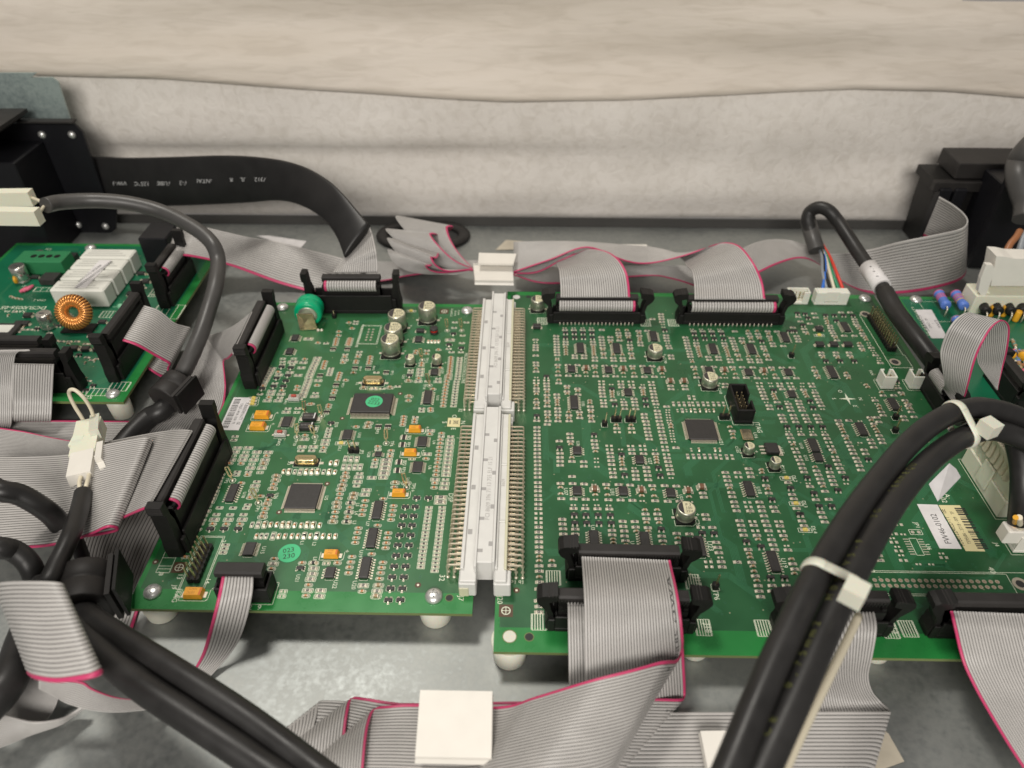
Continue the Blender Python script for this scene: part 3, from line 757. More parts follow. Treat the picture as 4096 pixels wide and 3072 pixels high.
def box_header(board, p0, p1, wd, h, style='hook', lh=21, cavity=True, pins=0, tall=None, pside=-1, lat=(1, 1)):
    """shrouded header between the points p0 and p1 (its ends), with a latch at each end"""
    p0 = np.array(p0[:2]); p1 = np.array(p1[:2]); L = np.linalg.norm(p1 - p0); c = (p0 + p1) / 2; a = math.atan2(*(p1 - p0)[::-1])
    b = MB(); l = L / 2; w = wd / 2; t = 1.1
    b.box(-l, l, -w, w, .05, 2.2, 'black_plastic', .2)
    b.box(-l, l, -w, -w + t, 2.2, h, 'black_plastic', .25); b.box(-l, l, w - t, w, 2.2, h, 'black_plastic', .25)
    for s in (-1, 1):
        b.box(*sorted((s * l, s * (l - 1.2))), -w + t, w - t, 2.2, h * .45, 'black_plastic', .1)
        for q in (-1, 1): b.box(*sorted((s * l, s * (l + 2.6))), *sorted((q * w, q * (w - 1.5))), .05, h * .8, 'black_plastic', .3)
    o = b.build('box_header', board, (c[0], c[1], 0), a)
    lt = MB()
    if style == 'hook':
        pr = [(.2, .3), (3.6, .3), (3.9, 4), (2.7, 8), (3.6, 12), (6.2, lh - 5.5), (7.2, lh - 3.2), (6.8, lh - 1.2), (5.2, lh - .2), (3.2, lh), (-.4, lh + .6), (-.6, lh - .2),
              (-.3, lh - 3.0), (2.6, lh - 4.0), (1.9, 13), (1.0, 10)]
        lw = w - 1.0
    else:
        pr = [(0, .3), (5.0, .3), (5.4, 6), (4.6, 10), (4.2, lh - 6), (5.2, lh - 4.5), (5.2, lh), (1.8, lh), (1.4, lh - 8), (.2, lh - 12), (0, 9)]
        lw = w - 1.6
    lt.extr(pr, (0, -lw, 0), (1, 0, 0), (0, 0, 1), (0, 1, 0), 0, 2 * lw, 'black_plastic', False)
    if style == 'hook':
        for k in (.35, 1.5, 2.7): lt.box(-.2 + k, .25 + k, -lw - .12, lw + .12, lh - .9 + .1 * k, lh + .45 - .08 * k, 'black_soft', .1)
    else:
        for k in range(5): lt.box(1.8, 5.3, -lw + .2, lw - .2, lh - 4.2 + k * .9, lh - 3.7 + k * .9, 'black_soft', .1)
    me = lt.mesh('latch')
    for s, on in ((1, lat[1]), (-1, lat[0])):
        if on: obj('latch', me, o, (s * (l - .2), 0, 0), 0 if s > 0 else pi)
    if pins:
        pr = MB(); pitch = (L - 8) / (pins - 1)
        for i in range(pins):
            x = (i - (pins - 1) / 2) * pitch
            pr.lathe([(.5, .02), (.4, .5), (.25, 1.6), (.02, 1.8)], 'solder', (x, pside * (w + .7), 0), 8)
        pr.build('pin_row', o)
    return o
def plug(parent, p0, p1, side, z0, z1, n, lip=True, barw=5.2, loop=True, pinkend=None, teeth=0):
    """cable plug along p0-p1; the flat cable rolls over it on `side` (unit vector in the board plane)"""
    p0 = np.array([*p0[:2], 0]); p1 = np.array([*p1[:2], 0]); d = (p1 - p0); L = np.linalg.norm(d); d /= L; sv = np.array([side[0], side[1], 0.])
    up = np.array([0, 0, 1.]); b = MB()
    b.extr([(-2.7, z0), (2.7, z0), (2.7, z1 - 6), (-2.7, z1 - 6)], p0, sv, up, d, 0, L, 'black_plastic')
    sh = -1.9 if loop else 0.0
    b.extr([(sh - barw / 2 - .6, z1 - 3.6), (sh + barw / 2 - 1.6, z1 - 3.6), (sh + barw / 2 - 1.0, z1 - 2.8), (sh + barw / 2 - 1.0, z1 - .6), (sh + barw / 2 - 1.8, z1), (sh - barw / 2 + .2, z1), (sh - barw / 2 - .6, z1 - .8)], p0, sv, up, d, 0, L, 'black_soft')
    for e in (0, L - 1.6): b.extr([(-2.9, z0), (2.2, z0), (2.2, z1 - 4.6), (-2.9, z1 - 4.6)], p0 + d * e, sv, up, d, 0, 1.6, 'black_plastic')
    if teeth:
        for i in range(teeth):
            q = L * (i + .5) / teeth
            b.extr([(barw / 2 - 1.1, z1 - 3.5), (barw / 2 - .75, z1 - 3.5), (barw / 2 - .75, z1 - 1.7), (barw / 2 - 1.1, z1 - 1.7)], p0 + d * (q - .28), sv, up, d, 0, .56, 'black_plastic')
    o = b.build('plug', parent)
    if loop:
        A = []; B = []
        for t in np.linspace(-100, 90, 9):
            r = 3.1; q = sv * (1.0 + r * cos(radians(t))) + up * (z1 - 4.6 + r * .95 * sin(radians(t)))
            A.append(p0 + d * 1.8 + q); B.append(p1 - d * 1.8 + q)
        ribbon_mb(A, B, n, pinkend, seg=2).build('rolled_end', parent)
    return o
# ================================================================== LEFT CONTROLLER BOARD
LB = thing('circuit_board', 'green control board left of the grey edge connectors, carrying two round green stickers', 'circuit board', 'green circuit boards on the tray')
panel(LB, -152, -19.1, -16.6, 193.4, (2, 2, 9, 3))
traces(LB, -150, -34, -8, 190, 70, 5, 330)
SL = MB(); PD = MB(); comps = []
def C(view, spec): comps.extend(parse(view, spec))
C('L6', 'k: 625,40 620,95 750,278x'.replace(' 750,278x', '') + ' 573,278 o: 605,155 590,215 f: 800,40 780,157 750,278 o: 790,100 765,217 '
  'kv: 15,315 248,318 325,318 ov: 92,320 175,320 405,322 ov: 55,458 132,458 290,455 448,458 527,460 603,460 fv: 210,455 368,455 '
  'o: 985,12 968,73 952,132 940,190 1342,78 1330,135 1318,193 1308,253 1140,325 900,357 885,415 870,480 855,543 1275,420 1262,483 1250,547 1238,610 1065,687 '
  'o: 815,722 800,787 785,855 770,925 1205,793 1190,858 1178,925 1165,1000 185,797 632,800 270,1077 235,1215 945,1157 e: 490,802 f: 328,800 '
  'm: 332,868 315,937 293,1005 255,1147 420,1147 403,1220 960,1083 1135,1155 k: 1150,1083 1120,1220 '
  'u: 1490,97 1612,97 1465,213 1595,213 1443,330 1575,330 1418,455 1557,455 1395,582 1537,582 1372,712 1517,712 1347,850 1492,850 1323,985 1470,985 1302,1128 1450,1128 1275,1275 1427,1275 '
  's: 1790,97>1683,852*17 1957,97>1860,900*18')
C('L5', 's: 1000,40 1155,28 1330,30 1500,28 978,100 955,145 m: 1130,90 1305,92 1480,92 o: 1110,150 1280,152 1455,152 925,215 u: 1080,215 1255,215 1430,215 '
  'sv: 1607,155 mv: 1683,155 kv: 1768,155 1995,155 ov: 1842,155 1918,155 1665,300 sv: 1725,300 1785,300 mv: 1873,300 ov: 1945,300 2025,300 '
  'k: 1740,60 o: 1755,10 s: 1275,415 1258,462 1240,510 o: 760,565 1890,588 1855,715 m: 1875,650 s: 1830,770 e: 2000,1000 1980,1060')
C('L3', 's: 595,540 575,592 m: 625,710 785,710 590,768 915,770 1080,772 728,828 535,885 703,885 867,885 1035,888 815,1005 985,1005 e: 750,770 565,825 893,828 838,948 960,1070 '
  'o: 1058,830 515,938 680,942 775,1108 k: 1012,945 s: 625,1065 790,1065 610,1108 o: 395,1100 375,1150 355,1200 335,1245 318,1295 m: 285,1355 265,1405 245,1455 222,1505 165,1640 e: 195,1570 '
  'o: 685,1230 810,1445 970,1420 1165,1250 1035,1610 s: 910,1210 835,1395 m: 887,1270 865,1335 k: 1205,1125 1190,1190 1145,1310 1055,1540 o: 1080,1480 s: 365,1590 560,1595 780,1550 755,1600 '
  's: 1370,130 1520,125 m: 1345,180 e: 1500,185 o: 1690,65 a: 1945,180 u: 2010,350 s: 1985,425 1970,465 1960,505 1950,545 1885,755 1560,750 1720,750 m: 1930,600 1915,655 1615,580 1580,695 1745,695 '
  'o: 1900,710 1625,525 ov: 1308,1055 sv: 1475,1060 1895,1062 ov: 2062,1065 2000,930 kv: 1388,1060 1640,1062 1725,1062 1808,1060 1980,1062 2085,930 mv: 1555,1060')
C('L4', 'o: 60,75 50,110 k: 645,345 590,1397x'.replace(' 590,1397x', '') + ' 625,400 o: 460,400 a: 790,395 930,395 m: 430,645 mv: 305,870 388,870 470,872 275,990 358,990 440,990 520,990 '
  'o: 305,1080 275,1195 220,1390 205,1455 k: 297,1137 255,1262 235,1325 s: 510,1085 465,1270 m: 498,1140 480,1208 610,1330 590,1397 k: 430,1390 410,1448 o: 858,1462 780,690 975,750 955,838 745,890 1555,130 1558,165 '
  's: 780,735 965,798 735,938 725,985 1430,130 1425,168 w: 905,893 895,955 885,1020 870,1085 m: 690,1148 858,1148 o: 1165,250>1145,372*4 s: 1335,255 o: 1325,295 1318,335 m: 1555,455 1505,800 o: 1545,508 1490,868 e: 1285,870 '
  'av: 1165,555 1145,665 1095,920 1070,1045 o: 1720,495 1705,590 1700,645 1690,702 1685,757 1675,815 1670,873 1660,930 1650,990 1645,1048 1635,1110 1620,1230 1610,1297 s: 1715,540 1855,540 1778,1175 '
  'm: 1625,1175 1848,592 1840,645 1832,702 1825,757 1818,815 1810,873 1805,930 1795,992 1790,1050 1785,1108 1768,1235 1755,1300 w: 1710,1440 1700,1510 u: 1352,1455 1525,1455 k: 1035,1225 1200,1230 o: 1020,1290')
C('L2', 'k: 275,1375 m: 425,1380 s: 550,1382 k: 665,1370 s: 780,1350 o: 125,1150 s: 465,1145 a: 610,1145 345,1080 150,1080 o: 375,915>355,1015*4 165,975 160,1005 s: 215,840 205,880 o: 190,915 70,650>40,735*4 s: 165,390 155,425 o: 60,410 105,495 '
  'o: 1050,830 1035,865 1200,870 1380,810 s: 1210,820 ov: 1230,690 1280,690 1330,690 1380,690 s: 1610,485 w: 1550,665 u: 1535,740 s: 1530,795 1735,600 1725,710 1570,845 1710,845 1790,405 1620,405 u: 1715,790 E: 1115,545 '
  'o: 1565,925>1540,1165*8 k: 1525,1195 1520,1235 o: 1500,1280>1445,1640*9 s: 1695,930>1670,1165*8 1665,1200 1660,1240 1645,1280>1600,1640*10 s: 970,1110 965,1145 o: 1135,1010 1125,1045 m: 1115,1095 1110,1140 1105,1185 o: 1090,1235 m: 1080,1275 '
  'u: 950,1195 k: 935,1270 o: 1405,1080 s: 1375,1235 m: 1370,1280 s: 1215,1275 o: 1300,1390 k: 945,1500 o: 935,1560 u: 1600,580')
C('L1', 'm: 1440,930>1310,1215*8 1305,1262>1215,1500*7 o: 1550,985>1520,1085*4 s: 1640,1085>1610,1180*4 o: 1250,950 m: 1230,1000 1200,1075 1155,1185 u: 1045,1080 910,1070 1005,1195 835,1235 970,1275 790,1355 935,1355 620,1390 '
  'w: 1075,990 s: 1065,1030 m: 1030,1145 870,1180 o: 860,1140 s: 810,1305 e: 1090,940 930,940 s: 925,985 920,1025 m: 770,1085>640,1310*7 o: 640,1345 s: 590,1465 m: 760,1420 745,1465 700,1560 900,1465 855,1560 o: 725,1515 915,1415 s: 885,1515 '
  'o: 1145,1350 1130,1400 m: 1450,1265 o: 1435,1335 s: 1410,1450 m: 1395,1500 o: 1350,1610 a: 1480,1190 1660,1520 1715,1330 1670,800 1880,800 o: 1770,1155>1735,1255*4 1690,1410 1675,1450 1930,650>1905,740*4 1720,650>1700,740*4 1755,545 1750,600 '
  's: 1850,880 m: 1835,960 o: 1840,915 1815,1000 1970,1150 1855,1260 1445,710 s: 1565,715 w: 1305,650')
place(LB, comps, SL, PD)
chips(LB, 'L6', 'so16@1140,125 so16@1070,478 so16@985,855 so8@540,918', SL)
chips(LB, 'L5', 'ts20@1572,455', SL); chips(LB, 'L3', 'so16@550,1368 ts24@1352,312', SL)
chips(LB, 'L4', 'ts20@330,505 ms8@785,790 ts20@1435,605 ts20@1365,980', SL)
chips(LB, 'L2', 'so8@1085,650 so8@1320,1135 so16@1220,1505', SL); chips(LB, 'L1', 'so8@1110,628 so8@1030,828', SL)
for v, x, y in (('L6', 165, 870), ('L3', 1110, 1420)):
    p = at(v, x, y); chip(LB, p[0], p[1], 3.0, 1.6, 1.1, 0, .95, .9, 0, 3)
# the two big flat packs
pa = at('L4', 375, 165, 2.8); pb = at('L4', 945, 165, 2.8)
q9 = (pa + pb) / 2; chip(LB, q9[0], q9[1] + 6.6, 20, 14, 2.9, 20, .65, 1.7, 0, 30, lead=.3)
p = (at('L3', 1410, 1235, 1.5) + at('L3', 1790, 1585, 1.5)) / 2; u5 = p; chip(LB, p[0], p[1], 14, 14, 1.5, 36, .37, 1.25, 0, 36, lead=.2)
for i, (v, x, y, d, h, tx) in enumerate((('L2', 1225, 372, 10, 10.4, ('405', 'RV10', '60V')), ('L2', 785, 487, 10, 10.4, ('405', 'RV10', '60V')), ('L2', 732, 690, 10, 10.4, ('405', 'RV10', '60V')), ('L2', 688, 862, 10, 10.4, ('405', 'RV10', '60V')),
                          ('L2', 966, 1022, 5, 5.4, ('1', '107')), ('L2', 1357, 1018, 5, 5.4, ('1', '107')))):
    p = at(v, x, y); ecap(LB, p[0], p[1], d, h, tx, SL)
for v, x, y, tx, L, Wd in (('L6', 560, 705, '106C', 6.0, 3.3), ('L4', 1330, 452, '106C', 6.0, 3.3), ('L4', 1262, 798, '106C', 6.0, 3.3), ('L4', 1092, 1395, '106C', 6.0, 3.3),
                           ('L5', 880, 1040, '107C', 7.3, 4.3), ('L3', 1000, 245, '107C', 7.3, 4.3), ('L3', 935, 410, '107C', 7.3, 4.3)):
    p = at(v, x, y); tant(LB, p[0], p[1], L, Wd, 2.6, tx, SL)
for v, x, y in (('L3', 1700, 285), ('L3', 1655, 425)):
    p = at(v, x, y); b = MB(); b.box(-3.4, 3.4, -2.1, 2.1, .3, 2.7, 'chip_black', .3); b.box(2.3, 2.9, -2.0, 2.0, 2.7, 2.72, 'din_grey'); b.text('K1 22-25L', 1.1, (-.5, 0, 0), pi, 'din_dark', 2.73)
    o = b.build('black_capacitor', LB, (p[0], p[1], 0)); t = MB(); t.box(3.0, 5.0, -1.3, 1.3, .03, .25, 'solder', .03); t.build('terminal', o); t = MB(); t.box(-5, -3, -1.3, 1.3, .03, .25, 'solder', .03); t.build('terminal', o); SL.rect(p[0] - 5.4, p[0] + 5.4, p[1] - 2.5, p[1] + 2.3, .2, .045, 'silk')
p = at('L3', 1650, 930); crystal(LB, p[0], p[1], '50.000H913', SL)
p = at('L2', 420, 1300); crystal(LB, p[0], p[1], '16.000H911', SL)
def led(board, v, x, y, silk, big=True):
    p = at(v, x, y); b = MB(); b.box(-1.0, 1.0, -.8, .8, .1, .9, 'led_yellow', .15); b.lathe([(.7, .85), (.6, 1.15), (.3, 1.3), (.02, 1.32)], 'led_yellow', n=12)
    o = b.build('led', board, (p[0], p[1], 0)); t = MB()
    for s in (-1, 1): t = MB(); t.box(*sorted((s * .9, s * 2.0)), -.6, .6, .03, .3, 'solder', .03); t.build('terminal', o)
    silk.rect(p[0] - 2.8, p[0] + 2.8, p[1] - 1.1, p[1] + 1.1, .22, .045, 'silk')
led(LB, 'L4', 240, 640, SL); led(LB, 'L2', 975, 240, SL)
for y in (1525, 1570, 1612): led(LB, 'L1', 500 - (y - 1525) * .25, y, SL)
for v, x, y in (('L3', 1265, 520), ('L1', 1100, 1540)):
    p = at(v, x, y); b = MB(); b.box(-2.9, 2.9, -1.6, 1.6, .15, 2.0, 'white_shade', .2); b.box(-2.7, 2.7, -1.5, 1.5, 2.0, 2.4, 'alu_bright', .25)
    o = b.build('push_button', LB, (p[0], p[1], 0)); b = MB(); b.box(-1.3, 1.3, -.75, .75, 2.35, 3.1, 'red_button', .3); b.build('cap', o)
    t = MB()
    for s in (-1, 1): t = MB(); t.box(*sorted((s * 2.8, s * 4.2)), -.5, .5, .03, .3, 'solder', .05); t.build('terminal', o)
    SL.line((p[0] - 2.9, p[1] - 2.1), (p[0] + 2.9, p[1] - 2.1), .2, .045, 'silk')
# red wound inductor
p = at('L2', 1315, 560); b = MB(); b.lathe([(2.4, .3), (2.4, 1.1), (2.0, 1.2)], 'chip_black', n=24); o = b.build('inductor', LB, (p[0], p[1], 0))
b = MB(); b.lathe([(1.9, 1.2), (2.05, 1.7), (1.9, 2.6)], 'red_coil', n=24); b.build('winding', o); b = MB(); b.lathe([(2.3, 2.6), (2.4, 2.8), (2.35, 3.5), (2.0, 3.7)], 'chip_black', n=24); b.build('core', o)
# green battery lying on edge with its solder tab
p = at('L1', 1290, 300); b = MB(); ax = np.array([.06, -1, -.04]); ax /= np.linalg.norm(ax)
c0 = at('L1', 1292, 300, 8.6) - ax * 11.0
b.lathe([(5.5, -.2), (7.3, .2), (7.9, 1.4), (7.9, 4.4), (7.6, 5.2), (7.9, 6.0), (7.9, 9.2), (7.5, 10.5), (6.6, 11.0), (5.6, 10.9)], 'battery_green', c0, 40, ax); o = b.build('battery', LB)
b = MB(); b.lathe([(5.4, 10.9), (5.3, 11.05), (3, 11.08)], 'alu', c0, 30, ax); b.build('end_cap', o)
b = MB(); yt = 'y%.2f' % (c0[1] - 11.8); t0 = at('L1', 1125, 285, yt); t1 = at('L1', 1360, 285, yt); t2 = at('L1', 1440, 505, .3); t3 = at('L1', 1180, 520, .3)
b.hexa([t3, t2, t1, t0, t3 + (0, .4, .2), t2 + (0, .4, .2), t1 + (0, .4, .2), t0 + (0, .4, .2)], 'gold'); b.build('tab', o)
for (x, y) in ((1450, 525), (1500, 525)):
    p = at('L1', x, y); b = MB(); b.lathe([(1.1, 0), (.9, .7), (.4, 1.1), (.02, 1.2)], 'solder', n=12); b.build('solder_joint', LB, (p[0], p[1], 0))
# headers
p = at('L5', 960, 630); pin_header(LB, p[0] + .4, p[1] - 1.2, 2, 7, silk=None, tip='gold', h=9, bend=-.05)
SL.rect(p[0] - 4.6, p[0] + 5.6, p[1] - 16.5, p[1] + 13.2, .2, .045, 'silk'); SL.rect(p[0] - 4.0, p[0] + 5.0, p[1] - 16.0, p[1] + 12.6, .2, .045, 'silk')
p = at('L4', 428, 765); pin_header(LB, p[0], p[1], 2, 1, silk=SL, h=8.0, bend=-.08)
p = at('L1', 1690, 330); pin_header(LB, p[0], p[1], 1, 1, silk=None, h=5.0, name='jumper')
for a in (('L3', 555, 1190, 460, 985), ('L3', 935, 1515, 835, 1305), ('L3', 1505, 545, 1490, 350), ('L3', 1770, 545, 1700, 370), ('L3', 1870, 240, 1825, 70), ('L3', 1620, 205, 1600, 15), ('L4', 903, 640, 895, 430), ('L4', 1205, 1290, 1150, 1080),
          ('L2', 1510, 525, 1490, 350), ('L2', 1720, 525, 1697, 350), ('L2', 1140, 960, 1105, 790), ('L2', 1248, 1335, 1205, 1160)): testpoint(LB, *a, SL)
# screws and spacers
for v, x, y, a in (('L5', 352, 1010, .25), ('L6', 1850, 1222, .1), ('L1', 925, 192, .6), ('L2', 1800, 240, .3)):
    p = at(v, x, y); screw(LB, p[0], p[1], 7.0, a)
    standoff(LB, p[0], p[1] + .5)
for v, x, y in (('L5', 385, 625), ('L6', 1650, 1075), ('L3', 1950, 1235), ('L3', 1240, 1655), ('L2', 815, 1455), ('L4', 255, 270), ('M', 420, 1)):
    if v == 'M': continue
    p = at(v, x, y); SL.disc(p[0], p[1], .03, 1.25, 'brown_mark', 16); SL.disc(p[0], p[1], .05, .5, 'solder', 10)
p = at('L6', 2045, 1238); SL.disc(p[0], p[1], .05, 1.5, 'ink', 16); SL.ring(p[0], p[1], .055, 1.4, 1.65, 'pcb_side', 18)
for v, x, y, s in (('L5', 685, 695, 2.6), ('L2', 1465, 242, 2.6)):
    p = at(v, x, y); SL.add([(p[0] - s, p[1] - s, .03), (p[0] + s, p[1] - s, .03), (p[0] + s, p[1] + s, .03), (p[0] - s, p[1] + s, .03)], [(0, 1, 2, 3)], 'brown_mark')
    SL.ring(p[0], p[1], .05, 1.45, 1.75, 'silk', 20); SL.line((p[0] - 1.5, p[1]), (p[0] + 1.5, p[1]), .25, .06, 'silk'); SL.line((p[0], p[1] - 1.5), (p[0], p[1] + 1.5), .25, .07, 'silk')
p = at('L5', 530, 630); SL.rect(p[0] - 2.6, p[0] + 2.8, p[1] - 5, p[1] + 5, .2, .045, 'silk')
for k in (-3.2, -1.8, 2.2): SL.line((p[0] - 2.6, p[1] + k), (p[0] + 2.8, p[1] + k), .2, .05, 'silk')
p = at('L2', 365, 585); SL.rect(p[0] - 5.6, p[0] + 5.6, p[1] - 9, p[1] + 9, .2, .045, 'silk'); SL.rect(p[0] - 5.0, p[0] + 5.0, p[1] - 8.4, p[1] + 8.4, .2, .05, 'silk')
for i in range(5):
    for j in range(2): SL.disc(p[0] - 1.27 + j * 2.54, p[1] - 5.1 + i * 2.54, .05, .7, 'pad', 10)
A90 = -pi / 2
for v, x, y, s, size in (('L2', 1762, 1075, 'MICROCONTROLLORE', 2.5), ('L2', 215, 600, 'MICROCONTROLLORE', 2.1), ('L4', 1850, 1440, 'DSP', 3.0), ('L4', 1995, 150, '32', 2.7), ('L6', 1950, 985, '32', 3.2), ('L6', 2190, 1245, 'J7', 3.0),
                         ('L4', 545, 770, 'JP5', 2.1), ('L4', 985, 645, 'TP6', 2.3), ('L4', 1305, 1270, 'TP5', 2.3), ('L4', 215, 715, 'DL1', 2.1), ('L4', 505, 520, 'U10', 2.1), ('L4', 645, 805, 'U28', 2.1), ('L4', 770, 465, 'RP3', 2.1),
                         ('L4', 1245, 560, 'RP1', 2.1), ('L4', 1232, 660, 'RP1', 2.1), ('L4', 1175, 930, 'RP2', 2.1), ('L4', 1160, 1040, 'RP18', 2.1), ('L4', 1605, 625, 'U4', 2.1), ('L4', 1545, 995, 'U6', 2.1), ('L3', 1935, 1445, 'U5', 2.2),
                         ('L3', 1200, 1415, 'U26', 2.1), ('L3', 720, 1400, 'U18', 2.1), ('L3', 920, 1605, 'TP1', 2.2), ('L3', 465, 1190, 'TP2', 2.0), ('L3', 1765, 615, 'TP9', 2.2), ('L3', 1478, 625, 'TP10', 2.2), ('L3', 1235, 625, 'SW2', 2.3), ('L3', 1385, 935, 'X1', 2.1),
                         ('L3', 2085, 365, 'D25', 2.1), ('L3', 730, 150, 'DL3', 2.2), ('L6', 845, 285, 'L3', 2.1), ('L6', 180, 545, 'L1', 2.1), ('L6', 335, 555, 'L2', 2.1), ('L6', 345, 745, 'L8', 2.2), ('L6', 125, 990, 'U21', 2.2), ('L6', 600, 1065, 'U22', 2.4),
                         ('L6', 840, 1075, 'U20', 2.4), ('L6', 1010, 300, 'U7', 2.2), ('L6', 925, 680, 'U19', 2.2), ('L5', 455, 775, 'J8', 2.4), ('L5', 690, 810, '13', 2.8), ('L5', 620, 945, 'J9', 2.6), ('L5', 650, 1050, 'JTAG', 2.8), ('L5', 1745, 475, 'U15', 2.3),
                         ('L5', 1245, 365, '2', 2.6), ('L5', 1045, 865, '14', 2.6), ('L2', 1440, 1130, 'U24', 2.0), ('L2', 860, 1205, 'U23', 2.0), ('L2', 1205, 960, 'TP13', 2.1), ('L2', 1170, 1350, 'TP14', 2.1), ('L2', 1365, 1520, 'U13', 2.1), ('L2', 180, 1305, 'X2', 2.0),
                         ('L2', 225, 1085, 'RP17', 1.8), ('L2', 420, 1080, 'RP13', 1.8), ('L2', 695, 1150, 'RP15', 1.8), ('L1', 965, 1575, 'SW1', 2.1), ('L1', 1810, 1330, 'RP21', 1.8), ('L2', 1570, 260, 'SCU0067 A', 1.7), ('L2', 1625, 270, 'ISE S.P.A', 1.5), ('L2', 1675, 260, 'LT5-4M', 1.5), ('L4', 1225, 1170, 'L6', 2.0), ('L6', 885, 60, 'L5', 2.1), ('L6', 870, 165, 'L4', 2.1)):
    p = at(v, x, y); SL.text(s, size, p, A90, 'silk', .06)
p = at('L5', 1640, 1202); SL.text('2  9', 3.3, p, 0, 'silk', .06)
for s, x, y in (('O', 1905, 243), ('S', 1760, 330), ('N', 2032, 332), ('E', 1890, 425)):
    p = at('L4', x, y); SL.text(s, 3.3, p, A90 if s in 'OSNE' else 0, 'silk', .06)
SL.line(at('L4', 1945, 560), at('L4', 1975, 560), .2, .05, 'silk')
tag(SL.build('silkscreen', LB), kind='stuff'); tag(PD.build('solder_pads', LB), kind='stuff')
# stickers on the board
p = at('L4', 725, 15, 2.95); p = at('L2', 430, 1570, 2.95); b = MB(); b.lathe([(4.3, 0), (4.3, .12)], 'sticker_green', (0, 0, 0), 36); b.text('022', 3.0, (.3, 1.3, 0), -.25, 'ink', .15); b.text('2233', 3.2, (0, -1.3, 0), -.25, 'ink', .15)
tag(b.build('round_sticker', LB, (p[0], p[1], 2.93)), 'green round sticker on the wide black chip')
p = at('L5', 2078, 515); b = MB(); b.lathe([(4.6, 0), (4.6, .12)], 'sticker_green', (0, 0, 0), 36); b.text('023', 3.2, (-.6, 1.3, 0), .25, 'ink', .15); b.text('230', 3.3, (.2, -1.6, 0), .2, 'ink', .15)
tag(b.build('round_sticker', LB, (p[0], p[1], .06)), 'green round sticker stuck flat on the board')
b, ps = label_quad(LB, 'L4', ((1800, 392), (1988, 400), (1998, 268), (1815, 265)), 'paper_yellow', 'x')
c = sum(ps) / 4; b.box(c[0] - 2.1, c[0] - 1.6, c[1] - 1.3, c[1] + 1.3, .13, .15, 'ink')
for s in (-1, 1): b.line((c[0] + 1 - 1.3, c[1] - 1.3 * s), (c[0] + 1 + 1.3, c[1] + 1.3 * s), .22, .16 + s * .01, 'ink')
b.ring(c[0] + 1, c[1], .15, .9, 1.15, 'ink', 10); b.build('waste_bin_sticker', LB)
b, ps = label_quad(LB, 'L3', ((290, 300), (520, 452), (775, -60), (560, -60)), 'paper', 'x')
bl, br, tr, tl = at('B5', 1705, 440), at('B5', 1860, 445), at('B5', 1985, 182), at('B5', 1830, 178)
b = MB(); o0 = (bl + br) / 2; u_ = tr - br; L_ = np.linalg.norm(u_); u_ /= L_; wv = br - bl; Ww = np.linalg.norm(wv[:2]); ang = math.atan2(u_[1], u_[0])
xs0, xs1, y0_, y1_ = -148.5, -138.6, br[1], tr[1]
b.box(xs0, xs1, y0_, y1_, .03, .14, 'paper', .04)
b.text('9UB0067A01H-TT   ISE', 2.5, (xs1 - 1.7, (y0_ + y1_) / 2, 0), A90, 'ink', .16, (y1_ - y0_ - 2) / 33.); b.text('TS9567 - 40/18 - 0326  TE', 1.8, (xs1 - 4.2, (y0_ + y1_) / 2, 0), A90, 'ink', .16, (y1_ - y0_ - 2) / 28.)
yy = y0_ + 1.5
while yy < y1_ - 1.5:
    w_ = rng.choice([.2, .35, .6]); b.box(xs0 + 1, xs0 + 4.2, yy, yy + w_, .142, .16, 'ink'); yy += w_ + rng.choice([.25, .4, .6])
b.build('barcode_label', LB)
# shrouded headers on the left board
H_TOP = (np.array([-123.5, 186.5]), np.array([-77.5, 187.0])); H_LT = (np.array([-141.6, 117.5]), np.array([-141.6, 161.5])); H_LB = (np.array([-141.2, 12.0]), np.array([-141.2, 64.5]))
box_header(LB, *H_TOP, 9.2, 12.5, 'tall', 26)
box_header(LB, *H_LT, 9.2, 10.5, 'tall', 27); box_header(LB, *H_LB, 9.4, 11.5, 'tall', 31)
hs0, hs1 = at('B6', 1680, 395), at('B6', 2035, 405); H_10 = (np.array([-116.2, -8.7]), np.array([-98.2, -8.7]))
b = MB(); l = 10.2; w = 4.4
b.box(-l, l, -w, w, .05, 1.5, 'black_plastic', .15)
for s in (-1, 1): b.box(-l, l, *sorted((s * w, s * (w - .9))), 1.5, 8.6, 'black_plastic', .15)
for s in (-1, 1): b.box(*sorted((s * l, s * (l - .9))), -w + .9, w - .9, 1.5, 8.6, 'black_plastic', .15)
o = b.build('box_header', LB, (-107.0, -8.9, 0)); SL2 = MB(); SL2.rect(-117.8, -96.2, -13.9, -3.9, .2, .045, 'silk'); SL2.build('header_outline', LB)
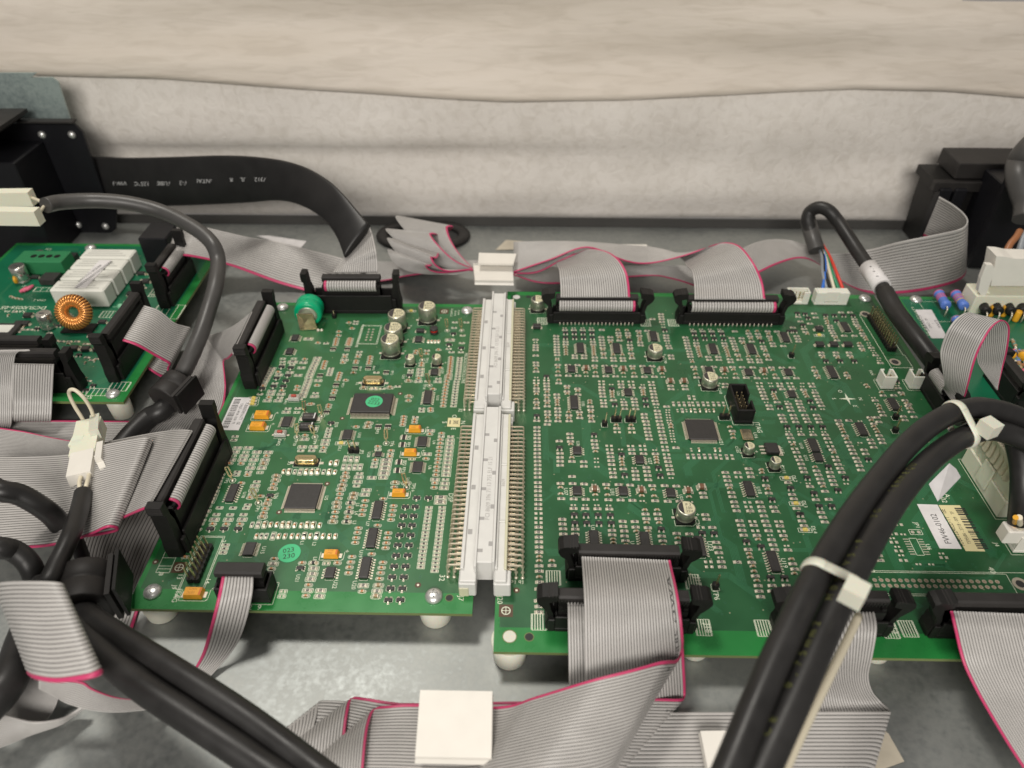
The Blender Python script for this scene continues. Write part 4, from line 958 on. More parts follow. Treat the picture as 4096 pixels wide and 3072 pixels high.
# ================================================================== RIGHT INTERFACE BOARD
RB = thing('circuit_board', 'biggest green board, right of the grey edge connectors and under the zip tied cables', 'circuit board', 'green circuit boards on the tray')
panel(RB, -10.5, 213.6, -32, 207.8, (2, 3, 10, 4), 'pcb_green_deep')
traces(RB, 6, 208, -20, 196, 120, 9, 900)
SL = MB(); PD = MB(); comps = []
C('R1', 'r: 155,440 157,520 157,555 158,592 160,675 160,778 162,820 163,912 167,1160 167,1203 168,1365 172,1448 172,1635 c: 163,868 167,1118 167,1243 165,1322 172,1405 q: 155,478 167,997 p: 167,1038 165,1080 t: 172,1570 315,985 '
  'p: 317,1040 r: 317,1085 320,1127 322,1172 325,1257 325,1340 328,1422 330,1500 333,1548 337,1640 c: 325,1213 325,1297 328,1380 333,1592 '
  'r: 458,385 460,428 465,468 467,508 468,548 468,587 472,627 474,667 485,812 490,967 497,1082 468,1250 473,1297 480,1455 483,1502 483,1553 485,1640 q: 475,712 c: 475,742 485,855 487,915 497,1038 475,1333 475,1368 478,1405 487,1595 '
  'q: 585,265 718,265 848,265 975,265 r: 590,297 720,297 850,298 983,298 1133,295 t: 595,345 727,345 855,345 987,348 597,415 730,415 862,415 993,418 '
  'r: 600,470 600,510 733,672 735,712 873,672 873,712 1000,472 1005,512 1028,705 1030,748 c: 600,550 602,590 602,627 605,660 1008,547 1010,580 1012,612 1015,640 1020,665 '
  'r: 1125,402 1130,442 1135,482 1140,520 1145,562 1157,637 1162,708 c: 1150,590 1160,665 r: 1258,402 1262,448 c: 1265,482 1370,297 1390,412 r: 1375,340 1385,378 1395,452 c: 1500,300 1525,410 r: 1515,342 1520,378 t: 1540,455 '
  'r: 1545,520 1552,562 1565,643 1578,715 c: 1558,595 1572,680 1300,665 1435,665 r: 1302,710 1308,750 1440,712 1447,752 1675,312 1685,382 1697,482 1705,522 1800,312 c: 1680,345 1690,420 1692,450 '
  'r: 2005,65 2008,102 2015,137 2020,177 1880,137 2080,378 2085,415 2095,455 2115,530 2130,567 2150,675 2160,718 q: 2035,215 2040,255 2105,490 t: 2060,305 D: 175,265 '
  'r: 632,817 772,817 1025,825 1175,828 1315,828 1583,832 1733,832 1875,832 1040,980 640,970 783,973 1190,978 1335,980 1613,985 1763,987 1910,987 c: 1030,862 1040,925 1590,870 1605,937 895,925 1450,935 2020,942 C: 900,870 1447,880 2015,885 '
  'q: 895,825 1440,832 2000,840 905,977 1457,985 2035,990 r: 617,1125 620,1205 775,1167 780,1250 962,1425 968,1478 972,1563 985,1645 645,1557 650,1640 803,1508 808,1595 c: 620,1158 622,1240 778,1200 955,1340 955,1375 970,1512 975,1605 643,1508 647,1597 805,1550 '
  'p: 1125,1053 1130,1097 1155,1333 1410,1055 1560,1057 1570,1105 1860,1063 1880,1155 r: 1130,1143 1135,1187 1140,1232 1148,1280 1160,1375 1167,1425 1305,1332 1415,1100 1420,1145 1580,1148 1730,1148 q: 1270,1100 1735,1105 1440,1318 1935,1437 t: 1280,1170 1320,1400 1770,1320 1785,1405 '
  'c: 1285,1215 1285,1250 1290,1285 1737,1190 1745,1220 1748,1255 r: 1455,1360 1465,1405 1470,1460 1608,1312 1615,1360 1625,1408 1632,1462 1870,1108 1885,1200 1898,1245 1905,1292 1917,1342 1930,1390 1950,1490 1960,1540 1970,1587 1980,1640 1757,1540 1762,1590 1775,1642 2145,1122 2155,1170 2090,1428 C: 2140,1060 '
  'q: 2105,1475 2105,1512 2110,1550 2115,1587 2120,1630')
C('R2', 'C: 500,1060 r: 510,1122 520,1170 240,1430x'.replace(' 240,1430x', '') + ' q: 615,285 750,285 880,285 1020,285 r: 640,315 775,315 910,318 1045,318 1250,318 t: 650,360 785,360 920,362 1060,362 670,430 805,430 945,430 1080,430 '
  'r: 520,408 535,448 545,490 553,528 565,570 577,612 587,653 597,693 683,490 690,530 860,695 875,738 1005,695 1015,738 1095,493 1105,532 1178,732 1190,772 q: 612,735 c: 625,770 705,560 710,592 720,625 730,657 740,688 1115,565 1130,597 1140,627 1150,660 1160,688 '
  'r: 1205,418 1220,460 1237,498 1248,540 1262,580 1290,660 1320,735 1350,420 1360,465 1455,352 1475,392 1500,468 1590,355 1605,395 1665,540 1680,577 1715,660 1750,737 1470,732 1485,773 1607,735 1620,775 c: 1275,610 1305,688 1375,495 1440,315 1485,425 1575,315 1615,425 1700,610 1735,690 1450,690 1590,690 t: 1645,470 '
  'r: 1735,318 1760,392 1805,495 1820,535 1870,322 1965,535 2105,262 2160,388 2180,428 2190,468 c: 1745,355 1770,425 1780,455 t: 2050,320 2130,320 '
  'r: 645,842 690,997 795,842 940,842 1015,1000 1215,845 1270,1003 1360,848 1515,850 1420,1003 1578,1007 1790,852 1862,1007 1945,855 2095,855 2015,1008 2160,1008 1110,1095 1110,1142 c: 660,885 675,945 1095,950 1230,885 1260,950 1690,955 1810,892 1840,960 C: 1095,895 1675,905 q: 1065,850 1120,1002 1645,855 1705,1008 '
  'p: 1610,1080 1620,1128 1910,1085 2060,1083 2080,1130 r: 1640,1172 1660,1218 1675,1268 1695,1313 1755,1413 1770,1463 1875,1363 1920,1128 1955,1172 2100,1172 2040,1390 2060,1440 2080,1490 q: 1715,1363 1790,1125 1770,1082 2010,1350 t: 1820,1190 1910,1435 c: 1820,1245 1835,1280 1850,1315 '
  'rv: 575,1290 345,1387 425,1387 500,1387 575,1387 705,1387 785,1387 935,1387 1010,1387 475,1485 pv: 650,1295 635,1387 855,1387 1085,1387 665,1485 qv: 405,1485 540,1485 875,1485 cv: 600,1485 735,1485 822,1485 938,1485')
C('R3', 'r: 90,1555 265,1555 440,1555 610,1555 345,1345 360,1390 380,1440 400,1487 t: 515,1350 555,1445 p: 530,1088 r: 550,1132 590,1225 610,1275 635,1322 660,1367 685,1418 q: 575,1180 700,1465 400,1085 400,1130 r: 420,1180 c: 435,1218 450,1250 475,1285 '
  't: 325,55 440,65 480,125 410,230 740,85 870,85 1005,85 1145,90 900,165 r: 575,55 600,115 345,105 375,172 515,205 430,283 450,330 665,243 970,40 1105,40 c: 475,358 750,135 765,170 770,205 r: 810,235 820,270 835,310 855,345 875,385 915,452 c: 895,415 D: 640,300 650,530 860,530 1065,530 '
  'r: 1170,140 1185,178 1195,215 1225,243 1285,348 1305,383 1020,383 1170,383 c: 1240,280 1270,308 1330,415 1350,445 q: 1380,485 1390,520 1440,597 1465,632 1530,710 1530,745 r: 1420,560 1485,672 1555,785 1260,530 1280,573 c: 1240,495 1300,605 '
  'r: 680,632 690,672 895,632 905,677 1090,632 1105,675 c: 710,705 925,708 1125,708 t: 745,760 955,760 1165,760 r: 585,897 620,972 1065,972 c: 565,852 605,932 640,1010 1045,935 1085,1012 1340,1110 1370,1145 t: 1790,1060 q: 1800,1115 r: 1815,1155 1595,1265 1750,1265 1860,1225 c: 1570,1220 1880,1255 '
  'q: 1450,1295 1500,1385 r: 1475,1338 1570,1508 1595,1558 1915,1338 1960,1420 2010,1508 2050,1580 c: 1530,1420 1545,1462 1935,1378 1975,1460 r: 930,1632 1090,1632 1400,1590 q: 1255,1640 c: 1420,1630')
C('R4', 'r: 176,185>187,920*14 189,998>196,1383*7 p: 198,1452 198,1523 198,1590 r: 330,142 505,387 515,568 515,627 518,683 520,743 662,283 668,338 672,392 690,688 865,692 868,757 t: 510,490 1018,295 c: 675,435 690,632 1040,540 r: 1022,380 1027,435 1037,487 695,910 q: 1052,645 1055,698 1062,765 '
  'c: 1348,150 1565,152 r: 1353,200 1568,200 p: 1360,253 1578,258 r: 1785,97 1792,147 1800,200 1810,252 1822,305 1832,358 1993,143 2003,195 2013,250 2025,302 2037,355 2050,410 2070,522 2095,637 2110,692 2122,750 2137,810 2150,870 p: 2060,470 2085,582 q: 2155,930 2120,40 2125,80 2130,115 2160,235 2165,275 2170,315 2180,355 2190,395 c: 2150,148 2155,188 '
  'p: 1240,455 1245,510 1287,798 1558,460 1730,457 1740,512 r: 1257,565 1263,620 1270,675 1277,735 1295,857 1300,917 1450,800 1570,512 1580,570 1750,573 1622,830 1632,892 1638,950 1787,777 1797,835 1808,892 1820,957 1922,577 q: 1408,508 1608,783 1915,518 t: 1420,590 1465,890 1965,785 1990,900 c: 1423,652 1430,697 1437,743 1930,625 1940,665 1945,708 '
  'r: 523,1012 703,1015 873,1020 1198,1027 1380,1030 1548,1037 1877,1045 2057,1047 537,1235 717,1240 893,1245 1228,1252 1407,1255 1585,1260 1918,1268 2105,1275 718,1380 890,1383 1068,1387 1243,1390 q: 1018,1027 1697,1045 1042,1250 1730,1268 712,1328 887,1330 1060,1333 1235,1335 '
  'c: 525,1073 527,1167 1207,1085 1213,1180 1890,1103 1903,1198 1035,1180 1725,1193 C: 1028,1105 1715,1120 t: 725,1480 898,1482 1078,1485 1255,1487 735,1600 910,1600 1090,1605 1268,1605 r: 550,1543 553,1612 1440,1573 1617,1577 c: 1768,1402 1947,1403 1795,1590 1975,1593 r: 1778,1465 1953,1465 1788,1533 1968,1535')
C('R7', 'r: 200,220 202,293 203,365 203,437 207,512 207,587 208,790 210,868 213,1030 205,1132 200,1305 205,1390 205,1473 c: 208,652 208,717 212,955 395,712 r: 400,785 560,245 563,320 565,388 740,248 742,323 c: 745,380 750,435 775,490 r: 1280,267 1287,335 c: 1298,397 1303,450 1307,505 '
  'r: 1448,207 1463,277 1470,350 1480,422 1630,218 1812,228 2015,352 2030,425 c: 1490,482 1640,280 1820,283 2042,490 t: 2005,250 r: 1495,548 2052,562')
C('R5', 'r: 383,485 557,5x'.replace(' 557,5x', '') + ' qv: 610,515 cv: 718,515 955,515 1025,515 rv: 557,612 640,612 722,612 803,612 885,612 968,612 1130,620 pv: 1045,620 1215,620 c: 1178,180 1220,290 1230,343 r: 1213,240 387,1053 435,1275 q: 535,1058 595,1282 C: 560,1130 760,1078 c: 575,1210 r: 778,1155 793,1217 '
  'r: 1110,852 1130,912 1145,973 1163,1035 1198,1147 1213,1210 1238,1285 1257,1350 1277,1415 1290,855 1450,795 1470,857 1490,917 1712,1045 1750,1155 1477,1418 1612,1290 1637,1357 1655,1420 1680,1490 1820,1362 1850,1425 1318,1563 1698,1570 1340,1630 1530,1630 1725,1633 1917,1635 c: 1175,1085 1640,812 1650,857 1735,1095 p: 1305,917 1435,1290 1455,1355 1510,1570 1893,1573 t: 1690,940 1795,1250 2070,1085 2200,1470 '
  'r: 2035,1003 2095,1175 2120,1240 2160,1383 815,1475 835,1540')
C('R8', 'p: 745,222 860,728 872,803 1553,270 1940,277 r: 917,225 395,315 580,320 423,450 975,445 995,520 1013,597 1050,730 1065,805 1285,735 1360,265 1382,338 1445,548 1500,740 1553,942 1595,1083 1607,1163 1630,1245 1575,340 1748,272 1792,407 1815,480 1840,552 1800,1083 2010,1083 1795,1163 2010,1160 1965,345 2035,555 2105,762 2130,838 t: 765,310 940,315 1418,435 1635,510 1775,965 1977,965 '
  'c: 410,383 1460,610 1475,665 1515,798 1535,870 1577,1007 1595,400 1990,405 2085,690 2130,905 q: 1035,665 1770,338 2013,492')
C('R6', 'r: 110,55 285,55 460,58 635,60 130,105 305,107 485,107 655,110 205,290 385,293 565,295 740,297 t: 170,180 345,180 525,182 700,182 q: 185,245 365,247 540,250 720,250 r: 230,345 315,553 360,668 385,727 405,788 430,845 517,1060 605,1253 675,1440 705,1510 735,1580 p: 250,400 290,500 335,615 790,405 815,462 885,618 c: 270,442 590,770 710,1060 868,560 '
  't: 470,930 570,1160 645,1350 370,1470 q: 490,1010 1050,1015 r: 610,825 637,885 660,947 687,1007 735,1128 767,350 845,517 903,672 930,733 955,790 983,848 808,848 825,910 847,970 873,1032 790,1250 t: 1030,930 780,765 920,1115 830,1350 r: 395,1567 425,1635 p: 60,1575 r: 70,1640 '
  'r: 930,85 950,135 1035,310 1080,405 1108,462 1135,518 1160,575 1195,640 1220,693 1243,752 1090,87 1455,133 1535,305 1565,360 1585,415 1405,370 1430,420 1455,480 1310,518 1335,577 1265,815 1890,25 1915,78 c: 970,178 990,218 1010,260 1055,355 1420,85 1455,175 1485,215 1510,255 q: 1255,93 1250,412 t: 1370,660')
C('Q', 'p: 620,630 555,750 560,855 620,967 680,1088 1190,1050 q: 535,805 600,912 650,1022 675,755 870,1135 1030,1137 1160,997 r: 360,1025 380,1088')
C('N', 'r: 2000,1x'.replace(' 2000,1x', '') + ' 560,625 575,660 900,600 920,640 1180,480 1190,520 q: 590,700')
place(RB, comps, SL, PD)
chips(RB, 'R1', 'so14@815,557 so14@1350,563 so14@1895,385 so8@685,866 so8@1232,880 so8@1805,886 so16@725,1360 so8@1520,1210', SL)
chips(RB, 'R2', 'so14@930,570 so14@1495,572 so14@1990,398 so8@870,885 so8@1455,915 so8@2040,915 so8@2090,1238', SL)
chips(RB, 'R3', 'so14@1040,248 so16@840,912 so14@1750,1388', SL)
chips(RB, 'R4', 'so8@770,522 so8@1690,656 so8@770,1116 so8@1450,1120 so8@2150,1146', SL)
chips(RB, 'R5', 'so14@1460,1085', SL); chips(RB, 'R6', 'so14@570,445 so8@635,622 so14@1275,205', SL)
chips(RB, 'R7', 'so16@1020,408 so16@1770,430', SL); chips(RB, 'R8', 'so16@735,495 so16@1820,718', SL)
p = (at('R5', 515, 65, 1.5) + at('R5', 1015, 345, 1.5)) / 2; chip(RB, p[0], p[1], 14, 14, 1.5, 25, .5, 1.25, 0, 25, lead=.25)
for v, x, y, d, h, tx in (('R1', 1905, 690, 8, 6.4, ('P12', '100', '25V')), ('R2', 865, 1115, 8, 6.4, ('P12', '105', '25V')), ('R5', 505, 1515, 8, 6.6, ('P 3', '100', '25V')), ('R5', 1437, 565, 5, 5.4, ('761', '105', '35')), ('R5', 1822, 778, 5, 5.4, ('761', '105', '35')), ('B3', 302, 1280, 8, 7.5, ('P12', '105'))):
    p = at(v, x, y); ecap(RB, p[0], p[1], d, h, tx, SL)
# oscillator and regulator
p = at('R5', 1432, 285, 1); b = MB(); b.box(-2.7, 2.7, -3.6, 3.6, .2, 1.1, 'brass_can', .3); b.box(-2.4, 2.4, -3.3, 3.3, 1.1, 1.6, 'osc_lid', .3); b.build('oscillator', RB, (p[0], p[1], 0))
p = at('R5', 1795, 500, 1.2); b = MB(); b.box(-3.0, 3.0, -3.2, 3.2, .2, 2.4, 'chip_black', .3); o = b.build('regulator', RB, (p[0], p[1], 0)); t = MB(); t.box(3.0, 4.3, -2.8, 2.8, .05, .8, 'solder', .05); t.box(2.9, 5.0, -3.2, 3.2, .02, .12, 'solder')
for k in (-2.2, 0, 2.2): t.box(-5.4, -3.0, k - .4, k + .4, .05, .8, 'solder', .1)
t.build('terminal', o)
for v, x, y in (('R5', 2010, 935), ('R5', 2150, 1310), ('R3', 650, 375), ('N', 265, 1595)): led(RB, v, x, y, SL)
# pin headers
for v, x, y, n in (('R4', 1172, 150, 1), ('R4', 1345, 85, 2), ('R4', 1555, 85, 2), ('R5', 1095, 50, 2), ('R2', 2080, 690, 1), ('R6', 1770, 50, 1), ('R6', 1765, 245, 1), ('R8', 960, 1105, 1)):
    p = at(v, x, y); pin_header(RB, p[0], p[1], n, 1, silk=SL, h=8.2, bend=.07)
q0, q1 = at('R3', 1435, 130), at('R3', 1692, 595); nrow = int(round((q0[1] - q1[1]) / 2.54)) + 1; hx, hy = (q0[0] + q1[0]) / 2, (q0[1] + q1[1]) / 2; pin_header(RB, hx, hy, 2, nrow, 2.54, silk=None, h=9, bend=-.02)
hl = nrow * 1.27 + 3; SL.rect(hx - 5.5, hx + 5, hy - hl, hy + hl, .25, .045, 'silk'); SL.rect(hx - 5.5, hx + 6, hy - hl - 11, hy - hl, .25, .045, 'silk')
p = at('R3', 1770, 767); SL.ring(p[0], p[1], .05, 1.9, 3.0, 'pad', 24); SL.disc(p[0], p[1], .055, 1.9, 'ink', 20)
p = at('R3', 1330, 60); SL.ring(p[0], p[1], .05, 1.9, 3.0, 'pad', 24); SL.disc(p[0], p[1], .055, 1.9, 'ink', 20)
# open box header (programming port)
f0, f1 = at('R5', 1245, 150), at('R5', 1515, 155); cx = (f0[0] + f1[0]) / 2; y0 = f0[1] + .8
b = MB(); w = 4.4; L_ = 20.4
b.box(-w, w, 0, L_, .05, 2, 'black_plastic', .15); b.box(-w, -w + 1, 0, L_, 2, 9, 'black_plastic', .2); b.box(w - 1, w, 0, 7.8, 2, 9, 'black_plastic', .2); b.box(w - 1, w, 12.4, L_, 2, 9, 'black_plastic', .2)
b.box(w - 1, w, 7.8, 12.4, 2, 4.5, 'black_plastic', .1)
for q in ((0, 1.1), (L_ - 1.1, L_)): b.box(-w + 1, w - 1, *q, 2, 9, 'black_plastic', .15)
o = b.build('box_header', RB, (cx, y0, 0)); pm = MB(); pm.hexa([(-.3, -.3, 2), (.3, -.3, 2), (.3, .3, 2), (-.3, .3, 2), (-.22, -.22, 7.6), (.22, -.22, 7.6), (.22, .22, 7.6), (-.22, .22, 7.6)], 'gold'); me = pm.mesh('pin')
for i in range(5):
    for j in range(2): obj('pin', me, o, (-1.27 + 2.54 * j, 5.1 + 2.54 * i, 0))
SL.rect(cx - 5, cx + 5, y0 - .6, y0 + L_ + .6, .22, .045, 'silk')
# white friction-lock sockets
def jst(board, x, y, w, d, h, pins, a=0.0, m='white_plastic', notch=True, open_front=False):
    b = MB(); b.box(-w / 2, w / 2, -d / 2, d / 2, .1, 1.6, m, .2)
    b.box(-w / 2, w / 2, -d / 2, -d / 2 + .8, 1.6, h * (.86 if open_front else 1), m, .2)
    for s in (-1, 1): b.box(*sorted((s * w / 2, s * (w / 2 - .8))), -d / 2 + .8, d / 2, 1.6, h, m, .15)
    g = w * .2
    for s in (-1, 1): b.box(*sorted((s * (w / 2 - .8), s * g)), d / 2 - .8, d / 2, 1.6, h, m, .15)
    o = b.build('white_socket', board, (x, y, 0), a); pm = MB()
    for i in range(pins): c = (i - (pins - 1) / 2) * 2.5; pm.box(c - .3, c + .3, -.3, .3, 1.6, h * .85, 'gold', .1)
    pm.build('pin_row', o)
    return o
for x, y in ((1560, 1095), (1985, 1095)):
    p = at('R3', x, y); jst(RB, p[0] + 1.5, p[1] - .6, 6.6, 7.0, 8.2, 2, 0); SL.rect(p[0] - 2.6, p[0] + 5.4, p[1] - 5.0, p[1] + 3.6, .2, .045, 'silk')
jst(RB, 163.8, 199.5, 12.6, 5.8, 8.5, 4, pi); jst(RB, 183.5, 199.3, 19.5, 5.8, 8.5, 7, pi)
# big cream power socket with its mate, and the small one near the frame's edge
def wedge(board, c0, c1, wd, h, m, name='power_socket'):
    pass
b = MB(); X0, X1, Y0, Y1 = 203.5, 214.0, 34.0, 68.0
b.box(X0, X1, Y0, Y1, .05, 9.5, 'cream_plastic', .3); b.box(X0 + .8, X1 - .4, Y0 + .6, Y1 - .6, 9.5, 19, 'cream_plastic', .4); b.box(X0 - .9, X0, Y0 + 13, Y0 + 21, 3, 15, 'cream_plastic', .3)
PSOCK = b.build('power_socket', RB)
for k in range(6):
    yy = Y0 + 3 + k * 5.0; b = MB(); b.lathe([(1.9, 19), (1.9, 19.3), (1.5, 19.4)], 'white_shade', (X1 - 4.6, yy, 0), 14); b.build('wire_entry', PSOCK)
SL.rect(X0 - .8, X1 + .3, Y0 - .8, Y1 + .8, .22, .045, 'silk')
jst(RB, 205.3, 19.8, 8.5, 8.5, 9.5, 3, 0, 'clip_white'); SL.rect(200.2, 211, 14.6, 25, .2, .045, 'silk')
# unpopulated forty-way footprint
J0 = at('Q', 313, 1335)
for i in range(20):
    for j in range(2):
        x, y = J0[0] + i * 2.54, J0[1] - j * 2.54
        if i == 0 and j == 1: SL.add([(x - .85, y - .85, .05), (x + .85, y - .85, .05), (x + .85, y + .85, .05), (x - .85, y + .85, .05)], [(0, 1, 2, 3)], 'pad')
        else: SL.disc(x, y, .05, .9, 'pad', 14)
        SL.disc(x, y, .06, .5, 'via_tan', 10)
xa, xb, ya, yb = J0[0] - 5.2, J0[0] + 19 * 2.54 + 5.2, J0[1] - 6.2, J0[1] + 3.7
SL.rect(xa, xb, ya, yb, .2, .045, 'silk'); SL.rect(xa - .9, xb + 8, ya - .8, yb + .7, .2, .05, 'silk')
p = at('Q', 2165, 1385); SL.ring(p[0], p[1], .05, 1.7, 3.0, 'pad', 24); SL.disc(p[0], p[1], .055, 1.7, 'ink', 20)
p = at('Q', 845, 912); SL.rect(p[0] - 1.6, p[0] + 1.6, p[1] - 4.3, p[1] + 4.3, .2, .045, 'silk')
for k in range(7):
    for s in (-1, 1): yk = p[1] - 3.8 + k * 1.27; SL.line((p[0] + s * 2.2, yk), (p[0] + s * 3.9, yk), .45, .05, 'solder')
p = at('Q', 835, 727); SL.rect(p[0] - 2.6, p[0] + 2.6, p[1] - 1.3, p[1] + 1.3, .2, .045, 'silk')
for s in (-1, 1): SL.disc(p[0] + s * 1.3, p[1], .05, .8, 'solder', 12)
# board marks
for v, x, y, s, size, a in (('R4', 600, 1128, 'U37', 2.5, 0), ('R4', 1285, 1140, 'U31', 2.5, 0), ('R4', 780, 425, 'U36', 2.2, 0), ('R4', 1840, 680, 'U27', 2.4, 0), ('R1', 855, 1385, 'U35', 2.2, 0), ('R1', 1375, 1230, 'U26', 2.2, 0), ('R2', 1030, 1195, 'C149', 2.2, 0), ('R1', 2065, 745, 'C198', 2.2, 0),
                         ('R5', 1045, 400, 'U21', 2.6, 0), ('R5', 1595, 185, 'JTAG', 3.4, 0), ('R5', 1555, 300, 'U16', 2.4, 0), ('R5', 1940, 525, 'U15', 2.4, 0), ('R5', 1960, 805, 'C111', 2.4, 0), ('R5', 1285, 510, 'C135', 2.0, 0), ('R5', 1605, 1110, 'U18', 2.5, 0), ('R5', 700, 1590, 'C26', 2.4, 0), ('R5', 2130, 940, 'DL2', 2.3, 0),
                         ('R5', 460, 1215, 'U25', 2.0, 0), ('R6', 435, 1315, 'DL3', 2.3, 0), ('R6', 385, 455, 'U10', 2.3, 0), ('R6', 455, 635, 'U11', 2.3, 0), ('R8', 885, 495, 'U23', 3.0, 0), ('R8', 1975, 745, 'U19', 2.8, 0), ('R8', 705, 1015, 'J17', 3.2, 0), ('R8', 970, 1215, 'TP6', 3.0, 0), ('C2', 1580, 595, 'J18', 3.2, 0),
                         ('R7', 1000, 240, 'U33', 2.4, 0), ('R7', 1585, 480, 'U29', 2.4, 0), ('R7', 835, 1165, '34', 3.2, 0), ('C1', 1900, 380, 'J20', 3.0, 0), ('M', 735, 1500, '', 2.0, 0), ('C3', 1225, 605, 'J13', 3.2, 0), ('Q', 850, 640, 'JP1', 2.6, 0), ('Q', 995, 915, 'U6', 2.6, 0), ('Q', 275, 1222, '2', 3.4, 0), ('Q', 1800, 1212, '40', 3.2, 0),
                         ('Q', 1990, 1570, '39', 3.2, 0), ('Q', 1235, 270, 'A.', 3.4, 0), ('Q', 1190, 320, '02', 3.2, 0), ('Q', 1940, 510, 'F1', 2.8, 0), ('Q', 1860, 885, 'J4', 2.6, 0), ('N', 345, 1590, 'DL4', 2.3, 0), ('R3', 1420, 925, 'FAN', 2.2, 0)):
    if s: p = at(v, x, y); SL.text(s, size, p, A90, 'silk', .06)
p = at('M', 820, 1500); SL.text('1b 1c', 2.4, p, pi, 'silk', .06)
p = at('Q', 1310, 1565); SL.text('CBI2', 3.4, p, pi, 'silk', .06)
p = at('R3', 1070, 1310); SL.text('O', 2.8, (p[0] - 2, p[1] + 5.8, 0), A90, 'silk', .06); SL.text('E', 2.8, (p[0] + 1.8, p[1] - 5.5, 0), A90, 'silk', .06); SL.text('S', 2.8, (p[0] - 7, p[1], 0), A90, 'silk', .06); SL.text('N', 2.8, (p[0] + 6.5, p[1], 0), A90, 'silk', .06)
for k in range(4): t = k * pi / 2; SL.add([(p[0] + 4.5 * cos(t), p[1] + 4.5 * sin(t), .05), (p[0] + .9 * cos(t + pi / 4), p[1] + .9 * sin(t + pi / 4), .05), (p[0], p[1], .05), (p[0] + .9 * cos(t - pi / 4), p[1] + .9 * sin(t - pi / 4), .05)], [(0, 1, 2, 3)], 'silk')
for v, x, y in (('R1', 255, 165), ('R1', 1775, 190), ('R2', 340, 190), ('R7', 418, 965), ('R7', 205, 1615), ('R8', 625, 1020), ('C2', 1545, 590), ('C3', 1330, 600), ('C3', 230, 595), ('C3', 1190, 610)):
    p = at(v, x, y)
    for k in range(6): SL.line((p[0] - 2.5 + k, p[1] - 3.2), (p[0] - 2.5 + k, p[1] + 3.2), .32, .045, 'silk')
    SL.rect(p[0] - 2.9, p[0] + 2.9, p[1] - 3.4, p[1] + 3.4, .2, .05, 'silk')
p = at('C1', 1947, 462); SL.add([(p[0] - 2.7, p[1] - 2.7, .03), (p[0] + 2.7, p[1] - 2.7, .03), (p[0] + 2.7, p[1] + 2.7, .03), (p[0] - 2.7, p[1] + 2.7, .03)], [(0, 1, 2, 3)], 'brown_mark')
SL.ring(p[0], p[1], .05, 1.45, 1.8, 'silk', 20); SL.line((p[0] - 1.6, p[1]), (p[0] + 1.6, p[1]), .25, .06, 'silk'); SL.line((p[0], p[1] - 1.6), (p[0], p[1] + 1.6), .25, .07, 'silk')
p = at('C1', 2028, 307); SL.disc(p[0], p[1], .03, 1.3, 'brown_mark', 16); SL.disc(p[0], p[1], .05, .5, 'solder', 10)
p = at('C2', 73, 658); SL.disc(p[0], p[1], .05, 2.45, 'nylon', 24); SL.ring(p[0], p[1], .055, 2.4, 2.75, 'pcb_side', 24); RBS = p
p = at('C2', 222, 662); SL.disc(p[0], p[1], .05, 1.6, 'ink', 20); SL.ring(p[0], p[1], .055, 1.55, 1.85, 'pcb_side', 20)
p = at('B3', 133, 1183); SL.disc(p[0], p[1], .05, 2.3, 'din_grey', 24); SL.ring(p[0], p[1], .055, 2.2, 2.6, 'via', 24)
p = at('B3', 228, 1180); SL.disc(p[0], p[1], .05, 1.5, 'ink', 20)
tag(SL.build('silkscreen', RB), kind='stuff'); tag(PD.build('solder_pads', RB), kind='stuff')
standoff(RB, RBS[0], RBS[1])
for v, x, y in (('C2', 1550, 780), ('C3', 1215, 780)): p = at(v, x, y); standoff(RB, p[0], -21.5, 5.6)
for v, x, y, a in (('N2', 930, 1400, .4),): p = at(v, x, y); screw(RB, p[0], p[1], 7, a)
# labels by the big socket
b = MB(); q = [at('Q', *c) for c in ((1140, 935), (1420, 940), (1110, 380), (850, 372))]; q = q[:2] + [q[2], q[3]]
def quadz(b, q, m, z0, z1): b.hexa([(p[0], p[1], z0) for p in q] + [(p[0], p[1], z1) for p in q], m)
quadz(b, q, 'paper', .03, .16); c = sum(q) / 4; dirv = (q[3] + q[2]) / 2 - (q[0] + q[1]) / 2; aa = math.atan2(dirv[1], dirv[0])
b.text('FW46-0102', 3.7, (c[0] + .3, c[1] - 1.5, 0), aa, 'ink', .18, .9); tag(b.build('paper_label', RB), 'white paper strip reading FW46-0102')
b = MB(); q = [at('Q', *c) for c in ((1470, 968), (1715, 972), (1395, 388), (1125, 386))]
quadz(b, q, 'paper_yellow', .05, .2); c = sum(q) / 4; dirv = (q[3] + q[2]) / 2 - (q[0] + q[1]) / 2; Lb = np.linalg.norm(dirv[:2]); aa = math.atan2(dirv[1], dirv[0]); nx_ = np.array([sin(aa), -cos(aa), 0])
b.text('9UB0122A02D-TT   ISE', 3.0, c - nx_ * 4.0, aa, 'ink', .22, Lb / 36.); b.text('TS95686 - 37/18 - 009   TF', 2.2, c - nx_ * .6, aa, 'ink', .22, Lb / 34.)
t = -Lb / 2 + 1.5
while t < Lb / 2 - 1.5:
    w_ = rng.choice([.22, .4, .7]); dv = dirv / Lb; o1 = c + dv * t + nx_ * 1.8; o2 = c + dv * t + nx_ * 5.6; b.line(o1, o2, w_, .22, 'ink'); t += w_ + rng.choice([.3, .45, .7])
tag(b.build('barcode_label', RB), 'yellowish barcode sticker')
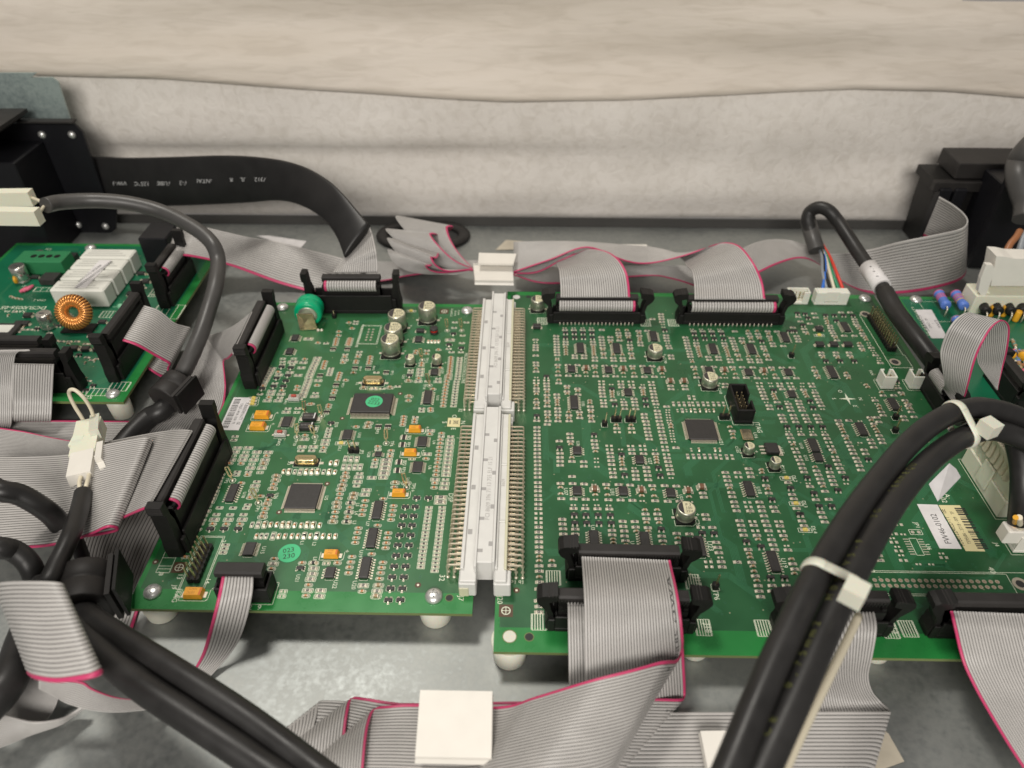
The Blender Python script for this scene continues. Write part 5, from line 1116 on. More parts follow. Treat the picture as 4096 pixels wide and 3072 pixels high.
# rear and front shrouded headers
HR1 = (np.array([16.5, 178.2]), np.array([66.5, 178.6])); HR2 = (np.array([91.5, 178.6]), np.array([146.5, 178.8]))
H17 = (np.array([20.5, 2.8]), np.array([61.5, 2.6])); H18 = (np.array([12.0, -19.5]), np.array([61.0, -19.8]))
box_header(RB, *HR1, 8.2, 8.0, 'hook', 20, pins=20); box_header(RB, *HR2, 8.2, 8.0, 'hook', 20, pins=20)
box_header(RB, *H17, 8.0, 9.5, 'hook', 20); box_header(RB, *H18, 8.0, 9.5, 'hook', 21)
H13 = (at('C3', 350, 560)[:2], at('C3', 1080, 560)[:2]); H12 = (at('C3', 1490, 580)[:2], at('C3', 2700, 590)[:2])
H13 = (np.array([H13[0][0], -19.8]), np.array([H13[1][0], -19.8])); H12 = (np.array([H12[0][0], -20]), np.array([H12[1][0], -20]))
box_header(RB, *H13, 8.0, 9.5, 'hook', 21); box_header(RB, *H12, 8.0, 9.5, 'hook', 21)
HRE = (at('B7', 700, 1560), at('B7', 690, 1210)); box_header(RB, np.array([209.3, 99.0]), np.array([209.3, 121.0]), 8.2, 10, 'hook', 19)

# ================================================================== the two pairs of edge connectors joining the boards
def edge_connector(board, y0, side):
    """side -1: half with its pins on the left board; +1: half with its pins on the right board. y0 = lowest pin row"""
    b = MB(); yA, yB = y0 - 8.2, y0 + 78.74 + 7.4
    if side < 0:
        b.box(-24.2, -17.9, yA, yB, .1, 9.2, 'din_grey', .35); b.box(-24.2, -22.9, yA + 5, yB - 1, 9.2, 10.6, 'din_grey', .2)
        b.box(-18.6, -11.9, yA + 6.5, yB + 2.0, .5, 12.2, 'din_grey', .3); b.box(-11.9, -10.9, yA + 6.5, yB + 2, .5, 12.8, 'din_grey', .15)
        b.box(-18.9, -17.9, yA + 4, yB + 2.8, 9.2, 13.1, 'din_grey', .2)
        b.box(-24.6, -18.0, yA - .6, yA + 6.2, .1, 8.0, 'din_grey', .4); b.box(-24.6, -20.8, yA - .9, yA + .2, .1, 5.5, 'din_aged', .3)
        for k in (14, 38, 62): b.box(-22.4, -20.6, y0 + k, y0 + k + 2.6, 9.21, 9.25, 'din_dark')
        for k in (3, 19, 35, 52, 68): b.box(-18.0, -15.8, y0 + k, y0 + k + 1.6, 12.21, 12.26, 'din_dark')
        for k in (6, 25, 44, 64): b.box(-13.6, -12.1, y0 + k, y0 + k + 2.2, 12.21, 12.26, 'din_dark')
        b.line((-17.95, y0 + 12), (-17.95, y0 + 74), .22, 12.28, 'ink')
        b.text('FCI 8609 396 71 13 755 ELF 15 21', 2.6, (-14.6, y0 + 37, 0), pi / 2, 'din_ink', 12.24, .98)
        hole = (-21.4, yA + 3.0)
    else:
        b.box(-10.8, -6.2, yA, yB, .1, 9.4, 'din_grey', .35); b.box(-7.3, -6.2, yA + 5, yB - 1, 9.4, 10.4, 'din_aged', .2); b.box(-10.8, -9.9, yA + 5, yB - 1, 9.4, 10.6, 'din_grey', .2)
        for k in (20, 52): b.box(-9.9, -7.3, y0 + k, y0 + k + .9, 9.4, 10.0, 'din_grey', .15)
        b.box(-11.2, -4.6, yA - .6, yA + 6.2, .1, 8.0, 'din_grey', .4); b.box(-11.0, -5.2, yB - 4, yB + .3, .1, 7.5, 'din_grey', .3)
        b.text('8609', 2.2, (-8.6, y0 + 42, 0), pi / 2, 'din_ink', 9.44)
        hole = (-7.9, yA + 3.0)
    b.ring(hole[0], hole[1], 8.02, 1.05, 1.45, 'din_dark', 20); b.disc(hole[0], hole[1], 8.03, 1.05, 'ink', 18)
    o = b.build('edge_connector', board)
    for row in range(3):
        z = 2.7 + 2.55 * row; xp = (-24.7 - 2.54 * row) if side < 0 else (-5.2 + 2.6 * row); xe = -23.6 if side < 0 else -6.4; dr = 1 if side < 0 else -1
        pm = MB(); r = .30
        path = [(xp, 0, .2), (xp, 0, z - .8), (xp + dr * .22, 0, z - .22), (xp + dr * .8, 0, z), (xe, 0, z)]
        w = .31
        V = []; F = []
        for j, (x, y, zz) in enumerate(path):
            t = np.array(path[min(j + 1, 4)]) - np.array(path[max(j - 1, 0)]); t /= np.linalg.norm(t); n = np.array([-t[2], 0, t[0]])
            for a, c in ((-w, -w), (w, -w), (w, w), (-w, w)): V.append(np.array([x, y + a, zz]) + n * c)
        for j in range(4):
            for i in range(4): F.append((j * 4 + i, j * 4 + (i + 1) % 4, j * 4 + 4 + (i + 1) % 4, j * 4 + 4 + i))
        pm.add(V, F, 'pin'); pm.lathe([(.85, .01), (.7, .2), (.42, .7), (.3, .75)], 'solder', (xp, 0, 0), 10)
        me = pm.mesh('contact_pin')
        for i in range(32): obj('contact_pin', me, o, (0, y0 + i * 2.54, 0))
for y0 in (0, 99.06): edge_connector(LB, y0, -1); edge_connector(RB, y0, 1)
# ================================================================== REAR LEFT POWER BOARD
PB = thing('circuit_board', 'small green power board at the left edge with white relays and a copper coil', 'circuit board', 'green circuit boards on the tray')
panel(PB, -345, -203.6, 101.8, 262, (2, 5, 7, 3), 'board_green_dark')
traces(PB, -340, -208, 106, 258, 30, 21, 200)
SL = MB(); PD = MB(); comps = []
rr = np.random.RandomState(4)
C('B4', 'r: 120,800 160,935 210,945 245,945 450,1035 500,1040 560,1040 620,1040 690,1060 740,1060 790,1065 430,420 200,1165 700,1170 740,1190 780,1180 c: 110,690 140,695 170,700 90,680 360,395 400,400 440,395 550,1060 640,1085 1150,590 1180,560 '
  'D: 600,1105 695,1110 790,1110 210,905 230,840 160,905 410,390 1060,665 1180,565 t: 480,915 640,1150 E: 1140,500 830,890 290,530 170,535 q: 130,945 300,920 340,925 600,1160 1200,500 1240,520 1260,640 1230,660')
for i in range(110):
    x, y = rr.uniform(-338, -222), rr.uniform(106, 182)
    if x > -262 and y > 160 or y < 135 and x < -240 or abs(x + 296) < 5 and abs(y - 150) < 9: continue
    comps.append((('r', 'c', 'cv', 'rv', 't')[rr.randint(5)], round(x / 2.2) * 2.2, round(y / 1.9) * 1.9))
for i in range(14): comps.append(('r' if i % 3 else 'c', -240.5 + (i % 2) * 4.6, 186 + i * 3.1)); comps.append(('rv', -232 + (i % 3) * 3, 168 + (i // 3) * 3.4))
place(PB, comps, SL, PD)
for x, y, w, d, h in ((565, 395, 9, 9, 4.5), (420, 560, 10, 9, 4.5), (40, 975, 14, 14, 2.5)):
    p = at('B4', x, y); b = MB(); b.box(-w / 2, w / 2, -d / 2, d / 2, .4, h, 'chip_black', .3)
    if h < 3: b.box(-w / 2 + 2, w / 2 - 3, -2, 5, h, h + .1, 'relay_white')
    o = b.build('chip', PB, (p[0], p[1], 0))
# relays
for i in range(4):
    y0 = 185.8 + i * 12.5; b = MB(); b.box(-279.6 , -247.4, y0, y0 + 10.9, .3, 12.2, 'relay_white', .8)
    for k in range(3): b.box(-277 + k * 1.0, -251 - k * 3, y0 + 2.2 + k * 2.6, y0 + 3.3 + k * 2.6, 12.2, 12.24, 'white_shade')
    b.build('relay', PB)
b = MB(); v = [at('B4', *c, 12.4) for c in ((600, 606), (690, 606), (900, 385), (800, 385))]; b.hexa([q for q in v] + [q + (0, 0, .15) for q in v], 'paper'); c = sum(v) / 4; dd = (v[2] - v[0]); aa = math.atan2(dd[1], dd[0])
for k in range(22): t = (k - 11) * 1.45; b.box(-.22, .22, -2.4, -.2, 0, .1, 'ink', 0, frame=((c[0] + cos(aa) * t, c[1] + sin(aa) * t, 12.56), aa))
b.text('NM12742 502NBP', 2.6, (c[0] - sin(aa) * 2.0, c[1] + cos(aa) * 2.0, 0), aa, 'ink', 12.6); b.build('barcode_label', PB)
def rcan(board, x, y, d, h):
    b = MB(); b.lathe([(d / 2 * .96, .2), (d / 2, .7), (d / 2, 1.6), (d / 2 * .92, 2), (d / 2, 2.5), (d / 2, h - .4), (d / 2 * .9, h)], 'alu_bright', n=28)
    b.box(-d * .25, d * .1, -.5, .5, h, h + .04, 'ink'); b.build('electrolytic_capacitor', board, (x, y, 0))
for x, y, d, h in ((400, 925, 8, 10), (345, 400, 7, 7.5), (190, 550, 9, 11)): p = at('B4', x, y); rcan(PB, p[0], p[1], d, h)
# copper wound toroid standing on the board
p = at('B4', 640, 945); c0 = np.array([p[0], p[1] + 2, 11.0]); ax = np.array([.12, -.86, .50]); ax /= np.linalg.norm(ax); X = np.cross(ax, (0, 0, 1)); X /= np.linalg.norm(X); Y = np.cross(X, ax)
b = MB(); R_, r_ = 6.5, 3.0; V = []; F = []; n1, n2 = 96, 12
for i in range(n1):
    a = 2 * pi * i / n1; e = X * cos(a) + Y * sin(a)
    for j in range(n2): t = 2 * pi * j / n2; V.append(c0 + e * (R_ + r_ * .95 * cos(t)) + ax * r_ * 1.05 * sin(t))
for i in range(n1):
    for j in range(n2): F.append((i * n2 + j, i * n2 + (j + 1) % n2, ((i + 1) % n1) * n2 + (j + 1) % n2, ((i + 1) % n1) * n2 + j))
b.add(V, F, 'cap_brown', True); o = b.build('toroid_coil', PB)
b = MB(); W_ = 34
for i in range(W_):
    a = 2 * pi * (i + .5) / W_; e = X * cos(a) + Y * sin(a); tl = (-X * sin(a) + Y * cos(a)) * .35
    path = [c0 + e * (R_ + (r_ + .35) * .95 * cos(t)) + ax * (r_ + .35) * 1.05 * sin(t) + tl * (t / pi - 1) for t in np.linspace(0, 2 * pi, 13)]
    b.tube(path, .56, 'copper_coil', 8, caps=False)
b.build('winding', o)
b = MB(); b.box(p[0] - 9, p[0] + 9, p[1] - 4, p[1] + 5, .2, 1.4, 'black_plastic', .3); b.build('mount', o)
# green terminal, tall black block, orange disc, green axial resistor
v0 = at('B4', 0, 430); b = MB(); b.box(-322, -291.5, 222, 236, .2, 9.5, 'terminal_green', .5)
for k in range(4): b.lathe([(2, 9.5), (2, 9.55)], 'black_plastic', (-297 - k * 5, 229, 0), 14)
b.build('terminal_block', PB)
p = at('B4', 230, 440); b = MB(); b.box(p[0] - 1.5, p[0] + 1.5, p[1] - 2, p[1] + 8, .2, 7, 'cream_plastic', .4); b.build('jumper', PB)
p0, p1 = at('B4', 1180, 400), at('B4', 1300, 400); b = MB(); b.box(-244.5, -226.5, 234, 256, .2, 20, 'black_metal', .7); b.build('black_relay', PB)
p = at('B4', 135, 575); b = MB(); b.lathe([(.3, 0), (2.6, .2), (2.8, .8), (2.6, 1.6), (.3, 1.9)], 'yellow_part', (p[0], p[1], 3.4), 18, (1, .2, 0)); b.build('disc_capacitor', PB)
p = at('B4', 1020, 755, 3); b = MB(); b.lathe([(.3, -8), (.3, -5), (1.7, -4.6), (1.9, -3.4), (1.6, -2.4), (1.6, 2.4), (1.9, 3.4), (1.7, 4.6), (.3, 5), (.3, 8)], 'green_resistor', p, 16, (1, .1, 0)); b.build('axial_resistor', PB)
for x, y in ((215, 615), (190, 620), (240, 605)):
    p = at('B4', x, y, 1.5); b = MB(); b.lathe([(.2, -3), (.9, -2.6), (1, 0), (.9, 2.6), (.2, 3)], 'pink_band', p, 10, (.3, 1, 0)); b.build('axial_resistor', PB)
for x, y, s, sz, a in ((190, 765, 'DCSU0056-05', 4.6, pi), (120, 795, 'AA 55 PA', 3.2, pi), (320, 705, 'CHA 2', 2.6, pi), (715, 1490, '25', 3.4, 0), (390, 295, 'C56', 2.4, pi), (870, 940, 'L3', 2.2, 0)):
    p = at('B4', x, y); SL.text(s, sz, p, a, 'silk', .06)
for x, y, w, h in ((785, 1445, 5, 2.6), (960, 1400, 4.6, 3.4), (870, 820, 4, 3), (1350, 800, 8, 7), (385, 620, 8, 2), (520, 465, 8, 2.4), (1260, 640, 3, 5)):
    p = at('B4', x, y)
    for k in range(5): SL.line((p[0] - w + k * w / 2, p[1] - h), (p[0] - w + k * w / 2, p[1] + h), .3, .045, 'silk')
    SL.rect(p[0] - w - .4, p[0] + w + .4, p[1] - h - .2, p[1] + h + .2, .25, .05, 'silk')
tag(SL.build('silkscreen', PB), kind='stuff'); tag(PD.build('solder_pads', PB), kind='stuff')
p = at('B4', 910, 1465); screw(PB, p[0], p[1], 7, .5); standoff(PB, p[0] + 1, p[1], 5.2)
p = at('B4', 730, 290); screw(PB, p[0], p[1], 7, .2)
HP1 = (np.array([-214.5, 121.5]), np.array([-214.5, 164.0])); HP2 = (np.array([-214.0, 190]), np.array([-214.0, 224.0])); HP3 = (np.array([-290.0, 112.5]), np.array([-232.5, 112.5])); HP4 = (np.array([-300.0, 127.0]), np.array([-249.5, 127.0]))
box_header(PB, *HP1, 9, 12, 'tall', 30); box_header(PB, *HP2, 9, 12, 'tall', 30); box_header(PB, *HP3, 9, 13, 'tall', 25); box_header(PB, *HP4, 9, 11, 'tall', 22)

# ================================================================== REAR RIGHT BOARD
FB = thing('circuit_board', 'green board at the right rear edge with two blue banded resistors and a label', 'circuit board', 'green circuit boards on the tray')
panel(FB, 226.5, 345, 40, 206.6, (2, 5, 7, 3), 'board_green_dark')
traces(FB, 232, 330, 100, 200, 20, 33, 120)
SL = MB(); PD = MB()
p = at('T1', 280, 1120); screw(FB, p[0], p[1], 7, .3)
def axial(board, a, b_, r, m, bands, z, name='axial_resistor', lead='solder'):
    a = np.array(a); b_ = np.array(b_); d = b_ - a; L = np.linalg.norm(d); d /= L
    b = MB(); b.lathe([(r * .5, 0), (r * .92, .25), (r, L * .08), (r, L * .16), (r * .88, L * .22), (r * .88, L * .78), (r, L * .84), (r, L * .92), (r * .92, L - .25), (r * .5, L)], m, a, 20, d)
    o = b.build(name, board)
    for i, (t, mm) in enumerate(bands):
        b = MB(); rr2 = r * 1.02 if (t < .18 or t > .82) else r * .91; b.lathe([(rr2, 0), (rr2, L * .05)], mm, a + d * L * t, 20, d); b.build('band', o)
    b = MB(); b.tube(np.array([a - d * 2.2 - (0, 0, z - .2), a - d * 2.4 - (0, 0, 1.2), a - d * 1.5, a]), .42, lead, 8); b.tube(np.array([b_, b_ + d * 1.5, b_ + d * 2.4 - (0, 0, 1.2), b_ + d * 2.2 - (0, 0, z - .2)]), .42, lead, 8); b.build('lead', o)
axial(FB, at('T1', 680, 985, 6), at('T1', 830, 1225, 6), 2.9, 'blue_resistor', [(.05, 'pink_band'), (.28, 'pink_band'), (.38, 'pink_band'), (.48, 'pink_band')], 6)
axial(FB, at('T1', 980, 990, 6), at('T1', 1150, 1240, 6), 2.9, 'blue_resistor', [(.05, 'pink_band'), (.28, 'pink_band'), (.38, 'cap_orange'), (.48, 'pink_band'), (.6, 'yellow_part')], 6)
axial(FB, at('T1', 985, 1440, 5), at('T1', 1080, 1580, 5), 2.7, 'blue_resistor', [(.12, 'cap_orange')], 5)
for i in range(5):
    x = 1460 + i * 222; p0 = at('T1', x, 1165, 6); p1 = at('T1', x + 85, 1330, 6)
    axial(FB, p0, p1, 2.9, 'black_plastic', [], 6, 'diode')
    if i < 4:
        p = at('T1', x + 135 + 0, 1490 if i > 1 else 1400); b = MB(); b.lathe([(1.7, .3), (1.8, 1), (1.8, 6.5), (1.5, 7)], 'yellow_part', (p[0], p[1], 0), 16); b.build('yellow_capacitor', FB)
p = at('T1', 1340, 1270, 2); b = MB(); b.lathe([(.5, -1.4), (2.2, -1), (2.4, 0), (2.2, 1), (.5, 1.4)], 'yellow_part', p, 16, (1, .3, 0)); b.build('disc_capacitor', FB)
b = MB(); q = [at('T1', *c) for c in ((560, 1800), (850, 1800), (560, 1290), (270, 1290))]; quadz(b, q, 'paper', .03, .16); c = sum(q) / 4; dv = (q[3] - q[0]); aa = math.atan2(dv[1], dv[0]); nx_ = np.array([sin(aa), -cos(aa), 0])
for i, (s, sz) in enumerate((('SUB0070A7-TT', 2.6), ('TS9572 - 09', 2.0), ('1', 1.6), ('WARTE', 2.4))): b.text(s, sz, c - nx_ * (4.2 - i * 2.6), aa, 'ink', .18)
b.build('paper_label', FB)
for i in range(14): p = at('T1', 250 + i * 22, 1250 + i * 38); SL.text('ABMT'[i % 4], 2.2, (p[0] - 1, p[1], 0), A90, 'silk', .06)
p = at('T1', 620, 1260); SL.rect(p[0] - 7, p[0] + 22, p[1] - 14, p[1] + 7, .2, .045, 'silk')
rr = np.random.RandomState(3)
cols = ['teal_resistor', 'teal_resistor', 'cap_tan', 'pink_band', 'blue_resistor', 'teal_resistor', 'brown_wire']
for i in range(26):
    x, y = rr.uniform(1940, 2230), rr.uniform(620, 1330); p = at('B7', x, y, 2); a = rr.choice([.2, 1.4]) + rr.uniform(-.2, .2)
    d = np.array([cos(a), sin(a), 0]) * rr.uniform(2.2, 3.2); axial(FB, p - d, p + d, 1.0, cols[i % 7], [(.3, 'pcb_side'), (.6, 'brown_wire')], 2)
for x, y in ((2020, 800), (2200, 830), (2180, 1250)):
    p = at('B7', x, y, 4); b = MB(); b.lathe([(.5, -1.3), (2.4, -1), (2.8, 0), (2.4, 1), (.5, 1.3)], 'yellow_part', p, 16, (.8, .6, 0)); b.build('disc_capacitor', FB)
HF = (np.array([232.5, 100.0]), np.array([232.5, 126.0]))
HS = (at('B7', 1990, 1400), at('B7', 1560, 1050)); HS = (np.array([247.5, 104.0]), np.array([247.5, 128.0])); box_header(FB, *HS, 9, 12, 'hook', 18)
tag(SL.build('silkscreen', FB), kind='stuff')
b = MB(); b.box(262, 330, 188, 202, .2, 13, 'cream_plastic', .6); b.build('power_socket', FB)

# ================================================================== brackets and boxes at the rear
t = thing('mounting_bracket', 'tall black bracket plate with small silver screws at the left rear', 'bracket')
yb = 303.0
b = MB(); c = [at('B1', *q, 'y303') for q in ((110, 590), (590, 590), (660, 660), (840, 1170), (935, 1290), (930, 1440), (880, 1480), (500, 1480), (-300, 1480), (-300, 590))]
pr = [(q[0], q[2]) for q in c]; b.extr(pr, (0, yb, 0), (1, 0, 0), (0, 0, 1), (0, 1, 0), 0, 2.0, 'black_metal'); b.build('plate', t)
b = MB(); c = [at('B1', *q, 'y296') for q in ((-400, 500), (170, 500), (180, 530), (110, 590), (-400, 820))]; b.extr([(q[0], q[2]) for q in c], (0, 262, 0), (1, 0, 0), (0, 0, 1), (0, 1, 0), 0, 41, 'black_soft')
b.build('hood', t)
b = MB(); b.box(-420, -325, 266, 302.5, TRAY, 55, 'black_metal', .8); b.build('body', t)
b = MB(); a_ = at('B1', 150, 582, 'y301'); e_ = at('B1', 600, 582, 'y301'); b.box(a_[0], e_[0], 298.5, 304.5, a_[2], a_[2] + 1.6, 'black_soft', .4); b.build('flange', t)
for x, y in ((340, 680), (580, 680), (630, 1405), (850, 1415)):
    p = at('B1', x, y, 'y303'); b = MB(); b.lathe([(2.6, 0), (2.5, .8), (1.7, 1.8), (.5, 2.2), (.02, 2.3)], 'screw_metal', p, 20, (0, -1, 0)); b.build('screw', t)
b = MB(); c = [at('B1', *q, 'y312') for q in ((-300, 185), (290, 185), (250, 222), (420, 222), (468, 262), (590, 640), (-300, 640))]
b.extr([(q[0], q[2]) for q in c], (0, 312, 0), (1, 0, 0), (0, 0, 1), (0, 1, 0), 0, 1.5, 'galvanised_bracket')
tag(b.build('steel_bracket'), 'bare galvanised steel plate with a notched corner standing behind the black bracket', 'bracket')
t = thing('module_housing', 'black plastic housing with a slot at the right rear corner of the tray', 'housing')
zt = at('N2', 1800, 385, 'y264')[2]; b = MB(); b.box(302.5, 430, 269, 318, TRAY, zt - 9, 'black_metal', .8)
b.box(302, 430, 264, 268.8, TRAY, zt, 'black_metal', .4); b.build('body', t)
b = MB(); q0 = at('N2', 1650, 265, 'y300'); b.box(q0[0], 430, 291, 318, 38, q0[2], 'black_soft', .6); b.build('cover', t)
b = MB()
s0, s1 = at('N2', 1290, 915, 'y303.6'), at('N2', 1450, 480, 'y292')
b.extr([(278.5, TRAY), (303, TRAY), (303, 37), (272, 37), (272, 31), (276, 28)], (0, 293, 0), (1, 0, 0), (0, 0, 1), (0, 1, 0), 0, 24, 'black_plastic')
b.box(272, 303.4, 288, 294, 30, 37, 'black_soft', .5); b.box(276, 284, 285.5, 293, TRAY, 33, 'black_metal', .8); b.box(286, 294, 285.5, 293, TRAY, 33, 'black_metal', .8); b.build('slot', t)
# grommet ring in the tray
p = at('B2', 1400, 700, TRAY); b = MB(); n1, n2 = 48, 10; V = []; F = []
pl, pr_ = at('B2', 1025, 690, TRAY), at('B2', 1770, 690, TRAY); Rr = (pr_[0] - pl[0]) / 2 - 4
for i in range(n1):
    a = 2 * pi * i / n1
    for j in range(n2): t_ = 2 * pi * j / n2; V.append(((pl[0] + pr_[0]) / 2 + (Rr + 4.5 * cos(t_)) * cos(a), p[1] + (Rr * .62 + 4.5 * cos(t_)) * sin(a), TRAY + 1.6 + 2.4 * sin(t_)))
for i in range(n1):
    for j in range(n2): F.append((i * n2 + j, i * n2 + (j + 1) % n2, ((i + 1) % n1) * n2 + (j + 1) % n2, ((i + 1) % n1) * n2 + j))
b.add(V, F, 'black_soft', True); b.disc((pl[0] + pr_[0]) / 2, p[1], TRAY + .3, Rr - 2, 'ink', 36, ry=Rr * .62 - 2); tag(b.build('cable_grommet'), 'black rubber grommet ring in the tray where the rear ribbons pass through', 'grommet')

# ================================================================== RIBBON CABLES
RG = 'grey ribbon cables'
def cable_thing(label): return thing('ribbon_cable', label, 'ribbon cable', RG)
def rib(parent, A, B, n, pink=None, name='ribbon', **k): return ribbon_mb(A, B, n, pink, **k).build(name, parent)
def V2(spec):   # "x,y,z|x,y,z ..." -> two edges
    A = []; B = []
    for tkn in spec.split():
        a, b = tkn.split('|'); A.append(a); B.append(b)
    return ' '.join(A), ' '.join(B)
def rib2(parent, view, spec, n, pink=None, **k):
    a, b = V2(spec); return rib(parent, pts(view, a), pts(view, b), n, pink, **k)
# front, forty-way and thirty-four-way folding to the left
t = cable_thing('wide grey ribbon from the front connector marked J17, twisting under the big white clip')
rib2(t, 'V', '1449,1212,13|1256,1204,13 1466,1290,24|1262,1300,25 1476,1370,18|1266,1480,8 1475,1402,9|1280,1580,-2 1465,1424,10|1330,1640,0 1443,1427,17|1312,1690,6 1421,1430,19|1270,1730,11 1364,1446,20|1200,1750,15 1279,1468,18|1110,1755,16 1165,1503,9|1010,1765,10 1080,1526,0|940,1775,2 906,1521,-5|780,1770,-4 845,1524,-6|660,1765,-6 812,1530,-8|560,1750,-8 799,1555,-4|555,1775,-4 791,1600,-2|560,1810,-2 783,1690,-2|570,1890,-2', 34, 'A', seg=8, text=('AWG 28 FLAT CABLE', .03, .30, .075, 1.7))
plug(t, H17[0] + (1, 0), H17[1] - (1, 0), (0, -1), 4, 15.5, 34, loop=False, teeth=34)
t = cable_thing('ribbon from the front connector marked J18, folded square and running left under the J17 ribbon')
rib2(t, 'V', '1466,1300,14|1226,1303,14 1474,1358,14|1227,1360,15 1479,1444,0|1229,1484,3 1481,1489,-11|1231,1680,-11.5 1479,1506,-12|1235,1790,-12.5 1462,1509,-8|1200,1800,-8 1398,1509,-7|1130,1800,-7 1200,1514,-8|950,1800,-8 907,1519,-10|700,1790,-10 849,1517,-10|600,1780,-10 790,1508,-10|500,1745,-10 762,1508,-11.5|455,1735,-11.5 752,1539,-8|450,1760,-8 746,1584,-8|450,1800,-8 735,1690,-8|455,1890,-8', 40, 'A', seg=8, text=('E31 9L A', .30, .36, .10, 1.9))
plug(t, H18[0] + (1, 0), H18[1] - (1, 0), (0, -1), 4, 18.5, 40, loop=False, teeth=40)
t = cable_thing('lowest and leftmost of the three folded ribbons left of the big white clip')
rib2(t, 'V', '900,1530,-12.6|600,1790,-12.6 760,1516,-12.6|500,1770,-12.6 705,1513,-12.6|440,1750,-12.6 690,1518,-13|400,1745,-13 684,1545,-11.5|395,1775,-11.5 672,1600,-11|390,1830,-11 660,1690,-11|390,1890,-11', 34, None, m='ribbon_grey')
t = cable_thing('ribbon from the front connector marked J13, folded flat to run left along the bottom')
rib2(t, 'V', '1888,1316,13|1700,1312,13 1894,1358,15|1708,1360,15 1885,1415,7|1722,1420,8 1876,1458,-3|1738,1465,-1 1884,1492,-9|1747,1495,-9 1903,1516,-12.8|1760,1570,-12.8 1921,1534,-12|1850,1768,-12 1897,1537,-9.6|1815,1770,-9.6 1700,1538,-9.6|1650,1770,-9.6 1400,1539,-11|1390,1770,-11 1200,1540,-12.5|1150,1772,-12.5', 26, 'B', seg=8)
plug(t, H13[0] + (2, 0), H13[1] - (2, 0), (0, -1), 4, 20, 26, loop=False, teeth=26)
t = cable_thing('grey ribbon with a pink left edge leaving the frame at the lower right corner')
rib2(t, 'V', '2052,1321,15|2290,1330,15 2061,1358,15|2300,1370,15 2072,1406,12|2315,1420,12 2084,1443,9|2330,1465,10 2109,1494,6|2360,1530,7 2137,1543,4|2390,1590,5 2180,1614,2|2430,1660,2 2230,1690,0|2480,1740,0', 36, 'A')
plug(t, H12[0] + (2, 0), H12[1] - (2, 0), (0, -1), 4, 20, 36, loop=False)
# rear headers
t = cable_thing('ribbon looping down into the left one of the two rear connectors on the big board')
rib(t, pts('B3', '110,995,4 300,985,6 500,885,14 700,805,20 850,815,25 955,880,27 1018,980,25 1040,1080,21 1048,1185,16'), pts('B3', '110,760,6 250,745,8 380,800,8 440,880,10 462,935,15 474,965,20 480,1020,21 486,1100,18 487,1185,16'), 30, 'A')
plug(t, HR1[0] + (1.5, 0), HR1[1] - (1.5, 0), (0, -1), 3, 15.5, 30, pinkend='B')
t = cable_thing('ribbon looping down into the right one of the two rear connectors on the big board')
rib(t, pts('B3', '110,985,7 400,885,15 700,782,22 1000,890,14 1200,912,10 1480,850,16 1720,765,24 1850,748,27 1950,790,29 2050,920,27 2112,1060,21 2135,1200,16'), pts('B3', '110,740,9 400,735,10 700,742,8 1000,765,2 1200,780,0 1380,820,4 1465,880,9 1500,930,15 1540,970,21 1555,1030,21 1562,1100,18 1565,1200,16'), 30, 'A')
plug(t, HR2[0] + (2, 0), HR2[1] - (1.5, 0), (0, -1), 3, 15.5, 30, pinkend='B')
t = cable_thing('long ribbon standing on edge behind the boards and curling into the black housing')
rib(t, pts('N2', '1530,575,46 1640,640,46 1725,710,44 1757,775,41 1700,835,38 1500,882,31 1200,942,22 950,1005,10 640,1035,4 450,965,2 300,925,0 120,930,2 -60,1000,4 B3:1800,940,0 B3:1400,930,-4 B3:900,930,-8 B3:400,930,-8 B3:100,930,-4'),
    pts('N2', '1400,890,14 1560,960,8 1690,1050,2 1742,1170,-4 1690,1250,-7 1500,1312,-10 1250,1352,-12 1000,1357,-12.6 800,1290,-10 560,1120,-4 420,1070,-1 250,1110,0 60,1200,0 B3:1800,1150,-6 B3:1400,1040,-6 B3:1160,1012,-8 B3:420,1075,-8 B3:100,1005,-4'), 18, 'B')
# bundle fanning out of the grommet
for lab, a, b_ in (('topmost of the four ribbons fanning out of the black grommet', '1790,948,4 1690,840,8 1615,720,12 1590,625,14', '1650,968,2 1440,835,5 1275,680,10 1173,548,13'),
                   ('second ribbon from the top fanning out of the black grommet', '1790,952,5 1650,890,11 1530,780,17 1455,680,19', '1640,975,3 1400,872,7 1200,745,13 1093,646,17'),
                   ('third ribbon from the top fanning out of the black grommet', '1790,956,6 1600,975,11 1500,930,16 1465,862,20', '1650,985,4 1380,930,8 1200,838,13 1103,716,18'),
                   ('lowest of the four ribbons fanning out of the black grommet', '1790,962,5 1560,985,9 1450,965,13 1420,920,17', '1650,1000,3 1330,985,6 1165,910,10 1106,800,14')):
    t = cable_thing('grey ribbon, ' + lab); A = pts('B2', a); B = pts('B2', b_)
    gc = np.array([(pl[0] + pr_[0]) / 2, p[1], TRAY]); A = np.vstack([A, A[-1] + (3, 6, -3), gc + (12, 2, -1)]); B = np.vstack([B, B[-1] + (2, 8, -4), gc + (-10, 6, -1)])
    rib(t, A, B, 26, 'A')
t = cable_thing('ribbon passing behind the tall connector of the left board towards the rear white clip')
rib(t, pts('B2', '1900,968,2 1790,970,0 1450,990,-5 1250,1015,-9 1120,1045,-11 900,1075,-12 700,1100,-12.5'), pts('B2', '1900,900,2 1790,890,0 1450,905,-7 1250,905,-11 1100,900,-12.5 900,900,-12.7 700,900,-12.8'), 26, 'A')
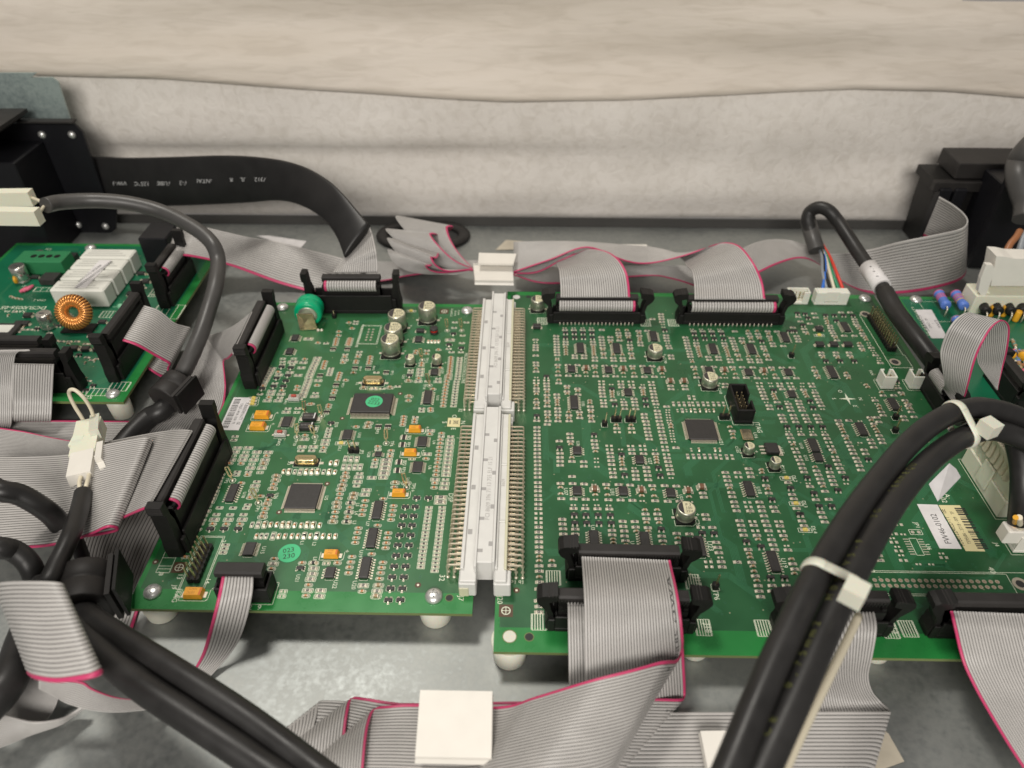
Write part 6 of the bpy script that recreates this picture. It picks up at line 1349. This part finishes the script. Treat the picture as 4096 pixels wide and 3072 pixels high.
# black sleeve and ribbon to the left board's rear header
t = thing('sleeved_cable', 'flat black sleeved cable arching behind the boards and plugged into the left board', 'cable')
sa = [('V', 150, 338, 'y313'), ('V', 199, 337, 'y312'), ('V', 270, 341, 'y308'), ('V', 376, 339, 'y300'), ('V', 470, 336, 'y292'), ('V', 540, 338, 'y284'), ('V', 607, 346, 'y272'), ('V', 661, 362, 'y260'), ('V', 705, 387, 'y248'), ('V', 735, 413, 'y238'), ('V', 765, 447, 'y228'), ('V', 799, 487, 'y217')]
sb = [('V', 170, 445, 'y308'), ('V', 225, 443, 'y307'), ('V', 290, 445, 'y303'), ('V', 376, 444, 'y296'), ('V', 460, 441, 'y288'), ('V', 540, 437, 'y279'), ('V', 594, 433, 'y267'), ('V', 634, 438, 'y254'), ('V', 674, 455, 'y240'), ('V', 706, 480, 'y228'), ('V', 730, 515, 'y216'), ('V', 745, 556, 'y203')]
ribbon_mb([at(*q) for q in sa], [at(*q) for q in sb], 1, None, th=5.0, m='sleeve_black', sub=24, seg=6).build('sleeve', t)
b = MB()
for s, x, y in (('VW-1', 960, 1070), ('125°C', 1140, 1075), ('TUBE', 1320, 1072), ('T-2', 1475, 1068), ('QUANTAI', 1690, 1052), ('R', 1860, 1042), ('UL', 1960, 1040), ('E227312', 2130, 1040)):
    Yp = np.interp(x / 2.011 / 1.8517, [199, 376, 470, 540, 607], [309, 298, 290, 282, 269]) - 3.4; v, f = text_geo(s, 1.0)
    b.add([at('B1', x - g[0] * 48, y + g[1] * 44, 'y%.3f' % Yp) for g in v], [g[::-1] for g in f], 'ink_white')
tag(b.build('sleeve_print', t), kind='stuff')
rib(t, pts('B2', '960,610,36 985,680,34 1012,800,32 1024,880,27 1026,985,21'), pts('B2', '770,840,22 740,890,22 705,935,21 685,960,21 668,985,21'), 20, None, name='ribbon')
plug(t, H_TOP[0] + (6, 0), H_TOP[1] - (6.5, 0), (0, -1), 5, 22, 20, pinkend='A')
# left side ribbons
t = cable_thing('ribbon from the rear connector of the power board, sweeping right behind the left board')
rib(t, pts('B4', '1430,95,23 1560,100,21 1700,130,19 2000,200,13 B2:200,735,3 B2:500,810,-2 B2:750,875,-7 B2:950,960,-10'), pts('B4', '1332,370,20 1400,350,19 1500,350,17 1700,388,10 1900,445,3 B2:200,1062,-7 B2:430,1128,-12 B2:620,1175,-13'), 18, 'B')
plug(t, HP2[0] + (0, 3), HP2[1] - (0, 3), (1, 0), 5, 24, 20, pinkend='A')
t = cable_thing('ribbon from the power board side connector, creased and folded back beside the grey cable')
rib2(t, 'B4', '1160,748,25|985,1032,25 1280,790,22|1100,1072,22 1400,885,14|1230,1145,14 1480,912,9|1310,1190,9 1530,926,6|1362,1224,5 1522,950,2|1350,1250,1 1490,990,-4|1325,1330,-5 1300,1000,-6|1200,1262,-4 1100,900,0|1010,1085,4', 20, 'B')
plug(t, HP1[0] + (0, 2), HP1[1] - (0, 2), (-1, 0), 5, 27, 20, loop=False)
t = cable_thing('ribbon from the tall side connector of the left board, folding down between the two boards')
rib2(t, 'B4', '2030,800,24|1872,1138,24 1900,900,15|1845,1165,16 1780,960,5|1830,1180,11 1690,985,0|1815,1183,5 1652,995,-3|1806,1190,1 1622,1040,-2|1800,1215,-2 1560,1200,-6|1813,1330,-6 1520,1380,-9|1818,1420,-9 1400,1560,-11|1800,1560,-11 B5:1150,500,-12|B5:1740,400,-12 B5:900,900,-12.6|B5:1560,900,-12.6 B5:680,1300,-12.8|B5:1330,1400,-12.8 B6:560,330,-12.8|B6:1100,330,-12.8 B6:400,600,-12.8|B6:985,660,-12.8 B6:300,900,-12.8|B6:850,900,-12.8', 24, 'B')
plug(t, H_LT[0] + (0, 2), H_LT[1] - (0, 2), (1, 0), 5, 24, 24, pinkend='A')
t = cable_thing('ribbon from the big side connector of the left board, doubled back in a flat fold')
rib2(t, 'B5', '1545,445,28|1195,1065,28 1450,440,24|1110,1100,24 1300,455,14|1000,1150,14 1100,490,7|850,1220,7 900,530,2|650,1290,2 800,550,0|560,1330,0 790,556,3|548,1332,3 900,545,8|650,1310,8 1100,520,12|800,1290,9 1200,512,13|915,1265,11 1224,526,15.5|943,1252,13.5 1205,512,18|925,1235,16 1150,507,20|850,1232,18 850,560,17|700,1300,14 580,638,13|440,1372,10 100,660,8|150,1400,5 -200,650,6|-250,1440,3', 40, 'B', seg=8)
plug(t, H_LB[0] + (0, 2.5), H_LB[1] - (0, 2.5), (1, 0), 5, 26.5, 34, pinkend='A')
t = cable_thing('narrow ten-wire ribbon hanging from the small connector at the front of the left board')
rib2(t, 'B6', '1692,180,13|1930,182,13 1660,340,12|1922,320,12 1605,560,5|1890,480,5 1545,770,-4|1835,650,-4 1492,880,-9|1760,780,-9 1440,965,-11.5|1650,910,-11.5 1375,1060,-12.8|1530,1040,-12.8 1300,1180,-13|1420,1180,-13', 10, 'A')
plug(t, H_10[0], H_10[1], (0, -1), 2, 15.5, 10, loop=False, barw=6)
t = cable_thing('out of focus ribbon loop nearest the camera at the left edge')
rib2(t, 'B6', '200,400,20|420,1000,12 20,310,28|250,960,20 -40,260,40|225,948,32 60,240,50|280,985,42 280,236,56|450,1010,46 430,244,56|690,975,48 474,264,53|776,938,46 450,310,45|745,965,40 330,420,36|620,1000,30', 22, 'B', seg=8)
t = cable_thing('pale twisted ribbon with a pink upper edge crossing under the two thick black cables')
rib(t, pts('B6', '300,930,14 400,975,12 620,1000,10 700,1050,8 850,1110,4 1000,1140,0 1150,1160,-6 1300,1180,-10'), pts('B6', '300,1050,6 430,1120,5 520,1170,4 700,1220,2 900,1236,0 1150,1216,-4 1260,1230,-9 1400,1240,-12'), 12, 'A')
t = cable_thing('ribbon sagging across the lower left corner of the tray')
rib(t, pts('B6', '640,1180,-6 560,1240,-6 450,1290,-4 250,1310,-1 0,1240,2 -180,1180,2'), pts('B6', '660,1190,-8 560,1260,-12 450,1330,-12 250,1400,-11 0,1505,-8 -180,1560,-6'), 16, None)
t = cable_thing('ribbed ribbon showing under the blurred loop at the left edge')
rib(t, pts('B6', '330,900,2 180,1000,-2 100,1180,-6 -40,1300,-8'), pts('B6', '620,920,0 480,1040,-4 420,1200,-8 300,1380,-11'), 26, None)
t = cable_thing('ribbon hanging over the front connector of the power board at the left edge')
rib2(t, 'B4', '-150,1112,27|240,1108,27 -180,1128,27|150,1120,27 -200,1190,22|118,1185,22 -220,1400,10|100,1400,10 -230,1659,-2|95,1659,-2 B5:-240,425,-10|B5:88,428,-10', 20, None)
plug(t, HP4[0] + (2, 0), HP4[1] - (2, 0), (0, -1), 5, 21, 20, loop=False)
t = cable_thing('ribbon dropping straight down from the power board beside the white wire loop')
rib2(t, 'B4', '105,1215,22|435,1222,22 100,1300,17|430,1300,17 95,1500,5|420,1500,5 90,1659,-3|412,1659,-3 B5:85,370,-12|B5:400,365,-12', 16, None)
plug(t, HP3[0] + (2, 0), HP3[1] - (2, 0), (0, -1), 5, 24, 20, loop=False)
t = cable_thing('ribbon lying across the tray behind the cream wire connector')
rib2(t, 'B5', '-60,380,-10|-60,560,-12 60,370,-10|60,580,-12 400,366,-11|400,610,-12 700,368,-11|750,640,-12 1090,372,-12|1000,640,-12.6 1300,390,-12.8|1200,660,-12.9', 20, 'A')
t = cable_thing('ribbon with a dark pink edge emerging at the left edge above the wide folded one')
rib2(t, 'B5', '-100,410,-6|-100,640,-9 0,425,-6|0,655,-9 200,455,-6|250,655,-9 400,500,-6|450,650,-8 600,537,-6|620,645,-8', 20, 'A')
# arch on the far right
t = cable_thing('tall arched ribbon jumping from the big board to the right rear board')
rib2(t, 'B7', '1012,1290,15|1190,1545,15 1040,1250,20|1330,1450,17 1012,1050,30|1395,1250,25 980,850,38|1460,1000,34 990,700,43|1530,790,41 1085,450,52|1620,600,47 1230,262,57|1740,408,52 1385,186,58|1860,315,55 1500,300,55|1950,320,53 1520,600,40|2003,430,47 1515,850,28|1965,750,34 1570,1000,22|1905,980,24 1790,1300,14|1815,1330,13', 16, 'B')
plug(t, np.array([209.3, 101.5]), np.array([209.3, 119.0]), (-1, 0), 4, 17, 14)
plug(t, HS[0] + (0, 1), HS[1] - (0, 1), (1, 0), 4, 17, 14, loop=False)

# ================================================================== ROUND CABLES
def cable(label, view, spec, r, m='cable_black', name='cable', group='round black cables', cat='cable', seg=8, n=18, parent=None):
    p = cat_rom(pts(view, spec), seg); b = MB(); b.tube(p, r, m, n); o = b.build(name, parent)
    if parent is None: tag(o, label, cat, group)
    return o
cable('thick black cable, upper one of the pair running diagonally to the bottom edge', 'B6', '560,430,14 680,500,16 760,560,20 960,690,25 1300,900,28 1600,1090,28 1900,1290,26 2212,1520,24 2420,1680,24 2750,1930,24', 4.1)
cable('thick black cable, lower one of the pair running diagonally to the bottom edge', 'B6', '520,470,12 620,590,16 720,700,20 850,850,25 1100,1050,28 1400,1250,28 1750,1480,26 2050,1680,24 2350,1880,24', 4.6)
cable('black cable entering the left edge below the cream connector and passing under the sloping cable', 'B5', '-100,880,34 0,930,34 150,960,30 300,1040,24 420,1130,16 510,1240,8 560,1350,2', 4.2)
cable('black cable curving in at the left edge just above the blurred ribbon loop', 'B5', '-100,1370,30 0,1390,30 100,1410,26 200,1480,22 260,1570,18 290,1680,12 320,1800,8', 4.0)
cable('thin black cable hanging behind the cable clamp near the left board corner', 'B5', '600,1300,2 640,1400,0 680,1520,-2 720,1680,-4', 2.8)
cable('dark cables crossing at the lower left under the blurred ribbon', 'B6', '-150,1250,10 20,1060,12 120,880,10 180,700,6 260,500,2', 6.0)
t = thing('wire_harness', 'black sleeved two-wire lead with a pale nylon plug and a cream wire loop', 'cable')
cable('', 'B5', '670,950,16 655,1020,17 620,1150,20 560,1310,22 470,1500,22 390,1659,22 B6:300,260,20', 3.5, name='sleeve', parent=t)
cable('', 'B5', '655,950,16 640,900,17 640,850,17 660,800,17', .85, 'wire_cream', 'wire', parent=t); cable('', 'B5', '672,955,16 690,900,18 705,850,18 720,790,17', .85, 'wire_cream', 'wire', parent=t)
cable('', 'B5', '680,380,12 650,330,15 600,250,20 558,160,26 565,120,30 610,125,30 680,190,26 730,270,20 750,330,16', .85, 'wire_cream', 'wire', parent=t)
def along(view, a, b_, za, zb): return at(view, *a, za), at(view, *b_, zb)
def blockbar(b, p0, p1, w, h, m, off=0, ends=1.0):
    p0 = np.array(p0); p1 = np.array(p1); d = p1 - p0; L = np.linalg.norm(d); d /= L; s = np.cross(d, (0, 0, 1)); s /= np.linalg.norm(s); u = np.cross(s, d); p0 = p0 + s * off; p1 = p1 + s * off
    b.hexa([p0 - s * w - u * h, p0 + s * w - u * h, p0 + s * w * ends + u * h, p0 - s * w * ends + u * h, p1 - s * w - u * h, p1 + s * w - u * h, p1 + s * w * ends + u * h, p1 - s * w * ends + u * h], m)
b = MB(); p0, p1 = at('B5', 735, 400, 12), at('B5', 680, 680, 14); blockbar(b, p0, p1, 5.6, 3.6, 'cream_plastic', 0, .94); q0, q1 = at('B5', 775, 350, 13), at('B5', 765, 480, 17); blockbar(b, q0, q1, 2.0, 2.4, 'nylon'); blockbar(b, at('B5', 650, 520, 14), at('B5', 610, 600, 14), 2.4, 2.8, 'cream_plastic'); b.build('plug', t)
b = MB(); p0, p1 = at('B5', 688, 660, 14), at('B5', 655, 850, 15); blockbar(b, p0, p1, 5.2, 3.9, 'clip_white', 0, .9); blockbar(b, at('B5', 812, 555, 16), at('B5', 795, 690, 18), 1.3, 1.5, 'clip_white'); blockbar(b, at('B5', 790, 660, 16), at('B5', 835, 765, 16), 1.3, 1.5, 'clip_white'); blockbar(b, at('B5', 600, 850, 14), at('B5', 740, 820, 14), 1.0, 1.2, 'clip_white'); b.build('socket', t)
# grey cable with the two cream plugs
t = thing('power_lead', 'grey sleeved lead arching from two cream plugs down to the cable clamp', 'cable')
cable('', 'B1', '365,1250,62 480,1225,60 700,1212,57 900,1218,55 1100,1245,52 1300,1300,48 1480,1385,44 1630,1480,40 1720,1580,36 B4:1755,400,30 B4:1735,580,26 B4:1685,760,20 B4:1620,960,14 B4:1540,1150,8 B4:1460,1310,2', 4.3, 'cable_grey', 'sleeve', parent=t)
cable('', 'B4', '1430,1400,0 1390,1490,-2 1290,1600,-4 B5:1200,340,-6 B5:1080,450,-7 B5:960,590,-8', 5.0, 'cable_black', 'sleeve', parent=t)
for (x0, y0, x1, y1), (wx, wy) in (((-120, 1185, 265, 1180), (265, 1190)), ((-60, 1330, 320, 1335), (310, 1325))):
    b = MB(); A0, A1 = at('B1', x0, y0 + 5, 60), at('B1', x1, y1 + 5, 60); blockbar(b, A0, A1, 3.0, 4.2, 'cream_plastic'); b.build('plug', t)
    cable('', 'B1', '%g,%g,60 %g,%g,61 365,1245,61' % (wx - 5, wy, (wx + 365) / 2, (wy + 1235) / 2), .9, 'wire_cream', 'wire', parent=t)
# cable clamps
def clamp(label, view, x, y, z, ax, L, R, tail):
    c = at(view, x, y, z); ax = np.array(ax, float); ax /= np.linalg.norm(ax); t = thing('cable_clamp', label, 'clamp', 'black cable clamps')
    b = MB(); b.lathe([(R, 0), (R * 1.04, .6), (R * 1.04, L * .45), (R * .98, L * .48), (R * 1.02, L * .52), (R * 1.02, L - .6), (R, L), (R * .8, L)], 'black_soft', c - ax * L / 2, 20, ax); b.build('body', t)
    s = np.cross(ax, (0, 0, 1)); s /= np.linalg.norm(s); b = MB(); e = c + s * R * tail
    blockbar(b, e - ax * L * .55, e + ax * L * .55, .9, R * .75, 'black_soft'); blockbar(b, e + s * 2.4 * tail - ax * L * .6, e + s * 2.4 * tail + ax * L * .5, .6, R * .8, 'black_plastic'); b.build('catch', t)
clamp('black plastic clamp gripping the grey cable behind the wide folded ribbon', 'B4', 1385, 1435, 2, (-.35, -1, -.1), 14, 8.4, -1)
clamp('black plastic clamp gripping the black cables beside the front left corner of the left board', 'B6', 650, 330, 12, (.35, -1, 0), 17, 10.5, -1)
# right hand bundle
t = thing('cable_bundle', 'bundle of thick black cables with two white zip ties arching over the biggest board', 'cable bundle')
c1 = cat_rom(pts('V', '1543,1740,58 1578,1659,60 1643,1500,63 1702,1368,65 1760,1250,66 1830,1130,64 1895,1040,60 1960,962,58 2020,912,58 2080,886,57 2150,885,54 2230,915,48 2320,970,40'), 10)
c2 = cat_rom(pts('V', '1616,1740,56 1650,1659,58 1720,1505,61 1789,1350,63 1856,1215,64 1932,1085,60 2005,998,55 2080,945,52 2150,930,49 2240,965,44 2340,1030,36'), 10)
c3 = cat_rom(pts('V', '2060,900,44 2110,880,47 2155,895,45 2190,940,41 2206,1000,35 2208,1060,27 2202,1130,14'), 8)
for c in (c1, c2): b = MB(); b.tube(c, 4.15, 'cable_black', 20); b.build('cable', t)
b = MB(); b.tube(c3, 4.3, 'cable_black', 20); b.build('cable', t)
b = MB(); b.tube(cat_rom(pts('V', '1670,1740,50 1698,1659,50 1758,1530,50 1812,1420,48 1855,1330,44'), 8), 1.3, 'wire_cream', 8); b.build('wire', t)
b = MB(); b.tube(cat_rom(pts('V', '1795,1310,66 1850,1190,60 1905,1105,56 1960,1040,54'), 8), 1.0, 'wire_cream', 8); b.build('wire', t)
for k in range(8):
    kk = k / 7.; u_, v_ = 3908 + 112 * kk, 1750 + 165 * kk; q = P(u_, v_, 18.5); e = P(3962 + 60 * kk, 1712 + 70 * kk, 36)
    b = MB(); b.tube(cat_rom(np.array([q, P(u_ + 14, v_ - 18, 22), P(u_ + 34 - 4 * kk, v_ - 62 + 10 * kk, 29), e]), 8), 1.5, 'wire_cream', 10); b.build('wire', t)
cable('', 'N', '2120,1555,12 2125,1510,18 2130,1480,22', 1.0, 'yellow_part', 'wire', parent=t); cable('', 'N', '2170,1590,11 2165,1530,17 2160,1480,22', 1.2, 'wire_cream', 'wire', parent=t)
b = MB(); p = at('N', 2120, 1610, 9); b.box(p[0] - 5, p[0] + 5, p[1] - 3, p[1] + 3, 5, 12.5, 'clip_white', .5); b.build('plug', t)
def print_on(path, body, i0, step, size, r, m):
    b = MB(); i = float(i0)
    for ch in body:
        k = int(i)
        if k >= len(path) - 2: break
        if ch != ' ':
            T = path[k + 1] - path[k]; T /= np.linalg.norm(T); q = path[k] + (path[k + 1] - path[k]) * (i - k); nv_ = CAMP - q; nv_ = nv_ - T * nv_.dot(T) + 0; nv_ /= np.linalg.norm(nv_); s_ = np.cross(nv_, T); nv_ = nv_ * .77 + s_ * .64 * (1 if s_[0] < 0 else -1); s_ = np.cross(nv_, T)
            v, f = text_geo(ch, 1.0); v = v * size; ph = v[:, 1] / r
            b.add(q + np.outer(v[:, 0], T) + np.outer(np.sin(ph) * r, s_) + np.outer(np.cos(ph) * r, nv_) + nv_ * .08, f, m)
        i += step / max(.3, np.linalg.norm(path[k + 1] - path[k]))
    return b
tag(print_on(c2, '   CE  0,75mm2  H05VV5-F   3G   IEMMEQU', 6, 3.4, 3.3, 4.16, 'ink_yellow').build('cable_print', t), kind='stuff')
def tie(ca, cb, ia, ib, head, view='V', z=72, wdt=1.7):
    pa, pb = ca[ia], cb[ib]; d = ca[ia + 1] - ca[ia - 1]; d /= np.linalg.norm(d); s = pb - pa; s -= d * s.dot(d); g = np.linalg.norm(s); s /= g; u = np.cross(s, d)
    R_ = 4.5; path = [];
    for a in np.linspace(pi / 2, 3 * pi / 2, 13): path.append(pa + s * cos(a) * R_ + u * sin(a) * R_)
    for a in np.linspace(-pi / 2, pi / 2, 13): path.append(pb + s * cos(a) * R_ + u * sin(a) * R_)
    path.append(path[0]); A = np.array(path) - d * wdt; B = np.array(path) + d * wdt
    b = MB(); b.mats = []; rm = ribbon_mb(A, B, 1, None, seg=2, th=.9, m='nylon', sub=4)
    o = rm.build('cable_tie', t); hp = at(view, *head, z); b = MB(); blockbar(b, hp - d * 3.0 , hp + d * 3.0, 3.0, 2.8, 'nylon'); b.build('tie_head', o); return o
def nearest(c, view, x, y):
    best = min(range(2, len(c) - 2), key=lambda i: (lambda q: (q[0] - x) ** 2 + (q[1] - y) ** 2)(proj(c[i]))); return best
def proj(Pt):
    d = Pt - CAMP; w = d @ FW; return ((2048 + FPX * (d @ RT) / w) / 1.8517, (1536 - FPX * (d @ UPV) / w) / 1.8517)
tie(c1, c2, nearest(c1, 'V', 1768, 1240), nearest(c2, 'V', 1832, 1262), (1845, 1280), z=75)
tie(c1, c2, nearest(c1, 'V', 2060, 890), nearest(c2, 'V', 2085, 942), (2136, 924), z=58)
b = MB(); q = [at('N', *c, zz) for c, zz in (((1362, 1190), 34), ((1440, 1340), 30), ((1640, 1130), 30), ((1600, 1060), 34), ((1540, 1010), 38))]
b.add([p_ for p_ in q] + [p_ + (0.1, .2, .35) for p_ in q], [(4, 3, 2, 1, 0), (5, 6, 7, 8, 9)] + [(i, (i + 1) % 5, 5 + (i + 1) % 5, 5 + i) for i in range(5)], 'paper'); tag(b.build('cable_flag', t), 'pale paper flag hanging from the cables')
# looped sleeve with coloured wires at the rear
t = thing('signal_lead', 'black lead with a white wrap label and coloured wires, looped behind the big board', 'cable')
cable('', 'N2', '540,1000,12 515,920,16 490,830,20 472,760,24 490,700,28 560,665,32 640,690,32 710,770,28 785,880,24 862,1000,20 950,1130,17.5 1070,1305,15.5 1172,1488,14 B7:416,300,14 B7:665,620,13 B7:900,930,10 B7:1010,1090,7', [4.5] * 0 or 4.1, 'cable_black', 'sleeve', parent=t, seg=8)
cable('', 'N2', '545,1010,12 516,920,16 482,800,20 468,740,24', 5.0, 'cable_grey', 'heat_shrink', parent=t)
cable('', 'N2', '1092,1345,15.2 1125,1405,14.8 1172,1488,14 B7:416,300,14 B7:665,620,13 B7:890,915,10', 4.9, 'cable_black', 'outer_sleeve', parent=t)
b = MB(); w0, w1 = at('N2', 958, 1142, 17.3), at('N2', 1070, 1305, 15.5); b.tube(np.array([w0, (w0 + w1) / 2, w1]), 5.2, 'paper', 24)
for k in range(6):
    q = w0 + (w1 - w0) * (.2 + .12 * k) + (0, -2.9, 4.45); b.box(-3 + (k % 2), 2.5 - (k % 3) * .6, -.25, .25, 0, .12, 'ink', 0, frame=(q, -.2))
b.build('wrap_label', t)
for i, (m, x0, x1) in enumerate((('blue_wire', 590, 592), ('grey_wire', 560, 625), ('black_plastic', 570, 655), ('wire_cream', 575, 685), ('green_wire', 585, 720), ('red_wire', 600, 755))):
    mx = {0: 612, 5: 705, 4: 670, 3: 650}.get(i, (x0 + x1) / 2)
    cable('', 'N2', '%g,960,11 %g,1060,12 %g,1190,12 %g,1320,8' % (x0 - 10, (x0 * 2 + mx) / 3 + 15, mx, x1), .95, m, 'wire', parent=t)
b = MB(); b.box(174.6, 192.4, 196.9, 201.4, 2, 9.0, 'white_plastic', .3); b.build('plug', t)
# grey sleeve and white plug, top right
t = thing('power_lead', 'thick grey sleeved lead with brown and grey wires and a white plug', 'cable')
cable('', 'N2', '2330,120,75 2240,210,70 2180,300,62 2170,400,58 2200,520,52 2240,640,46 2230,760,40', 7.4, 'cable_grey', 'sleeve', parent=t)
cable('', 'N2', '2180,850,36 2150,900,34 2100,960,31 2065,1040,27 2060,1100,24', 1.9, 'brown_wire', 'wire', parent=t)
cable('', 'N2', '2240,850,36 2210,900,34 2185,980,30 2170,1050,27 2165,1110,24', 1.9, 'grey_wire', 'wire', parent=t)
b = MB(); a_, b_2 = at('N2', 1985, 1060, 'y196'), at('N2', 1960, 1290, 'y196'); y_ = 196
c = [at('N2', *q, 'y190') for q in ((1945, 1295), (1990, 1055), (2060, 1060), (2130, 1075), (2330, 1080), (2330, 1295))]; b.extr([(q[0], q[2]) for q in c], (0, 190, 0), (1, 0, 0), (0, 0, 1), (0, 1, 0), 0, 11, 'clip_white')
c = [at('N2', *q, 'y189.5') for q in ((1860, 1235), (1905, 1120), (1960, 1125), (1975, 1175), (1940, 1265), (1905, 1360), (1880, 1385), (1840, 1335))]; b.extr([(q[0], q[2]) for q in c], (0, 189, 0), (1, 0, 0), (0, 0, 1), (0, 1, 0), 0, 3.0, 'clip_white'); b.build('plug', t)

# ================================================================== clips, tags, stray labels
CG = 'white ribbon clips'
def wclip(label, view, corners, z, th=1.2, fold=None):
    q = [at(view, *c, z) for c in corners]; t = thing('ribbon_clip', label, 'clip', CG); b = MB(); b.hexa(q + [p_ + (0, 0, th) for p_ in q], 'clip_white'); b.build('plate', t)
    b = MB(); b.hexa([q[0] - (.2, .9, 1.6), q[1] + (.2, -.9, -1.6), q[2] + (.2, .4, -1.6), q[3] + (-.2, .4, -1.6)] + [p_ - (0, 0, .25) for p_ in q], 'clip_white'); b.build('base', t)
    return t, q
wclip('big square white clip over the folded ribbons at the bottom edge', 'C1', ((1258, 1585), (1838, 1598), (1845, 1088), (1297, 1078)), 7.0)
b_ = MB(); q = [at('C1', *c, 2.4) for c in ((1258, 1572), (1838, 1583), (1838, 1575), (1259, 1563))]
wclip('small white clip half hidden behind the right hand black cables at the bottom edge', 'C2', ((1580, 1700), (1800, 1700), (1720, 1385), (1520, 1388)), -5.5)
t, q = wclip('white folding clip holding the rear ribbons together beside the grommet', 'B2', ((1810, 1060), (2120, 1065), (2110, 930), (1795, 925)), 8.0)
b = MB(); q = [at('B2', *c, 13) for c in ((1835, 925), (2120, 930), (2143, 850), (1842, 842))]; b.hexa([p_ for p_ in q] + [p_ + (0, 0, 1.4) for p_ in q], 'clip_white'); b.build('flap', t)
b = MB(); q0 = at('B2', 1800, 928, 8.6); q1 = at('B2', 2112, 932, 8.6); b.tube(np.array([q0, (q0 + q1) / 2, q1]), 1.0, 'white_shade', 8); b.build('hinge', t)
wclip('white clip on the tray between the two rear connectors', 'B3', ((890, 868), (1200, 878), (1178, 772), (875, 770)), -6.0)
b = MB(); q = [at('B2', *c, TRAY + .3) for c in ((50, 690), (400, 800), (455, 735), (150, 690))]; b.hexa(q + [p_ + (0, 0, .15) for p_ in q], 'paper'); tag(b.build('paper_label'), 'white printed label lying on the tray left of the black sleeve', 'label')
b = MB(); q = [at('B2', *c, TRAY + .3) for c in ((1975, 805), (2180, 800), (2250, 740), (2060, 725))]; b.hexa(q + [p_ + (0, 0, .2) for p_ in q], 'paper_tan'); tag(b.build('adhesive_patch'), 'torn beige adhesive patch on the tray behind the rear white clip', 'patch')
b = MB(); q = [at('C3', *c, TRAY + .3) for c in ((1050, 1700), (1300, 1610), (1180, 1400), (1090, 1330))]; b.hexa(q + [p_ + (0, 0, .25) for p_ in q], 'paper_tan'); tag(b.build('adhesive_patch'), 'beige adhesive patch on the tray by the fold of the J13 ribbon', 'patch')

for nm_, lab_, pp_, m_ in (('sheet_reflection', 'grey notched patch standing for a bracket reflection in the sheet, top left', ((-120, -60), (128, -60), (122, 60), (110, 84), (66, 84), (60, 91), (-120, 80)), 'reflection_grey'),  # thin solid pieces added in place of bracket reflections in the glossy sheet
                           ('sheet_reflection', 'grey stepped patch standing for a bracket reflection in the sheet, top right', ((2065, -60), (2069, 3), (2104, 10), (2108, 47), (2330, 48), (2330, -60)), 'reflection_grey')):
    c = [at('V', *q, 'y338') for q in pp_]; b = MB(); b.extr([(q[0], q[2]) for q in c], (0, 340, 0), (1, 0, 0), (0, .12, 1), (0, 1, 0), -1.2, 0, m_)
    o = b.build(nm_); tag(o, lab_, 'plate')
# ------------------------------------------------------------------ put every Empty at its thing's base
bpy.context.view_layer.update()
for o in [x for x in COL.objects if x.type == 'EMPTY' and x.parent is None]:
    lo = np.full(3, 1e9); hi = -lo
    st = list(o.children_recursive)
    for ch in st:
        if ch.type != 'MESH': continue
        M_ = ch.matrix_world
        for c in ch.bound_box:
            w = M_ @ Vector(c); lo = np.minimum(lo, w); hi = np.maximum(hi, w)
    if lo[0] > 1e8: continue
    base = Vector(((lo[0] + hi[0]) / 2, (lo[1] + hi[1]) / 2, lo[2])); o.location = base
    for ch in o.children: ch.location = ch.location - base
